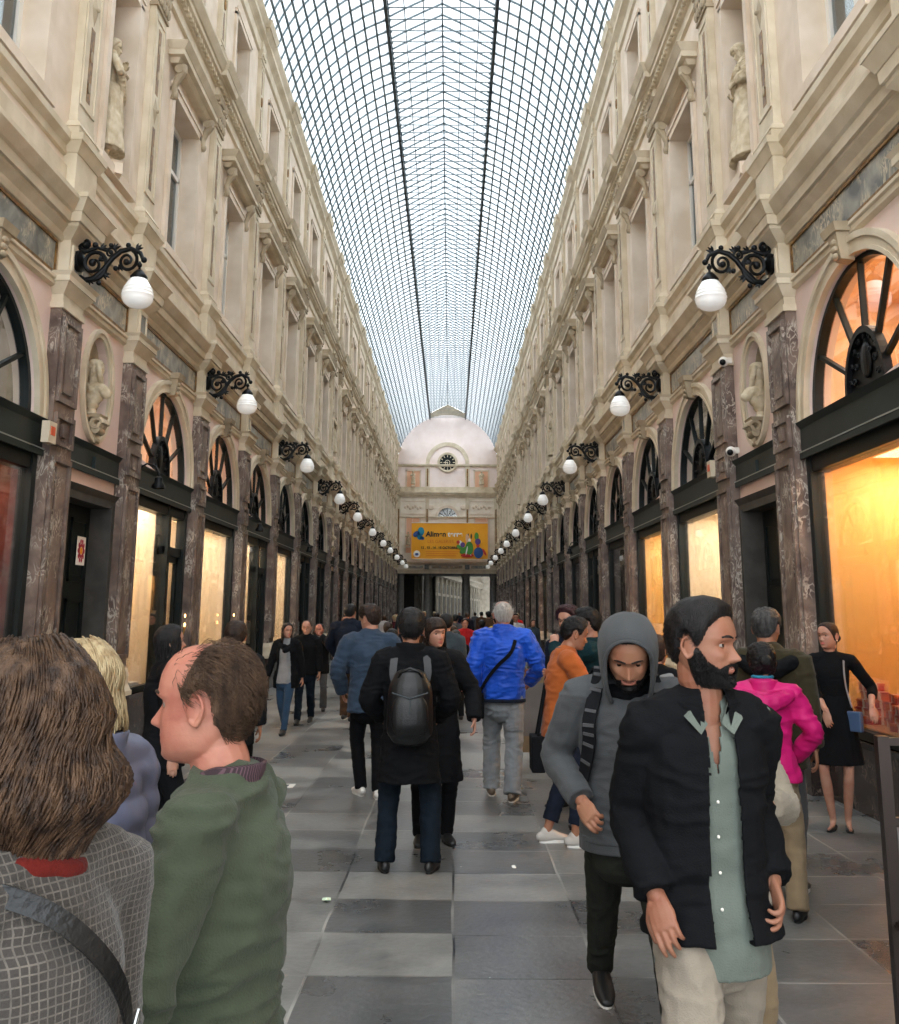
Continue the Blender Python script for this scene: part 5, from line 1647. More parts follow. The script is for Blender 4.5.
# ------------------------------------------------------------------ people
def wl(x, y, face, p):
    a = -math.radians(face); dx, dy = p[0] - x, p[1] - y
    return (dx * math.cos(a) - dy * math.sin(a), dx * math.sin(a) + dy * math.cos(a), p[2])
def weave(name, c, line, sc=120):
    m = mat(name, c, .9, c2=tuple(q * .8 for q in c), scale=30, bump=.3, bscale=260, obj=True, sheen=.2)
    nt = m.node_tree; N = nt.nodes; L = nt.links; b = N['Principled BSDF']
    tc = N.new('ShaderNodeTexCoord'); src = b.inputs['Base Color'].links[0].from_socket
    outs = []
    for d in ('X', 'Z'):
        w = N.new('ShaderNodeTexWave'); w.wave_type = 'BANDS'; w.bands_direction = d; w.inputs['Scale'].default_value = sc / 6.28 * 1.55; w.inputs['Distortion'].default_value = .6; w.inputs['Detail'].default_value = 1
        L.new(tc.outputs['Object'], w.inputs['Vector'])
        r = N.new('ShaderNodeValToRGB'); r.color_ramp.elements[0].position = .86; r.color_ramp.elements[1].position = .96
        L.new(w.outputs['Fac'], r.inputs['Fac']); outs.append(r.outputs[0])
    mx = N.new('ShaderNodeMath'); mx.operation = 'MAXIMUM'; L.new(outs[0], mx.inputs[0]); L.new(outs[1], mx.inputs[1])
    n = N.new('ShaderNodeTexNoise'); n.inputs['Scale'].default_value = 35; L.new(tc.outputs['Object'], n.inputs['Vector'])
    ml = N.new('ShaderNodeMath'); ml.operation = 'MULTIPLY'; L.new(mx.outputs[0], ml.inputs[0]); L.new(n.outputs['Fac'], ml.inputs[1])
    mi = N.new('ShaderNodeMix'); mi.data_type = 'RGBA'; L.new(ml.outputs[0], mi.inputs['Factor']); L.new(src, mi.inputs['A']); mi.inputs['B'].default_value = (*line, 1)
    L.new(mi.outputs['Result'], b.inputs['Base Color'])
def stripes(name, c, line, d='X', sc=30):
    m = mat(name, c, .85, bump=.2, bscale=200, obj=True)
    nt = m.node_tree; N = nt.nodes; L = nt.links; b = N['Principled BSDF']; tc = N.new('ShaderNodeTexCoord')
    w = N.new('ShaderNodeTexWave'); w.bands_direction = d; w.inputs['Scale'].default_value = sc; L.new(tc.outputs['Object'], w.inputs['Vector'])
    r = N.new('ShaderNodeValToRGB'); r.color_ramp.elements[0].position = .7; r.color_ramp.elements[0].color = (*c, 1); r.color_ramp.elements[1].position = .8; r.color_ramp.elements[1].color = (*line, 1)
    L.new(w.outputs['Fac'], r.inputs['Fac']); L.new(r.outputs[0], b.inputs['Base Color'])
weave('coat_weave', S(54, 49, 45), S(112, 105, 97))
stripes('shirt_stripe', S(44, 27, 34), S(84, 60, 68), 'X', 60)
for n_, c_ in dict(c_green=(76, 84, 68), c_black=(18, 19, 22), c_black2=(26, 27, 30), c_greyhood=(84, 86, 88), c_shirt=(112, 120, 112), c_khaki=(160, 149, 134), c_olivepant=(46, 48, 42), c_denim=(58, 74, 94), c_jeans=(54, 78, 104),
        c_darkjean=(24, 34, 44), c_greyjean=(146, 150, 154), c_orange=(186, 98, 46), c_navy=(30, 36, 50), c_slate=(72, 82, 88), c_red=(190, 36, 40), c_darkred=(120, 30, 36), c_cream=(160, 150, 134), c_greytee=(150, 150, 152), c_beige=(154, 134, 106),
        c_olive=(62, 56, 38), c_white=(226, 226, 226), c_teal=(22, 52, 58), c_purple=(84, 60, 90), c_yellow=(206, 176, 60), c_brown=(92, 66, 48), c_grey=(90, 90, 92), c_redscarf=(104, 30, 24), c_burgundy=(78, 30, 34)).items():
    cloth(n_, tuple(q * .78 for q in S(*c_)), sheen=0 if sum(c_) < 150 else .08)
mat('blue_shell', S(18, 78, 190), .5, c2=S(14, 64, 164), scale=3, spec=.25, bump=.1, bscale=60, obj=True, sheen=.1)
mat('pink_shell', S(204, 30, 112), .5, c2=S(176, 22, 94), scale=4, spec=.25, bump=.1, bscale=60, obj=True)
mat('lavender_puff', S(96, 100, 122), .5, c2=S(82, 86, 108), scale=7, obj=True)
mat('leather_black', S(13, 14, 16), .38, spec=.4, bump=.15, bscale=120, obj=True); mat('shoe_black', S(22, 22, 24), .45); mat('shoe_white', S(216, 212, 206), .5); mat('shoe_brown', S(96, 82, 68), .6); mat('shoe_grey', S(176, 170, 162), .6); mat('buckle', S(190, 190, 186), .25, 1.0); mat('bag_blue', S(62, 82, 112), .4)
mat('pearl', S(230, 225, 215), .2)

def bag_strap(name, label, cat, m, pts, outs, wid, th=.004, extra=None, group=None):
    mb = MB(); rows = crom([tuple(p) + tuple(o) for p, o in zip(pts, outs)], 5)
    ribbon(mb, [r[:3] for r in rows], [r[3:] for r in rows], wid, th)
    return mb
def soft_box(mb, c, sx, sy, sz, r=.03, rz=0, rx=0):
    R = Matrix.Rotation(rz, 3, 'Z') @ Matrix.Rotation(rx, 3, 'X'); c = Vector(c)
    vs = []; n = 4
    for x in (-1, 1):
        for y_ in (-1, 1):
            for z in (-1, 1): vs.append(c + R @ Vector((x * sx / 2, y_ * sy / 2, z * sz / 2)))
    mb.add(vs, [(0, 1, 3, 2), (4, 6, 7, 5), (0, 4, 5, 1), (2, 3, 7, 6), (0, 2, 6, 4), (1, 5, 7, 3)])
def W_(p, v):     # person-local to world
    r = p.root; a = r.rotation_euler.z
    return Matrix.Rotation(a, 3, 'Z') @ Vector(v) + Vector(r.location)
def Wd(p, v): return Matrix.Rotation(p.root.rotation_euler.z, 3, 'Z') @ Vector(v)

# ---- grey textured coat woman, nearest at the left
f = 62
p = Person(-.265, 1.42, f, 'brown haired woman seen from behind in grey checked coat and red scarf', H=1.64, female=True, lod=0, build=.90, head=(-4, 2, 0), lean=2,
           hands={-1: ((-.20, .22, .95), (-.4, -1, 0)), 1: ((.12, .26, .98), (.25, -1, 0))}, hscale=1.04)
p.body('skin_fair', brows='hair_darkbrown')
p.hair('hair_brown', 'long', th=.020, tuft=.007, longn=3800, zend=-.235, off=.021, r=.0022, flare=.10, wav=.010, front=48, rough=.024, curl=.9, volume=1.0, dens=28)
p.top('coat_weave', 'coat', t=.022, hem=-.30, flare=.10, amp=.006, rf=1.0)
p.pants('c_darkjean'); p.shoes('shoe_black')
p.scarf('c_redscarf', r=.066, th=.018, h=-.004, turns=3, droop=.08)
pts = []; outs = []
for a, h in ((-60, .300), (-120, .300), (-165, .275), (168, .225), (142, .165), (122, .10), (108, .02), (98, -.05)):
    pts.append(W_(p, p.tpt(a, h, .040))); outs.append(Wd(p, p.tout(a, h)))
bagA = empty('shoulder_bag', tuple(W_(p, p.tpt(95, -.10, .09)))); tag(bagA, 'black shoulder bag with silver buckle on its strap, worn by the grey coat woman', 'bag')
L0 = Vector(bagA.location)
mb = MB(); rows = crom([tuple(q - L0) + tuple(o) for q, o in zip(pts, outs)], 6); ribbon(mb, [r[:3] for r in rows], [r[3:] for r in rows], .026, .004); mb.build('strap', MT['leather_black'], bagA)
k = int(len(rows) * .56); c = Vector(rows[k][:3]); o_ = Vector(rows[k][3:]).normalized(); t_ = (Vector(rows[k + 1][:3]) - c).normalized(); s_ = t_.cross(o_)
mb = MB(); ring = [c + o_ * .009 + (s_ * a * .021 + t_ * b * .017) for a, b in ((-1, -1), (1, -1), (1, 1), (-1, 1), (-1, -1))]
mb.tube(ring, .0028, 6); mb.tube([c + o_ * .009 - s_ * .021, c + o_ * .010 + s_ * .021], .002, 6); mb.build('buckle', MT['buckle'], bagA)
mb = MB(); soft_box(mb, (0, 0, -.14), .26, .10, .24, rz=math.radians(f + 90)); me = vox_mesh(mb, .010, 10); link(me, 'pouch', MT['leather_black'], bagA)

# ---- man in the green sweater, profile to the left
f = 84
p = Person(-.135, 2.02, f, 'balding man in profile wearing green sweater over dark striped shirt', H=1.625, lod=0, build=1.0, head=(0, 2, 0), lean=1, hd=Head(nose=1.18, fat=.22, jaw=1.10, chin=.002, lips=.7, brow=1.3),
           hands={-1: ((-.26, .26, 1.0), (-.5, -1, -.1)), 1: ((.24, .26, .98), (.5, -1, 0))}, hscale=1.03, headfwd=.012)
p.body('skin_ruddy', brows='hair_tawny')
p.hair('hair_tawny', 'receding', th=.010, tuft=.0035, strands=6000, slen=.034, comb=(0, -1, -.15), dens=30, lift=.6, sr=.0007, top=.5, front_=.0)
p.top('shirt_stripe', 'shirt', t=.002, hem=-.03, neck=.315, collar=(.070, .045, .006), amp=.0, sleeve=.4)
o = p.top('c_green', 'sweater', t=.022, hem=-.06, neck=.290, amp=.013, belly=.05, rf=1.05, flare=.05)
p.cuffs('c_green', o, .05, .016); p.hemband('c_green', o, -.10, .026)
p.pants('c_darkjean'); p.shoes('shoe_black')
mb = MB()
mb.ball(tuple(p.tpt(0, .293, .032)), .006, 8, 6); mb.build('shirt_button', MT['pearl'], p.root)

# ---- blonde woman hidden behind
p = Person(-.58, 2.46, 70, 'blonde woman in lavender quilted jacket mostly hidden behind the nearest couple', H=1.625, female=True, lod=1, build=.95, head=(0, 12, 0))
p.body('skin_fair', brows='hair_blond'); p.hair('hair_blond', 'long', th=.014, tuft=.004, longn=700, zend=-.12, off=.016, r=.0028, flare=.05, wav=.006)
mb = MB(); o = p.top('lavender_puff', 'quilted_jacket', t=.034, hem=-.10, amp=.004, collar=(.075, .05, .014))
co = get_co(o.data); no = get_no(o.data); set_co(o.data, co + no * (.008 * np.abs(np.sin(co[:, 2] * 42)))[:, None])
p.pants('c_darkjean'); p.shoes('shoe_black')

# ---- bearded man in the black jacket
f = 185; x, y = 1.055, 2.95
p = Person(x, y, f, 'bearded man in open black jacket, grey green shirt and khaki trousers', H=1.715, lod=0, build=.86, neckx=.014, head=(-46, 2, 0), lean=1, hd=Head(smile=.9, nose=1.2, jaw=1.04, lips=.9, brow=1.2),
           feet={1: (.10, .26, 0, -8, 0), -1: (-.09, -.34, .05, 8, 22)}, hands={1: (wl(x, y, f, (.885, 2.86, .945)), (.15, -1, 0)), -1: (wl(x, y, f, (1.235, 2.94, .965)), (-.15, -1, 0))},
           curl={1: .55, -1: .75}, palm={1: Vector((-.5, -1, 0)), -1: Vector((1, -.1, 0))}, hscale=.98)
p.body('skin_olive', gaze=-8)
p.hair('hair_black', 'short', th=.013, tuft=.003, strands=4200, slen=.024, top=2.0, comb=(-.3, -1, .3), lift=.5, sr=.0008, back=.9)
p.beard('hair_black', th=.0075, strands=3000)
mb = MB()   # teeth line in the smile
mb.tube([p.HM @ Vector((a * .020, p.hd.pt(0, -.0665).y + .0015 - .006 * a * a, -.0660 + .004 * a * a)) for a in (-1, -.6, -.2, .2, .6, 1)], .0026, 6); mb.build('teeth', MT['teeth'], p.root, smooth=True)
p.pants('c_khaki', ankle=.038, knee=.043, thigh=.055, amp=.007, t=.004, sc=(9, 9, 15), top_=.0)
o = p.top('c_shirt', 'shirt', t=.014, hem=-.10, neck=.298, amp=.004, sleeve=.30, flare=.12, open_=lambda a, z, b: z > -.075 and abs(a) < .026 * (z + .075) / .075)
cm = MB(); N_ = p.N      # open shirt collar, two leaves
for q in (-1, 1):
    R_ = p.R
    pl = [(.064, -.05, .060), (.072, .02, .058), (.048, .074, .026), (.020, .098, -.022), (.046, .118, -.048), (.080, .098, -.008), (.094, .02, .026), (.084, -.06, .030)]
    vs = [N_ + R_ @ Vector((q * a, b, c)) for a, b, c in pl]
    vs2 = [v + (v - N_).normalized() * .005 for v in vs]; n = len(vs)
    cm.add(vs + vs2, [(0, 1, 6, 7), (1, 2, 5, 6), (2, 3, 4, 5)] + [(n + 7, n + 6, n + 1, n), (n + 6, n + 5, n + 2, n + 1), (n + 5, n + 4, n + 3, n + 2)] + [(k, (k + 1) % n, n + (k + 1) % n, n + k) for k in range(n)])
cm.build('shirt_collar', MT['c_shirt'], o)
bt = MB()
for h in (.17, .115, .06, .005, -.05): 
    c_ = p.tpt(2, h, .019); bt.ball(tuple(c_), .0048, 8, 6)
bt.build('shirt_buttons', MT['pearl'], o)
j = p.top('c_black', 'jacket', t=.040, hem=-.045, neck=.298, amp=.009, open_=lambda a, z, b: -.052 - .05 * (-z) < a < .030 + .04 * (-z), collar=(.100, .035, .010), rf=.88, flare=.26)
p.cuffs('c_black2', j, .055, .018)
p.shoes('shoe_brown', 'sole_brown')

# ---- hooded man
f = 176; x, y = 1.03, 4.12
p = Person(x, y, f, 'smiling man in grey hooded jacket with backpack straps, head bowed under his hood', H=1.70, lod=0, lean=10, head=(6, 34, 0), headfwd=.055, hd=Head(smile=1.2, nose=1.1),
           feet={1: wl(x, y, f, (.98, 4.66, .02)) + (4, 10), -1: wl(x, y, f, (1.15, 3.72, 0)) + (-4, 0)},
           hands={1: (wl(x, y, f, (.83, 3.98, .99)), (.6, -1, 0)), -1: (wl(x, y, f, (1.32, 4.25, 1.0)), (-.5, -1, 0))}, curl=.95, palm={1: Vector((-.4, -1, 0)), -1: Vector((1, 0, 0))}, hscale=1.10)
p.body('skin_tan'); p.hair('hair_black', 'short', th=.009, tuft=.002, strands=600, slen=.016, top=1.0)
p.beard('hair_black', th=.0022, strands=500)
mb = MB(); mb.tube([p.HM @ Vector((a * .021, p.hd.pt(0, -.0665).y + .001 - .006 * a * a, -.0665 + .0055 * a * a)) for a in (-1, -.6, -.2, .2, .6, 1)], .0030, 6); mb.build('teeth', MT['teeth'], p.root, smooth=True)
p.pants('c_olivepant', ankle=.032, thigh=.054, amp=.005)
o = p.top('c_greyhood', 'hooded_jacket', t=.030, hem=-.05, amp=.006, rf=1.02, neck=.30)
p.cuffs('c_greyhood', o, .055, .016); p.hemband('c_greyhood', o, -.07, .028, .06)
def hood(p, m, o):
    Y_ = [.092, .088, .06, .02, -.03, -.08, -.115, -.14, -.155]; W2 = [.084, .090, .098, .104, .108, .100, .082, .055, .02]; T_ = [.112, .122, .136, .143, .141, .118, .085, .045, .0]
    vs = []; n_ = 36; m_ = len(Y_)
    for side_ in (0, 1):
        for j in range(m_):
            for k in range(n_ + 1):
                u = k / n_; a = PI * (u - .22) / .56
                d = .010 * side_; w_, t_ = W2[j] - d, T_[j] - d
                if .22 <= u <= .78: x_, z_ = -w_ * math.cos(a), -.0 + t_ * math.sin(a) ** .8
                else:
                    q = (.22 - u) / .22 if u < .22 else (u - .78) / .22
                    sg = -1 if u < .22 else 1; x_ = sg * w_ * (1 - .25 * q * q); z_ = -.17 * q
                y_ = Y_[j] - d * .6 + (.0 if z_ > 0 else .02 * math.sin(PI * min(1, -z_ / .17)) * (1 if j < 2 else 0)) - (.02 * max(0, -z_) / .17 if j < 2 else 0)
                v = Vector((x_, y_, z_)) ; v += v.normalized() * .004 * noise.noise(v * 26)
                vs.append(p.HM @ v)
    w1 = n_ + 1; b = m_ * w1; fs = []
    for j in range(m_ - 1):
        for k in range(n_):
            f_ = (j * w1 + k, j * w1 + k + 1, (j + 1) * w1 + k + 1, (j + 1) * w1 + k)
            fs.append(f_); fs.append(tuple(b + v for v in f_[::-1]))
        for k in (0, n_): fs.append((j * w1 + k, (j + 1) * w1 + k, b + (j + 1) * w1 + k, b + j * w1 + k))
    for k in range(n_): fs.append((k, k + 1, b + k + 1, b + k))
    fs.append(tuple((m_ - 1) * w1 + k for k in range(w1)))
    mb = MB(); mb.add(vs, fs); h_ = mb.build('hood', MT[m], o, smooth=True)
    mb = MB(); mb.tube([vs[k] for k in range(w1)], .007, 6); mb.build('hood_hem', MT[m], h_, smooth=True)
hood(p, 'c_greyhood', o)
p.scarf('c_black', r=.070, th=.036, h=.022, turns=1, droop=.02, name='snood')
p.shoes('shoe_black', 'sole_white', style='sneaker')
def straps(p, m, mat2=None, off=.046, wid=.055, hh=(.19, .08), out=.62):
    """backpack thing with two shoulder straps worn by p"""
    for q in (-1, 1):
        pts = [p.tpt(q * 128, .23, off), p.sh[q] + p.R @ Vector((-q * .07, -.03, off * .9 + .038 * 1)), p.sh[q] + p.R @ Vector((-q * .075, .03, off * .9 + .034)), p.tpt(q * 44, .25, off), p.tpt(q * 46, hh[0], off), p.tpt(q * 66, hh[1], off), p.tpt(q * 100, hh[1] - .02, off)]
        outs = [p.tout(q * 140, .2), Vector((0, -.4, 1)), Vector((0, .4, 1)), p.tout(q * 30, .25), p.tout(q * 40, .2), p.tout(q * 66, .1), p.tout(q * 100, .1)]
        rows = crom([tuple(a) + tuple(b) for a, b in zip(pts, outs)], 5)
        mb = MB(); ribbon(mb, [r[:3] for r in rows], [r[3:] for r in rows], wid, .010)
        yield mb, rows
bp = empty('backpack', p.root.location, p.root.rotation_euler.z); tag(bp, 'black backpack with padded webbing straps on the hooded man', 'backpack')
for mb, rows in straps(p, 'leather_black', off=.050): 
    st = mb.build('shoulder_strap', MT['c_black2'], bp)
    for k in range(8, 24, 2):
        m2 = MB(); r0 = rows[k]; t_ = (Vector(rows[k + 1][:3]) - Vector(r0[:3])).normalized()
        ribbon(m2, [Vector(r0[:3]) - t_ * .006, Vector(r0[:3]) + t_ * .006], [r0[3:]] * 2, .046, .0145)
        m2.build('webbing', MT['c_grey'], st)
mb = MB(); C_, R_ = p.at(.14); c_ = C_ + R_ @ Vector((0, -.27, .02)); soft_box(mb, c_, .30, .17, .46, rx=-p.lean); me = vox_mesh(mb, .012, 12); link(me, 'bag_body', MT['c_black'], bp)

# ---- person in the cream knit behind the bearded man
p = Person(1.25, 3.66, 184, 'person in cream ribbed knit sweater hidden behind the bearded man, bent arm showing', H=1.56, female=True, lod=1, head=(10, 10, 0), hands={-1: (wl(1.25, 3.66, 184, (1.36, 3.34, 1.10)), (-.7, -.6, -.6)), 1: (wl(1.25, 3.66, 184, (1.14, 3.34, 1.12)), (.6, -1, 0))})
p.body('skin_tan'); p.hair('hair_black', 'long', th=.012, tuft=.003)
o = p.top('c_cream', 'knit_sweater', t=.026, hem=-.06, amp=.003, rf=1.15); p.pants('c_beige', amp=.005); p.shoes('shoe_black')
co = get_co(o.data); no = get_no(o.data); set_co(o.data, co + no * (.0022 * np.sin(co[:, 2] * 420))[:, None])

# ---- pink jacket and olive jacket, backs turned
p = Person(2.20, 5.98, -16, 'dark haired woman in bright pink hooded jacket and beige trousers seen from behind', H=1.52, female=True, lod=1, build=1.05, head=(-12, 4, 0), feet={-1: (-.07, .02, 0, 8, 0), 1: (.12, -.05, 0, -14, 0)},
           hands={1: ((.16, .17, .86), (1, -.5, .1)), -1: ((-.18, .16, .88), (-.6, -1, 0))})
p.body('skin_brown'); p.hair('hair_black', 'long', th=.020, tuft=.007, dens=70); p.bun('hair_black', .045, (0, -.118, .0))
o = p.top('pink_shell', 'jacket', t=.028, hem=-.04, amp=.011, collar=(.07, .04, .012), rf=1.15)
mb = MB(); limb(mb, [p.tpt(-60, .29, .03), p.tpt(-120, .285, .05), p.tpt(180, .255, .075), p.tpt(120, .285, .05), p.tpt(60, .29, .03)], [.03, .042, .055, .042, .03], n=10, res=3)
p.part(mb, 'folded_hood', 'pink_shell', .006, (14, 14, 14), parent=o)
mb = MB(); limb(mb, [p.nb + Vector((.058 * math.sin(a), .058 * math.cos(a), .01)) for a in [t * 2 * PI / 12 for t in range(13)]], [.014] * 13, n=8, res=1); p.part(mb, 'teal_collar', mat('teal_cloth', S(30, 120, 150), .7), 0)
p.pants('c_beige', ankle=.042, knee=.046, amp=.006); p.shoes('shoe_black', style='sneaker')
p = Person(2.42, 6.55, -22, 'dark haired man in olive brown jacket with black hood down behind the pink jacket', H=1.72, lod=1, build=1.08, head=(14, 2, 0), feet={-1: (-.12, .06, 0, 10, 0), 1: (.10, -.12, 0, -16, 0)})
p.body('skin_tan'); p.hair('hair_salt', 'short', th=.014, tuft=.005, strands=1200, slen=.024, top=1.5, sr=.0012)
o = p.top('c_olive', 'jacket', t=.034, hem=-.10, amp=.007, collar=(.08, .04, .014), rf=1.1)
mb = MB(); limb(mb, [p.tpt(-70, .295, .03), p.tpt(-120, .29, .05), p.tpt(180, .25, .07), p.tpt(120, .29, .05), p.tpt(70, .295, .03)], [.035, .045, .06, .045, .035], n=10, res=3)
p.part(mb, 'folded_hood', 'c_black', .006, (14, 14, 14), parent=o)
p.pants('c_grey', amp=.005); p.shoes('shoe_black', 'sole_white', style='sneaker')

# ---- woman in the black dress
f = 158; x, y = 3.50, 8.28
p = Person(x, y, f, 'woman in plain black knee length dress and flats standing before the right shop window', H=1.635, female=True, lod=0, build=.98, head=(38, 0, 3), hd=Head(female=True, nose=.8, lips=1.1, jaw=1.02),
           feet={-1: (-.055, .0, 0, 6, 0), 1: (.06, .03, 0, -14, 0)}, hands={1: (wl(x, y, f, (3.34, 8.02, .95)), (.5, -1, 0)), -1: (wl(x, y, f, (3.73, 8.06, .98)), (-.35, -1, .1))}, curl=.45, hscale=.98, foot=True,
           handdir={1: Vector((-.15, .25, -1)), -1: Vector((-.1, .3, -1))}, palm={1: Vector((-.4, -1, 0)), -1: Vector((.3, -1, 0))})
p.body('skin_fair', brows='hair_darkbrown'); p.hair('hair_darkbrown', 'long', th=.007, tuft=.001, dens=12); p.bun('hair_darkbrown', .036, (0, -.115, -.02))
o = p.top('c_black', 'dress', t=.010, hem=-.01, sleeve=.74, amp=.003, flare=0, rf=1.12, neck=.292)
sk = p.skirt('c_black', hem=.315, t=.014, flare=.16, top_=.08); sk.parent = o
mb = MB(); 
for q in (-1, 1): mb.ball(tuple(p.HM @ Vector((q * .086, -.004, -.044))), .006, 10, 8)
mb.build('pearl_earrings', MT['pearl'], p.root)
p.shoes('shoe_black', style='flat')
bg_ = empty('shoulder_bag', tuple(W_(p, p.tpt(-52, .03, .05)))); tag(bg_, 'small blue grey shoulder bag hanging at the side of the black dress woman', 'bag')
L0 = Vector(bg_.location); pts = [W_(p, p.tpt(-150, .12, .02)), W_(p, p.sh[-1] + Vector((.05, -.02, .045))), W_(p, p.tpt(-40, .24, .024)), W_(p, p.tpt(-46, .15, .03)), W_(p, p.tpt(-52, .06, .05))]
outs = [Wd(p, v) for v in (p.tout(-150, .1), Vector((0, 0, 1)), p.tout(-40, .2), p.tout(-46, .2), p.tout(-50, .1))]
rows = crom([tuple(q - L0) + tuple(o) for q, o in zip(pts, outs)], 5); mb = MB(); ribbon(mb, [r[:3] for r in rows], [r[3:] for r in rows], .014, .005); mb.build('strap', MT['c_greytee'], bg_)
mb = MB(); soft_box(mb, (0, 0, -.06), .14, .05, .16, rz=math.radians(f - 30)); me = vox_mesh(mb, .007, 6); link(me, 'pouch', MT['bag_blue'], bg_)

# ---- backpack man in the long black coat
p = Person(.03, 6.92, 2, 'man with black leather backpack in long dark coat standing with his back turned', H=1.70, lod=0, build=1.0, head=(0, 3, 0), feet={-1: (-.16, .0, 0, 6, 0), 1: (.15, -.02, 0, -14, 0)},
           hands={-1: ((-.20, .20, .98), (-.7, -1, 0)), 1: ((.20, .20, .98), (.7, -1, 0))}, hscale=1.0)
p.body('skin_tan'); p.hair('hair_black', 'short', th=.020, tuft=.005, strands=3200, slen=.036, top=1.3, back=1.2, comb=(0, -.4, -1), sr=.0012, lift=.25)
o = p.top('c_black', 'coat', t=.034, hem=-.19, flare=.12, amp=.009, collar=(.085, .065, .016), rf=1.15)
p.pants('c_darkjean', ankle=.040, knee=.044, amp=.007); p.shoes('shoe_black', style='boot')
bp = empty('backpack', (p.root.location.x, p.root.location.y, 0), p.root.rotation_euler.z); tag(bp, 'shiny black leather backpack on the back of the long coated man', 'backpack')
for q in (-1, 1):
    pts = [p.tpt(q * 152, .19, .05), p.tpt(q * 146, .24, .045), p.sh[q] + Vector((-q * .075, -.045, .055)), p.sh[q] + Vector((-q * .07, .02, .062)), p.tpt(q * 44, .24, .05), p.tpt(q * 60, .10, .05)]
    outs = [Vector((0, -1, .2)), Vector((0, -1, .5)), Vector((0, -.5, 1)), Vector((0, .3, 1)), p.tout(q * 40, .2), p.tout(q * 60, .2)]
    rows = crom([tuple(a) + tuple(b) for a, b in zip(pts, outs)], 5); mb = MB(); ribbon(mb, [r[:3] for r in rows], [r[3:] for r in rows], .05, .009); mb.build('shoulder_strap', MT['c_grey'], bp)
C_, _ = p.at(.10); c0 = C_ + Vector((0, -.235, .03))
mb = MB(); limb(mb, [c0 + Vector((0, 0, z)) for z in (-.21, -.17, 0, .12, .19)], [(.13, .06), (.155, .085), (.155, .085), (.145, .08), (.11, .05)], side=(1, 0, 0), n=20, res=3); me = vox_mesh(mb, .008, 5); bb = link(me, 'bag_body', MT['leather_black'], bp)
mb = MB(); limb(mb, [c0 + Vector((0, -.062, z)) for z in (-.18, -.12, .0, .06)], [(.10, .02), (.125, .042), (.12, .038), (.09, .02)], side=(1, 0, 0), n=16, res=3); me = vox_mesh(mb, .007, 4); link(me, 'front_pocket', MT['leather_black'], bb)
mb = MB(); mb.tube([c0 + Vector((-.08, -.03, .17)), c0 + Vector((-.06, -.04, .22)), c0 + Vector((0, -.045, .24)), c0 + Vector((.06, -.04, .22)), c0 + Vector((.08, -.03, .17))], .010, 8); mb.build('top_handle', MT['leather_black'], bb, smooth=True)
mb = MB(); mb.tube([c0 + Vector((-.12, -.088, .085)), c0 + Vector((0, -.100, .05)), c0 + Vector((.12, -.088, .085))], .004, 6); mb.tube([c0 + Vector((0, -.104, .05)), c0 + Vector((0, -.108, -.05))], .004, 6); mb.build('zip_seam', MT['iron_dark'], bb)

# ---- elderly man, blue jacket
p = Person(.82, 9.55, -4, 'elderly white haired man in bright blue jacket and grey jeans seen from behind', H=1.80, lod=0, build=1.05, head=(-6, 4, 0), feet={-1: (-.12, .12, 0, 4, 0), 1: (.08, -.18, 0, -10, 0)},
           hands={-1: ((-.29, .02, .92), (-.6, -1, 0)), 1: ((.26, .24, 1.05), (.8, -.8, 0))})
p.body('skin_ruddy'); p.hair('hair_grey', 'receding', th=.016, tuft=.005, strands=1800, slen=.03, comb=(0, -.3, -1), front_=-.055)
o = p.top('blue_shell', 'jacket', t=.040, hem=-.03, amp=.014, collar=(.085, .055, .016), rf=1.25, flare=-.1); p.cuffs('blue_shell', o, .04, .02); p.hemband('c_navy', o, -.045, .034, .03)
p.pants('c_greyjean', ankle=.044, knee=.048, thigh=.060, amp=.008); p.shoes('shoe_brown', 'sole_white', style='sneaker')
bg_ = empty('shoulder_bag', tuple(W_(p, p.tpt(-112, -.03, .09)))); tag(bg_, 'black cross body bag on a long strap across the blue jacket', 'bag')
L0 = Vector(bg_.location); pts = [W_(p, v) for v in (p.tpt(-112, .0, .075), p.tpt(-140, .08, .06), p.tpt(-170, .15, .058), p.tpt(160, .22, .055), p.sh[1] + Vector((-.06, -.02, .06)), p.tpt(40, .25, .05), p.tpt(0, .15, .05), p.tpt(-50, .06, .06), p.tpt(-95, .0, .08))]
outs = [Wd(p, v) for v in (p.tout(-112, 0), p.tout(-140, 0), p.tout(-170, .1), p.tout(160, .2), Vector((0, -.2, 1)), p.tout(40, .2), p.tout(0, .1), p.tout(-50, 0), p.tout(-95, 0))]
rows = crom([tuple(q - L0) + tuple(o) for q, o in zip(pts, outs)], 5); mb = MB(); ribbon(mb, [r[:3] for r in rows], [r[3:] for r in rows], .034, .005); mb.build('strap', MT['c_black'], bg_)
mb = MB(); soft_box(mb, (0, 0, -.06), .12, .22, .22); me = vox_mesh(mb, .010, 8); link(me, 'pouch', MT['c_black'], bg_)

# ---- denim jacket man
p = Person(-.47, 9.55, 14, 'young man in blue denim jacket and white sneakers seen from behind left of backpack man', H=1.75, lod=1, build=1.05, head=(-34, 8, 0), lean=4, feet={-1: (-.05, .10, 0, 10, 0), 1: (.08, -.10, 0, -8, 0)}, hands={-1: ((-.24, .16, .95), (-1, -1, 0)), 1: ((.18, .30, 1.15), (1, -.6, -.2))})
p.body('skin_fair'); p.hair('hair_darkbrown', 'short', th=.018, tuft=.006, strands=900, slen=.03, top=1.6, sr=.0014)
o = p.top('c_denim', 'denim_jacket', t=.036, hem=-.09, amp=.009, collar=(.08, .05, .012), rf=1.2); p.cuffs('c_denim', o, .05, .02)
p.pants('c_black', ankle=.032, amp=.004); p.shoes('shoe_white', 'sole_white', style='sneaker')
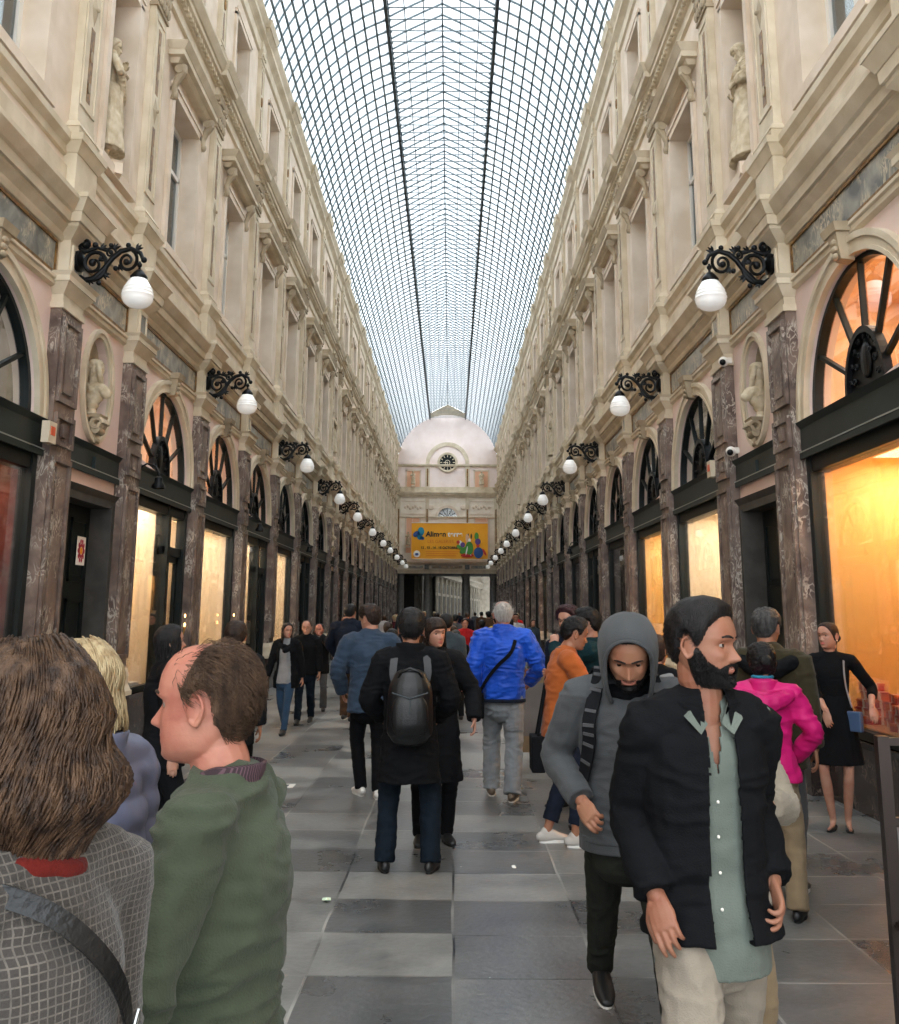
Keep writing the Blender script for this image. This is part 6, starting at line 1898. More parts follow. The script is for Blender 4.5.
# ---- woman looking at camera behind backpack man
p = Person(.18, 7.75, 188, 'auburn haired woman looking back past the backpack man, in dark padded coat', H=1.655, female=True, lod=1, head=(-26, 4, 4), hands={-1: ((-.30, .12, .9), (-1, -1, 0)), 1: ((.2, .2, 1.0), (1, -1, 0))})
p.body('skin_fair', brows='hair_darkbrown'); p.hair('hair_darkbrown', 'fringe', th=.013, tuft=.003, longn=260, zend=-.13, off=.012, r=.003, front=70)
p.top('c_black2', 'coat', t=.036, hem=-.26, flare=.12, amp=.008, collar=(.085, .05, .014), rf=1.2); p.pants('c_black'); p.shoes('shoe_black')
# ---- orange sweater man and his two friends
f = -84
p = Person(1.16, 7.70, f, 'man in orange sweater and dark trousers leaning forward in profile to the right', H=1.66, lod=1, lean=8, head=(0, 14, 0), headfwd=.02, feet={-1: (-.08, -.10, 0, 6, 0), 1: (.09, .08, 0, -6, 0)}, hands={-1: ((-.06, .34, 1.18), (-.8, -1, -.3)), 1: ((.10, .34, 1.2), (1, -1, -.3))})
p.body('skin_tan'); p.hair('hair_black', 'short', th=.018, tuft=.006, strands=900, slen=.03, top=1.5, sr=.0014)
o = p.top('c_orange', 'sweater', t=.028, hem=-.07, amp=.008, rf=1.1); p.cuffs('c_orange', o, .04, .014)
p.top('c_grey', 'shirt', t=.012, hem=.1, neck=.31, collar=(.068, .042, .008), sleeve=.3, amp=0)
p.pants('c_navy', ankle=.036, length=.90, amp=.005); p.shoes('shoe_grey', 'sole_white')
tb = empty('tote_bag', (.98, 7.72, .66)); tag(tb, 'black cloth bag hanging at the hip of the orange sweater man', 'bag')
mb = MB(); soft_box(mb, (0, 0, 0), .10, .26, .26); me = vox_mesh(mb, .010, 6); link(me, 'pouch', MT['c_black'], tb)
mb = MB(); mb.tube([(.0, -.08, .12), (.06, -.05, .45), (.10, 0, .72), (.06, .05, .45), (0, .08, .12)], .010, 6); mb.build('strap', MT['c_black'], tb)
x, y, f = 1.50, 8.30, 75
p = Person(x, y, f, 'dark haired man in teal jacket with hand raised to his mouth facing orange sweater man', H=1.72, lod=1, head=(0, 8, 0), hands={-1: ((-.05, .30, 1.46), (-1, -.6, -1)), 1: ((.10, .34, 1.2), (1, -1, -.5))}, curl=.9)
p.body('skin_fair'); p.hair('hair_black', 'short', th=.022, tuft=.005, strands=900, slen=.036, top=1.3, sr=.0014)
p.top('c_teal', 'jacket', t=.030, hem=-.06, amp=.008, collar=(.08, .045, .012), rf=1.15); p.pants('c_darkjean'); p.shoes('shoe_black')
p = Person(1.42, 9.1, 140, 'person with curly maroon hair behind teal jacket man', H=1.74, lod=1, head=(0, 4, 0))
hairm('hair_maroon', S(48, 26, 30), S(78, 44, 46)); p.body('skin_fair'); p.hair('hair_maroon', 'short', th=.028, tuft=.010, dens=60, top=1.2)
p.top('c_navy', 'jacket', t=.028, hem=-.06); p.pants('c_black'); p.shoes('shoe_black')
p = Person(1.80, 7.15, -30, 'dark haired woman in black jacket with pale grey hood behind the hooded man', H=1.54, female=True, lod=1, head=(10, 4, 0))
p.body('skin_fair'); p.hair('hair_darkbrown', 'long', th=.016, tuft=.004); p.bun('hair_darkbrown', .04, (0, -.11, .03))
o = p.top('c_black', 'jacket', t=.03, hem=-.08, rf=1.1); mb = MB(); limb(mb, [p.tpt(-70, .295, .03), p.tpt(-120, .29, .045), p.tpt(180, .26, .06), p.tpt(120, .29, .045), p.tpt(70, .295, .03)], [.03, .04, .05, .04, .03], n=10, res=3)
p.part(mb, 'folded_hood', 'c_greytee', .004, parent=o); p.pants('c_darkjean'); p.shoes('shoe_black')
# ---- left window gazers
p = Person(-1.58, 6.55, -62, 'black haired woman in black jacket in profile before the first left shop window', H=1.60, female=True, lod=1, head=(0, -8, 0))
p.body('skin_fair'); p.hair('hair_black', 'long', th=.018, tuft=.003, longn=300, zend=-.18, off=.014, r=.004, front=62); p.top('c_black', 'jacket', t=.030, hem=-.08, rf=1.1); p.pants('c_black'); p.shoes('shoe_black')
p = Person(-1.47, 8.1, 10, 'short haired person in dark coat behind the balding man', H=1.60, lod=1, head=(0, 2, 0))
p.body('skin_tan'); p.hair('hair_darkbrown', 'short', th=.022, tuft=.004, back=1.2); p.top('c_black2', 'coat', t=.032, hem=-.12, rf=1.1); p.pants('c_black'); p.shoes('shoe_black')
# ---- walkers on the left
f = 172; x, y = -2.07, 14.3
p = Person(x, y, f, 'long haired woman in black scarf, grey top and blue jeans walking towards camera', H=1.53, female=True, lod=1, head=(-38, 2, 0), feet={1: (.07, -.22, .03, 0, 14), -1: (-.06, .22, 0, 0, 0)}, hands={1: ((.27, .08, .76), (.8, -1, 0)), -1: ((-.23, -.05, .74), (-.6, -1, 0))})
p.body('skin_fair', brows='hair_darkbrown'); p.hair('hair_darkbrown', 'long', th=.012, tuft=.002, longn=320, zend=-.26, off=.010, r=.0035, front=66)
p.top('c_greytee', 'grey_top', t=.016, hem=-.08, amp=.005, sleeve=.4); p.top('c_black', 'open_jacket', t=.032, hem=-.12, flare=.1, open_=lambda a, z, b: abs(a) < .07 - .12 * z); p.scarf('c_black2', r=.085, th=.042, h=-.012, turns=2, droop=.09)
p.pants('c_jeans', ankle=.028, knee=.036, thigh=.054, amp=.003); p.shoes('shoe_black', style='boot')
cl = empty('clutch_bag', tuple(W_(p, (.29, .10, .66)))); tag(cl, 'dark clutch with white papers held by the woman in jeans', 'bag')
mb = MB(); soft_box(mb, (0, 0, 0), .05, .28, .20); me = vox_mesh(mb, .010, 3); link(me, 'pouch', MT['leather_black'], cl)
mb = MB(); mb.box(-.035, -.03, -.12, .12, -.14, .08); mb.build('paper', MT['c_white'], cl)
p = Person(-1.98, 15.6, 178, 'man in dark jacket and jeans walking just behind the woman in jeans', H=1.55, lod=1, head=(0, 4, 0), feet={1: (.07, .2, 0, 0, 0), -1: (-.07, -.2, .02, 0, 12)})
p.body('skin_fair'); p.hair('hair_tawny', 'receding', th=.008); p.top('c_black', 'jacket', t=.03, hem=-.06, rf=1.1); p.pants('c_darkjean'); p.shoes('shoe_black')
p = Person(-2.03, 17.5, 176, 'man in dark grey suit jacket with one hand raised to his face', H=1.48, lod=1, build=1.1, head=(0, 6, 0), hands={-1: ((-.06, .20, 1.30), (-1, .3, -1)), 1: ((.22, .02, .66), (.6, -1, 0))})
p.body('skin_ruddy'); p.hair('hair_black', 'receding', th=.008); p.top('c_white', 'shirt', t=.012, hem=-.02, sleeve=.4); p.top('c_black2', 'jacket', t=.032, hem=-.10, open_=lambda a, z, b: abs(a) < .03 + .05 * max(0, .2 + z), rf=1.15); p.pants('c_grey', ankle=.042); p.shoes('shoe_black')
p = Person(-1.34, 15.95, -8, 'tall man in navy coat seen from behind left of the denim jacket', H=1.80, lod=1, build=1.15, head=(0, 2, 0), feet={-1: (-.10, .15, 0, 4, 0), 1: (.10, -.15, 0, -6, 0)}, hands={-1: ((-.25, .22, 1.0), (-1, -.6, 0)), 1: ((.2, .24, 1.0), (1, -.6, 0))})
p.body('skin_fair'); p.hair('hair_black', 'short', th=.018); p.top('c_navy', 'coat', t=.040, hem=-.12, flare=.15, rf=1.2); p.pants('c_brown'); p.shoes('shoe_black', 'sole_white', style='sneaker')
# ---- seated man
ch = empty('cafe_chair', (.42, 18.6, 0), math.radians(-30)); tag(ch, 'dark wooden cafe chair carrying the seated grey haired man', 'chair')
mb = MB(); mb.box(-.21, .21, -.21, .21, .40, .43); mb.build('seat', MT['c_brown'], ch)
for a in (-1, 1):
    for b in (-1, 1):
        mb = MB(); mb.tube([(a * .20, b * .20, 0), (a * .18, b * .18, .41)], .017, 8); mb.build('leg', MT['leather_black'], ch)
mb = MB(); mb.tube([(-.18, -.19, .41), (-.19, -.25, .85)], .015, 8); mb.tube([(.18, -.19, .41), (.19, -.25, .85)], .015, 8); mb.box(-.2, .2, -.26, -.235, .66, .84); mb.build('backrest', MT['leather_black'], ch)
p = Person(.42, 18.55, -30, 'grey haired man in dark jacket seated on a cafe chair', H=1.60, lod=1, head=(10, 14, 0), lean=14, sit=.50, pelvis=(0, -.04, 0), feet={-1: (-.12, .42, 0, 6, 0), 1: (.12, .40, 0, -6, 0)}, hands={-1: ((-.10, .36, .62), (-1, -.5, 0)), 1: ((.12, .36, .62), (1, -.5, 0))})
p.body('skin_fair'); p.hair('hair_grey', 'short', th=.014); p.top('c_black2', 'jacket', t=.032, hem=-.05, rf=1.15); p.pants('c_navy'); p.shoes('shoe_black')

# ---- crowd farther down the gallery
def crowd(x, y, f, label, H, fem, top, bot, hair_, skin='skin_fair', style='short', th=.016, lod=2, head=(0, 3, 0), hem=-.06, walk=0.0, longn=0, hands=None, group=None, t=.03):
    p = Person(x, y, f, label, H=H, female=fem, lod=lod, head=head, feet={-1: (-.09, walk, 0, 4, 0), 1: (.09, -walk, 0, -4, 0)}, hands=hands, group=group)
    p.body(skin); p.hair(hair_, style, th=th, longn=longn, zend=-.2, off=.012, r=.006) if longn else p.hair(hair_, style, th=th)
    p.top(top, 'jacket', t=t, hem=hem, amp=.005, rf=1.15); p.pants(bot, amp=.003); p.shoes('shoe_black')
    return p
crowd(.25, 13.0, 4, 'dark haired man in slate grey jacket beyond the auburn haired woman', 1.66, False, 'c_slate', 'c_black', 'hair_black', th=.02)
crowd(.40, 16.2, 12, 'person in black coat standing left of the seated man', 1.40, False, 'c_black', 'c_black', 'hair_salt')
crowd(.62, 21.5, 188, 'person in scarlet jacket with green top facing the camera in the far crowd', 1.56, True, 'c_red', 'c_darkjean', 'hair_darkbrown', style='long')
crowd(1.02, 22.5, -10, 'person in hot pink jacket seen from behind in the far crowd', 1.52, True, 'pink_shell', 'c_black', 'hair_black', style='long')
crowd(.38, 20.0, 20, 'person in dark red jacket beside the scarlet jacket', 1.42, True, 'c_darkred', 'c_black', 'hair_brown', style='long')
crowd(1.42, 23.5, 8, 'person in black with yellow top beside the hot pink jacket', 1.60, False, 'c_yellow', 'c_black', 'hair_black')
crowd(1.62, 21.6, 14, 'person in long black coat left of the white shirted man', 1.56, False, 'c_black', 'c_black', 'hair_black', hem=-.2)
crowd(2.10, 27.0, 184, 'man in white shirt and dark tie facing the camera in the far crowd', 1.66, False, 'c_white', 'c_black', 'hair_black', t=.016)
crowd(2.62, 19.4, -20, 'person in black jacket by the right wall beyond the blue jacket', 1.54, False, 'c_black', 'c_black', 'hair_black')
crowd(-1.95, 21.0, 182, 'dark clothed man with dark hair behind the hand raising man', 1.62, False, 'c_black', 'c_black', 'hair_black')
crowd(-1.35, 20.2, 170, 'person in black coat partly hidden behind the navy coat', 1.50, True, 'c_black2', 'c_grey', 'hair_black', style='long')
crowd(-.78, 17.0, 4, 'person in grey coat between navy coat and denim jacket', 1.52, True, 'c_slate', 'c_black', 'hair_darkbrown', style='long')
crowd(-.45, 12.6, -12, 'person in black padded jacket just beyond the denim jacket', 1.48, True, 'c_black', 'c_darkjean', 'hair_black', style='long')
rnd = random.Random(11)
tops = ['c_black', 'c_navy', 'c_grey', 'c_red', 'c_slate', 'c_cream', 'c_burgundy', 'c_olive', 'c_purple', 'c_brown', 'c_black2', 'c_white', 'c_teal', 'c_denim']
tn = dict(c_black='black', c_navy='navy', c_grey='grey', c_red='red', c_slate='slate blue', c_cream='cream', c_burgundy='burgundy', c_olive='olive', c_purple='purple', c_brown='brown', c_black2='charcoal', c_white='white', c_teal='teal', c_denim='denim blue')
k = 0
place = ['left of the passage columns', 'between the passage columns', 'right of the passage columns']
for row, (y0, n_) in enumerate(((26, 5), (32, 6), (39, 7), (48, 7), (60, 7))):
    for i in range(n_):
        x_ = -2.6 + 5.6 * (i + .5) / n_ + rnd.uniform(-.25, .25); y_ = y0 + rnd.uniform(-2, 2)
        if row == 0 and i in (3, 4): x_ += .3
        t_ = tops[k % len(tops)]; fem = rnd.random() < .5; back = rnd.random() < .5
        w_ = 'walking away' if back else 'facing the camera'
        d_ = ['a third of the way down', 'before the middle of the gallery', 'around the middle of the gallery', 'beyond the middle of the gallery', 'close to the end wall'][row]
        s_ = 'left side' if x_ < -.8 else ('right side' if x_ > 1.0 else 'centre')
        crowd(x_, y_, (0 if back else 180) + rnd.uniform(-20, 20), 'person in %s jacket %s %s, %s' % (tn[t_], w_, d_, s_), rnd.uniform(1.5, 1.72), fem, t_, rnd.choice(['c_black', 'c_darkjean', 'c_grey', 'c_brown']), rnd.choice(['hair_black', 'hair_darkbrown', 'hair_tawny', 'hair_grey', 'hair_blond']), style='long' if fem else 'short', lod=3, walk=rnd.uniform(0, .15), group='distant visitors in the gallery')
        k += 1
# ------------------------------------------------------------------ statues and busts
def statue(kind, x, y, z, face, label, H=1.70, cat='statue'):
    if kind == 'draped':
        p = Person(x, y, face, label, H=H, lod=1, build=1.12, name='niche_statue', z=z, head=(24, 8, 0), lean=-2, side=4, feet={-1: (-.07, .04, 0, 14, 0), 1: (.09, .0, 0, -10, 0)},
                   hands={-1: ((-.05, .16, .80 * H), (-.8, -.4, -1)), 1: ((.14, .16, .72 * H), (1, -.4, -.6))}, hd=Head(female=False))
        p.body('statue'); p.hair('statue', 'long', th=.018, tuft=.008, dens=60)
        o = p.skirt('statue', 'drapery', hem=.10, t=.045, flare=.10, amp=.022, top_=.03)
        mb = MB(); limb(mb, [p.sh[1] + Vector((0, 0, .05)), p.tpt(60, .2, .04), p.tpt(30, .1, .05), p.tpt(-20, .02, .06), p.tpt(-70, -.02, .06)], [.04, .05, .05, .06, .06], n=10, res=3)
        p.part(mb, 'sash', 'statue', .012, (18, 18, 18)); mb = MB(); limb(mb, [(-.18, .10, .0), (-.18, .10, .35), (-.16, .08, .62)], [.10, .07, .03], n=10); p.part(mb, 'tree_stump', 'statue', .012)
    else:
        p = Person(x, y, face, label, H=H, female=True, lod=1, build=1.15, name='niche_statue', z=z, head=(6, 26, 0), lean=4, feet={-1: (-.07, .04, 0, 8, 0), 1: (.08, .0, 0, -8, 0)},
                   hands={-1: ((-.08, .20, .66 * H), (-1, -.4, -.3)), 1: ((.10, .20, .60 * H), (1, -.4, -.3))})
        p.body('statue'); p.hair('statue', 'fringe', th=.020, tuft=.006, longn=160, zend=-.16, off=.018, r=.006, front=60)
        p.top('statue', 'robe', t=.034, hem=-.08, amp=.016, sleeve=.8, rf=1.25); o = p.skirt('statue', 'robe_skirt', hem=.05, t=.055, flare=.12, amp=.020, top_=.06)
        mb = MB(); limb(mb, [p.sh[-1] + Vector((0, .02, .05)), p.tpt(-40, .22, .05), p.tpt(0, .15, .06), p.tpt(40, .08, .06), p.tpt(80, .0, .06)], [.045, .05, .05, .05, .06], n=10, res=3)
        p.part(mb, 'mantle', 'statue', .014, (16, 16, 16))
    mb = MB(); mb.frust(-.24, .24, -.20, .20, -.17, -.03, .0, .0); mb.frust(-.22, .22, -.19, .19, -.03, .0, .0, .02); mb.build('pedestal', MT['stone_pale'], p.root)
    for o_ in p.root.children:
        if o_.name.startswith('body') and o_.data.materials: o_.data.materials[1] = MT['statue']
        if o_.name.startswith(('eye', 'eyebrow')): 
            for i_ in range(len(o_.data.materials)): o_.data.materials[i_] = MT['statue']
    p.root['category'] = cat
    return p.root
nY = [b + NB / 2 for b, k in bays if k == 'N']
ordw = ['nearest niche', 'second niche from the camera', 'third niche from the camera', 'last niche before the end wall']
SA = statue('draped', -(HW + .11), nY[0] - .05, 7.20, -60, 'stone statue, half draped figure with hand at chin, upper left facade, nearest niche')
SB = statue('robed', HW + .11, nY[0] - .05, 7.20, 80, 'stone statue of robed figure with bowed head, upper right facade, nearest niche')
for k in (1, 2, 3):
    c = copy_tree(SA); c.location.y = nY[k]; tag(c, 'stone statue of half draped figure, upper left facade, ' + ordw[k], 'statue', 'niche statues')
    c = copy_tree(SB); c.location.y = nY[k]; tag(c, 'stone statue of robed figure, upper right facade, ' + ordw[k], 'statue', 'niche statues')
tag(SA, group='niche statues'); tag(SB, group='niche statues')
for x_, z_, src, w_ in ((-2.68, 11.45, SA, 'left of the clock'), (2.68, 11.45, SB, 'right of the clock'), (-3.0, 6.7, SA, 'behind the left edge of the banner')):
    c = copy_tree(src); c.location = (x_, YW - .30, z_); c.rotation_euler.z = PI; c.scale = (.64, .64, .64); tag(c, 'small pale statue on the end wall, ' + w_, 'statue', 'end wall statues')

def bust(sd, y):
    r = empty('niche_bust', (sd * (HW + .03), y, 4.36)); mb = MB(); hm = MB(); hd = Head(female=True, nose=1.15, lips=1.0)
    hd.mesh(hm, 50, 56); hair_cap(hm, hd, 'long', .026, .008, 3, dens=40)
    M = Matrix.Translation((0, .02, .20)) @ Matrix.Rotation(math.radians(-8 * sd), 4, 'Z') @ Matrix.Scale(1.0, 4)
    mb.add([M @ Vector(v) for v in hm.v], hm.f)
    limb(mb, [(0, -.02, -.06), (0, -.005, .06), (0, .0, .14)], [.075, .055, .055], n=14)
    limb(mb, [(-.17, -.01, -.10), (-.10, 0, -.04), (0, 0, -.03), (.10, 0, -.04), (.17, -.01, -.10)], [.06, .075, .08, .075, .06], n=14)
    limb(mb, [(0, .01, -.05), (0, .02, -.14), (0, .0, -.24)], [(.15, .09), (.13, .085), (.05, .05)], side=(1, 0, 0), n=16)
    limb(mb, [(-.06, -.08, .26), (-.09, -.06, .12), (-.10, .0, .0)], [.03, .035, .03], n=10); limb(mb, [(.06, -.08, .26), (.09, -.06, .12), (.10, .0, .0)], [.03, .035, .03], n=10)
    me = vox_mesh(mb, .006, 2); wrinkle(me, .004, (14, 14, 14), 3); link(me, 'figure', MT['statue'], r)
    mb = MB(); mb.lathe((0, 0, -.36), [(.09, 0), (.06, .04), (.05, .08), (.08, .12), (.08, .14)], 18); mb.build('socle', MT['statue'], r, smooth=40)
    mb = MB(); f = lambda w, u, z: (-sd * w, u, z); mb.xf = f
    mb.frust(-.12, .14, -.12, .12, -.40, -.36, .0, .02)
    pts = [(.10 + .075 * math.cos(t) * (1 - t / 12), -.47 + .075 * math.sin(t) * (1 - t / 12)) for t in [q * .5 for q in range(14)]]
    for u in (-.085, 0, .085): mb.tube([(a, u, b) for a, b in pts], .03, 6)
    mb.tube([(.10, u, -.54) for u in (-.1, .1)], .05, 10); mb.tube([(.04, 0, -.5), (.03, 0, -.62), (.07, 0, -.68)], [.06, .045, .03], 8); mb.tube([(.07, u, -.66) for u in (-.07, .07)], .035, 10)
    mb.build('console', MT['stone_dark'], r, smooth=50)
    return r
for sd, w_ in ((-1, 'left'), (1, 'right')):
    B = bust(sd, nY[0])
    for k in range(4):
        c = B if k == 0 else copy_tree(B); c.location.y = nY[k]
        tag(c, 'stone bust in an oval recess of the %s facade, %s' % (w_, ordw[k]), 'bust', 'oval niche busts')

# ------------------------------------------------------------------ gooseneck lamps, cameras, alarm boxes
def gooseneck(sd, y, label):
    r = empty('gooseneck_lamp', (sd * (HW - .06), y, 3.45)); f = lambda w, u, z: (-sd * w, u, z)
    m = MB(f); m.tube([(0, 0, 0), (.05, 0, .12), (.16, 0, .19), (.28, 0, .16), (.33, 0, .06), (.33, 0, 0)], .014, 8); m.lathe((0, 0, 0), [(.04, -.02), (.04, .02)], 12, 'x'); m.build('arm', MT['blackiron'], r, smooth=50)
    m = MB(f); m.lathe((.33, 0, 0), [(.02, .02), (.05, .0), (.055, -.06), (.085, -.10), (.09, -.14), (.082, -.14), (.05, -.08), (.01, -.05)], 18); m.build('bell_shade', MT['blackiron'], r, smooth=50)
    tag(r, label, 'lamp', 'gooseneck lamps over the shop fascias')
gooseneck(-1, 12.62, 'black gooseneck lamp over the first left shop window')
gooseneck(-1, 19.5, 'black gooseneck lamp over the third left shop window')
gooseneck(-1, 26.4, 'black gooseneck lamp over a door farther along the left facade')
gooseneck(1, 26.6, 'black gooseneck lamp over a door farther along the right facade')
def camera_(sd, y, z, label):
    r = empty('security_camera', (sd * (HW - .14), y, z)); m = MB(); m.ball((0, 0, 0), .065, 16, 10); m.box(-.03 if sd < 0 else -.0, .0 if sd < 0 else .10, -.03, .03, -.02, .05); m.build('housing', MT['white_paint'], r, smooth=60)
    m = MB(); m.ball((-sd * .02, -.035, -.015), .042, 14, 8); m.build('lens_dome', MT['blackiron'], r, smooth=True)
    tag(r, label, 'camera')
camera_(1, 12.02, 4.92, 'white dome security camera below the pilaster capital on the right facade')
camera_(1, 11.9, 3.72, 'white dome security camera on the dark band above the right door')
mat('alarm_orange', S(214, 84, 40), .4)
def alarm(sd, y, z, label):
    r = empty('alarm_box', (sd * (HW - .16), y, z)); m = MB(); m.box(-.04, .04, -.09, .09, -.11, .11); m.build('case', MT['stone'], r)
    m = MB(); m.box(-.045, .045, -.05, .05, -.03, .06); m.build('warning_light', MT['alarm_orange'], r); tag(r, label, 'alarm box')
alarm(-1, 9.62, 3.50, 'beige alarm box with orange light beside the nearest left pilaster')
alarm(1, 12.75, 3.62, 'beige alarm box with orange light beside the second right pilaster')
# door notice
c = nY[0]; r = empty('door_notice', (-(HW + .19), c + .42, 2.42)); m = MB(); m.box(0, .006, -.13, .13, -.17, .17); m.build('sheet', MT['ink_white'], r)
mat('notice_red', S(176, 30, 62), .5); m = MB(); m.xf = lambda w, u, z: (w, u, z); m.arch(.006, .010, 0, 0, .05, .085, 24, 0, 2 * PI); m.build('ring', MT['notice_red'], r)
for k in range(10):
    pass
m = MB(); 
for k in range(10):
    a = 2 * PI * k / 10; m.ball((.007, .09 * math.cos(a), .115 * math.sin(a)), (.004, .025, .03), 8, 4)
m.build('petals', MT['notice_red'], r); m = MB(); m.ball((.008, 0, 0), (.004, .04, .045), 12, 6); m.build('centre', MT['banner_orange'], r)
tag(r, 'white notice with a crimson flower ring on the dark left door', 'notice')

# ------------------------------------------------------------------ right window with the sweets
mat('box_red', S(200, 40, 24), .35); mat('box_orange', S(236, 110, 40), .4); mat('choc', S(84, 42, 22), .45); mat('gold_foil', S(214, 160, 70), .3, .7); mat('poster_brown', S(126, 62, 34), .6, c2=S(90, 40, 22), scale=5)
c0 = 8.325; RX = HW + .2
m = MB(); m.box(RX - .05, RX + .75, c0 - 1.4, c0 + 1.4, .64, .70); r = m.build('display_shelf', MT['gold_foil']); tag(r, 'low gilt display shelf inside the right shop window', 'shelf')
rnd = random.Random(5)
k = 0
words_ = ['at the far end of the shelf', 'second along the shelf', 'third along the shelf', 'in the middle of the shelf', 'fifth along the shelf', 'sixth along the shelf', 'at the near end of the shelf']
def sweetbox(x, y, z, sx, sy, sz, mt, lab, contents=True):
    r = empty('sweet_box', (x, y, z), rnd.uniform(-.25, .25)); m = MB(); m.box(-sx / 2, sx / 2, -sy / 2, sy / 2, 0, sz * .7); m.build('tray', MT[mt], r)
    m = MB(); m.box(-sx / 2 - .006, sx / 2 + .006, -sy / 2 - .006, sy / 2 + .006, sz * .72, sz); m.build('lid', MT['box_red' if mt != 'box_red' else 'box_orange'], r)
    m = MB(); m.box(-sx / 2 - .008, sx / 2 + .008, -.012, .012, 0.0, sz + .003); m.box(-.012, .012, -sy / 2 - .008, sy / 2 + .008, 0.0, sz + .003); m.build('ribbon', MT['ink_white'], r)
    tag(r, lab, 'box', 'sweet boxes in the right shop window')
for i in range(7):
    y_ = c0 + 1.15 - i * .36
    hgt = [5, 4, 3, 3, 2, 3, 2][i]
    for j in range(hgt):
        sweetbox(RX + .18 + .10 * (i % 2), y_ + rnd.uniform(-.03, .03), .70 + j * .075, .24 - .02 * j, .26 - .02 * j, .07, ['box_red', 'box_orange'][(i + j) % 2], '%s sweet box, %s of the stack %s' % (['red', 'orange'][(i + j) % 2], ['bottom', 'second', 'third', 'fourth', 'top'][j], words_[i]))
for i in range(4):
    y_ = c0 + 1.0 - i * .5; r = empty('sweet_dish', (RX + .62, y_, .70)); m = MB(); m.lathe((0, 0, 0), [(.06, 0), (.02, .02), (.02, .08), (.12, .11), (.13, .12)], 18); m.build('dish', MT['gold_foil'], r, smooth=40)
    m = MB()
    for q in range(14): m.ball((rnd.uniform(-.08, .08), rnd.uniform(-.08, .08), .135 + rnd.uniform(0, .03)), .024, 8, 6)
    o_ = m.build('chocolates', MT['choc'], r, smooth=True); tag(o_, kind='stuff')
    tag(r, 'footed dish heaped with chocolates on the right window shelf, ' + ['farthest from camera', 'second from the far end', 'third from the far end', 'nearest to camera'][i], 'dish', 'chocolate dishes in the right shop window')
r = empty('wall_poster', (RX + 1.25, c0 + .05, 1.75)); m = MB(); m.box(0, .03, -.55, .55, -.75, .75); m.build('board', MT['poster_brown'], r)
for (u, z, rr) in ((.15, .35, .30), (.12, -.35, .30)):
    m = MB(); m.arch(-.01, 0, u, z, rr * .93, rr, 30, 0, 2 * PI); m.build('bowl_rim', MT['ink_white'], r)
    m = MB()
    for q in range(12): a = rnd.uniform(0, 6.3); d = rnd.uniform(0, rr * .7); m.ball((-.01, u + d * math.cos(a), z + d * math.sin(a)), (.01, .06, .06), 8, 5)
    m.build('printed_sweets', MT['choc' if z > 0 else 'box_red'], r)
tag(r, 'tall brown poster printed with two bowls of sweets inside the right shop', 'poster')
m = MB(); m.add([(RX + .5, c0 - 1.4, 2.75), (RX + .5, c0 + .7, 2.75), (RX + 1.3, c0 + .7, 2.3), (RX + 1.3, c0 - 1.4, 2.3), (RX + .5, c0 - 1.4, 2.95), (RX + .5, c0 + .7, 2.95), (RX + 1.3, c0 + .7, 2.95), (RX + 1.3, c0 - 1.4, 2.95)], [(0, 1, 2, 3), (4, 7, 6, 5), (0, 4, 5, 1), (1, 5, 6, 2), (2, 6, 7, 3), (3, 7, 4, 0)])
r = m.build('trim_1', MT['shopcream']); tag(r, kind='structure')
# left windows: jewellery stands, orange painting
def jewel(x, y, lab, z=.72):
    r = empty('jewellery_stand', (x, y, z)); m = MB(); m.lathe((0, 0, 0), [(.05, 0), (.05, .015), (.008, .02), (.008, .22), (.004, .24)], 12); m.build('post', MT['brass'], r, smooth=40)
    m = MB(); m.tube([(0, -.10, .18), (0, -.08, .24), (0, 0, .26), (0, .08, .22), (0, .11, .26)], .007, 6); m.tube([(0, .11 + .03 * math.cos(t), .26 + .03 * math.sin(t)) for t in range(7)], .005, 6); m.build('arm', MT['brass'], r, smooth=True)
    tag(r, lab, 'stand')
jewel(-(HW + .35), 12.9, 'small brass jewellery stand at the near end of the first left shop window'); jewel(-(HW + .45), 13.35, 'small brass jewellery stand set farther along the first left shop window')
m = MB(); m.box(-(HW + .6), -(HW + .2), 12.5, 14.2, .62, .72); r = m.build('display_plinth', MT['white_paint']); tag(r, 'low white display plinth in the first left shop window', 'plinth')
r = empty('framed_painting', (-(HW + .55), 9.05, 1.95)); m = MB(); m.box(0, .03, -.42, .42, -.9, .9); m.build('canvas', MT['shopred'], r); m = MB()
for a in (-.42, .38): m.box(.0, .06, a, a + .04, -.9, .9)
for a in (-.9, .1, .86): m.box(.0, .06, -.42, .42, a, a + .04)
m.build('frame', MT['gold_foil'], r)
for q, (mt, u, z, a, b) in enumerate((('box_orange', -.1, .45, .3, .3), ('shoporange', .1, .6, .2, .3), ('gold_foil', .0, -.4, .3, .25), ('box_orange', .2, -.6, .15, .3))):
    m = MB(); m.ball((.035, u, z), (.012, a, b), 14, 8); m.build('painted_shape', MT[mt], r)
tag(r, 'orange and red painting in gilt frame in the nearest left shop window', 'painting')
# candle bracket lights inside left windows
for y_, lab in ((15.35, 'first'), (18.8, 'second')):
    r = empty('candle_light', (-(HW - .03), y_, 1.42)); m = MB(); m.tube([(0, 0, -.1), (.05, 0, -.08), (.07, 0, 0)], .008, 6); m.lathe((.07, 0, 0), [(.02, 0), (.018, .05)], 8); m.build('bracket', MT['brass'], r)
    m = MB(); m.ball((.07, 0, .08), (.016, .016, .035), 8, 6); m.ball((.07, 0, .22), (.014, .014, .03), 8, 6); m.build('flame_bulb', MT['candle_glow'], r); tag(r, 'small glowing candle bracket light on the %s left pilaster after the first shop' % ('near' if lab == 'first' else 'farther'), 'light')
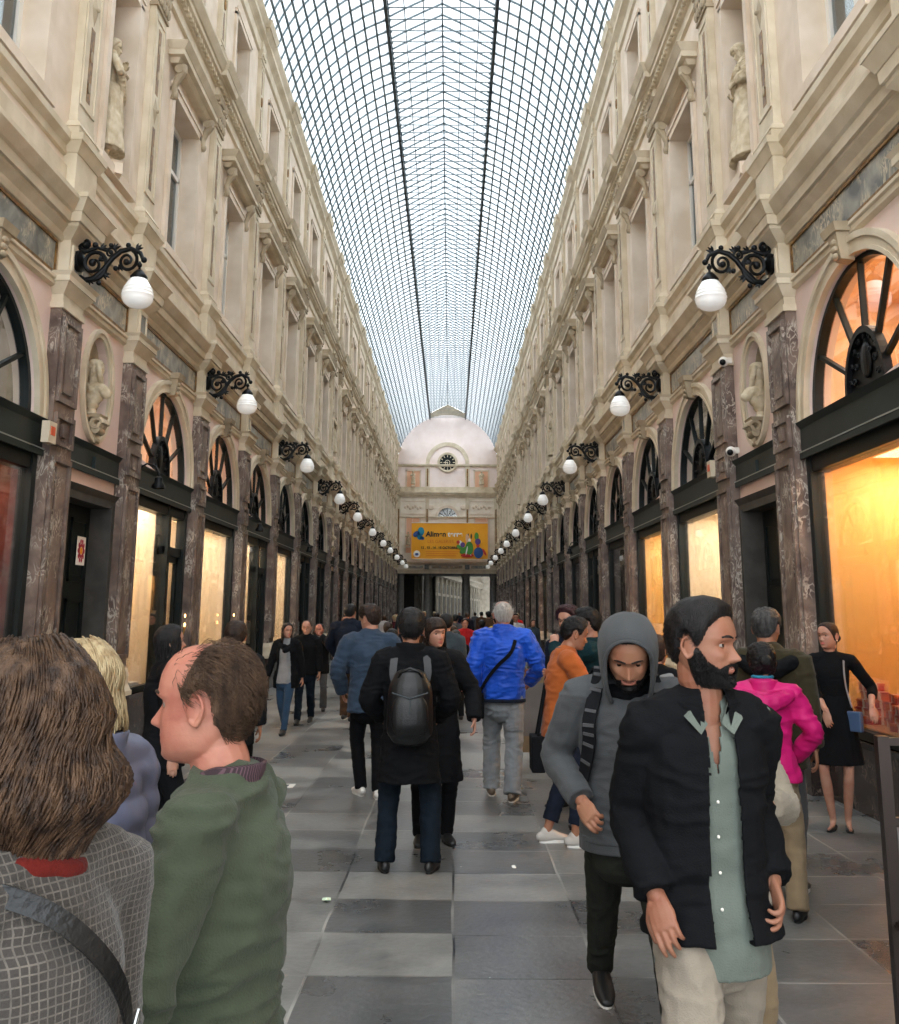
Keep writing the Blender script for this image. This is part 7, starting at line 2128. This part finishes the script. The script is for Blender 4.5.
# ------------------------------------------------------------------ metal stand at the lower right
mat('stand_metal', S(44, 34, 30), .35, .5); mat('stand_panel', S(112, 108, 106), .6, c2=S(98, 94, 92), scale=3); mat('stand_wood', S(110, 56, 38), .5)
r = empty('display_stand', (1.97, 3.85, 0), math.radians(-4)); tag(r, 'dark metal display stand with grey panels at the lower right edge', 'display stand')
for a in (0, 1.0):
    for b in (0, -.38):
        m = MB(); m.box(a - .022, a + .022, b - .022, b + .022, 0, 1.26 if b == 0 else 1.10); m.build('post', MT['stand_metal'], r)
for z in (.12, .58, .95, 1.24):
    m = MB(); m.box(.02, .98, -.014, .014, z - .014, z + .014); m.build('rail', MT['stand_metal'], r)
m = MB(); m.tube([(0, 0, .60), (0, -.38, .48)], .012, 6); m.tube([(1.0, 0, .60), (1.0, -.38, .48)], .012, 6); m.tube([(0, 0, .12), (0, -.38, .12)], .012, 6); m.tube([(1, 0, .12), (1, -.38, .12)], .012, 6); m.build('side_brace', MT['stand_metal'], r)
for z0, z1 in ((.60, .93), (.14, .56)):
    m = MB(); m.box(.03, .97, -.006, .006, z0, z1); m.build('panel', MT['stand_panel'], r)
r = empty('folding_chair', (2.66, 4.62, 0), math.radians(160)); tag(r, 'reddish brown slatted folding chair behind the metal stand', 'chair')
m = MB(); m.tube([(-.2, .0, 1.24), (-.2, -.32, .02)], .016, 6); m.tube([(.2, .0, 1.24), (.2, -.32, .02)], .016, 6); m.build('back_frame', MT['stand_wood'], r)
m = MB()
for z in (.80, .92, 1.04, 1.16): m.box(-.2, .2, -.02 - (1.24 - z) * .26, .0 - (1.24 - z) * .26, z, z + .07)
m.build('back_slats', MT['stand_wood'], r)
m = MB(); m.box(-.2, .2, -.2, .24, .44, .47); m.build('seat', MT['stand_wood'], r)
for a in (-.2, .2):
    m = MB(); m.tube([(a * .95, -.16, .45), (a * .95, .26, .02)], .016, 6); m.build('leg', MT['stand_wood'], r)
# ------------------------------------------------------------------ small things on the floor
r = empty('floor_plate', (-1.41, 10.1, .001)); m = MB(); m.box(-.16, .16, -.10, .10, 0, .004); m.build('plate', MT['white_paint'], r); m = MB()
for a in (-.09, -.03, .03, .09): m.box(a - .015, a + .015, -.05, .05, .004, .005)
m.build('slots', MT['iron_dark'], r); tag(r, 'small white metal plate let into the floor at the left', 'floor plate')
mat('litter_green', S(206, 226, 196), .6)
def litter(x, y, s_, lab, mt='litter_green'):
    m = MB(); rnd = random.Random(int(x * 100)); n = 7
    vs = [(s_ * math.cos(2 * PI * k / n) * rnd.uniform(.7, 1.1), s_ * math.sin(2 * PI * k / n) * rnd.uniform(.6, 1), rnd.uniform(.004, .02)) for k in range(n)] + [(0, 0, .024), (0, 0, .001)]
    m.add(vs, [(k, (k + 1) % n, n) for k in range(n)] + [((k + 1) % n, k, n + 1) for k in range(n)]); o = m.build('paper_scrap', MT[mt], None, loc=(x, y, .001)); tag(o, lab, 'litter')
litter(-.43, 6.22, .035, 'crumpled pale green paper scrap on the floor left of centre'); litter(.75, 7.0, .018, 'tiny white paper scrap on the dark slab right of centre', 'ink_white')
# ------------------------------------------------------------------ cafe corner beyond the blue jacket
def table(x, y, lab):
    r = empty('cafe_table', (x, y, 0)); m = MB(); m.lathe((0, 0, 0), [(.33, .72), (.34, .73), (.34, .75), (.32, .76)], 24); m.build('table_top', MT['c_brown'], r, smooth=30)
    m = MB(); m.tube([(0, 0, .03), (0, 0, .72)], .03, 10); m.build('pedestal', MT['blackiron'], r); m = MB(); m.lathe((0, 0, 0), [(.22, 0), (.2, .02), (.04, .05)], 20); m.build('foot', MT['blackiron'], r); tag(r, lab, 'table', 'round cafe tables by the right wall')
table(1.9, 15.2, 'round brown cafe table by the right wall nearest the blue jacket'); table(2.7, 17.4, 'round brown cafe table by the right wall, second from the front')
r = empty('menu_board', (1.28, 11.7, 0), math.radians(8)); m = MB(); m.box(-.30, .30, -.02, .02, .12, 1.02); m.build('board', MT['c_beige'], r); m = MB()
for a in (-.32, .30): m.box(a, a + .02, -.03, .03, 0, 1.06)
m.box(-.32, .32, -.03, .03, 1.02, 1.06); m.build('frame', MT['stand_wood'], r); m = MB(); m.box(-.2, .2, -.026, -.02, .3, .9); m.build('menu_sheet', MT['stand_panel'], r); tag(r, 'low framed menu board standing between the blue jacket and orange sweater', 'menu board')
def planter(x, y, lab):
    r = empty('planter_box', (x, y, 0)); m = MB(); m.box(-.45, .45, -.15, .15, 0, .55); m.frust(-.45, .45, -.15, .15, .55, .60, .02, .02); m.build('box', MT['darkbase'], r)
    m = MB(); rn = random.Random(3)
    for q in range(160):
        px, py = rn.uniform(-.42, .42), rn.uniform(-.12, .12); a = rn.uniform(0, 6.3); h_ = rn.uniform(.12, .32); m.tube([(px, py, .58), (px + .04 * math.cos(a), py + .04 * math.sin(a), .58 + h_ * .7), (px + .10 * math.cos(a), py + .10 * math.sin(a), .58 + h_)], [.004, .012, .001], 4)
    o_ = m.build('foliage', mat('leaf', S(46, 62, 40), .6, c2=S(70, 92, 56), scale=20), r); tag(r, lab, 'planter')
planter(2.75, 13.2, 'dark stone planter with low foliage along the right wall')
r = empty('round_sign', (1.30, 19.6, 0)); m = MB(); m.lathe((0, 0, 0), [(.2, 0), (.2, .03), (.02, .04)], 18); m.tube([(0, 0, .03), (0, 0, .8)], .02, 8); m.build('pole', MT['white_paint'], r); m = MB(); m.box(-.26, .26, -.02, .02, .62, 1.15); m.xf = lambda w, u, z: (u, w, z); m.arch(-.02, .02, 0, 1.15, .01, .26, 20); m.build('panel', MT['ink_white'], r)
text('R', -.11, 1.02, .32, MT['notice_red'], r, y=-.025); tag(r, 'white round topped sign with a red letter standing in the far crowd', 'sign')
# ------------------------------------------------------------------ camera, sky
cd = bpy.data.cameras.new('camera'); cam = bpy.data.objects.new('camera', cd); COL.objects.link(cam)
cam.matrix_world = Matrix.Translation((XC, 0, 1.72)) @ Matrix.Rotation(math.radians(.13), 4, 'Z') @ Matrix.Rotation(math.radians(90 + 11.08), 4, 'X') @ Matrix.Rotation(math.radians(.29), 4, 'Z')
cd.sensor_fit = 'HORIZONTAL'; cd.sensor_width = 36; cd.lens = 957 / 899 * 36; cd.shift_y = -87.5 / 899
cd.clip_start = .05; cd.clip_end = 500
SC.camera = cam
w = bpy.data.worlds.new('sky'); SC.world = w; w.use_nodes = True
bg = w.node_tree.nodes['Background']; bg.inputs[0].default_value = (.90, .955, 1, 1); bg.inputs[1].default_value = 4.4
SC.view_settings.view_transform = 'Standard'; SC.view_settings.look = 'None'; SC.view_settings.gamma = 1; SC.view_settings.use_curve_mapping = False
SC.view_settings.exposure = 0.0
SC.cycles.max_bounces = 8; SC.cycles.diffuse_bounces = 5; SC.cycles.transparent_max_bounces = 24; SC.cycles.glossy_bounces = 3
SC.cycles.caustics_reflective = False; SC.cycles.caustics_refractive = False
SC.cycles.use_denoising = True
SC.cycles.sample_clamp_indirect = 6
# roof is wholly of glass: let the sky guide sampling
w.cycles.sampling_method = 'AUTOMATIC'
bpy.data.scenes.remove(TMP)
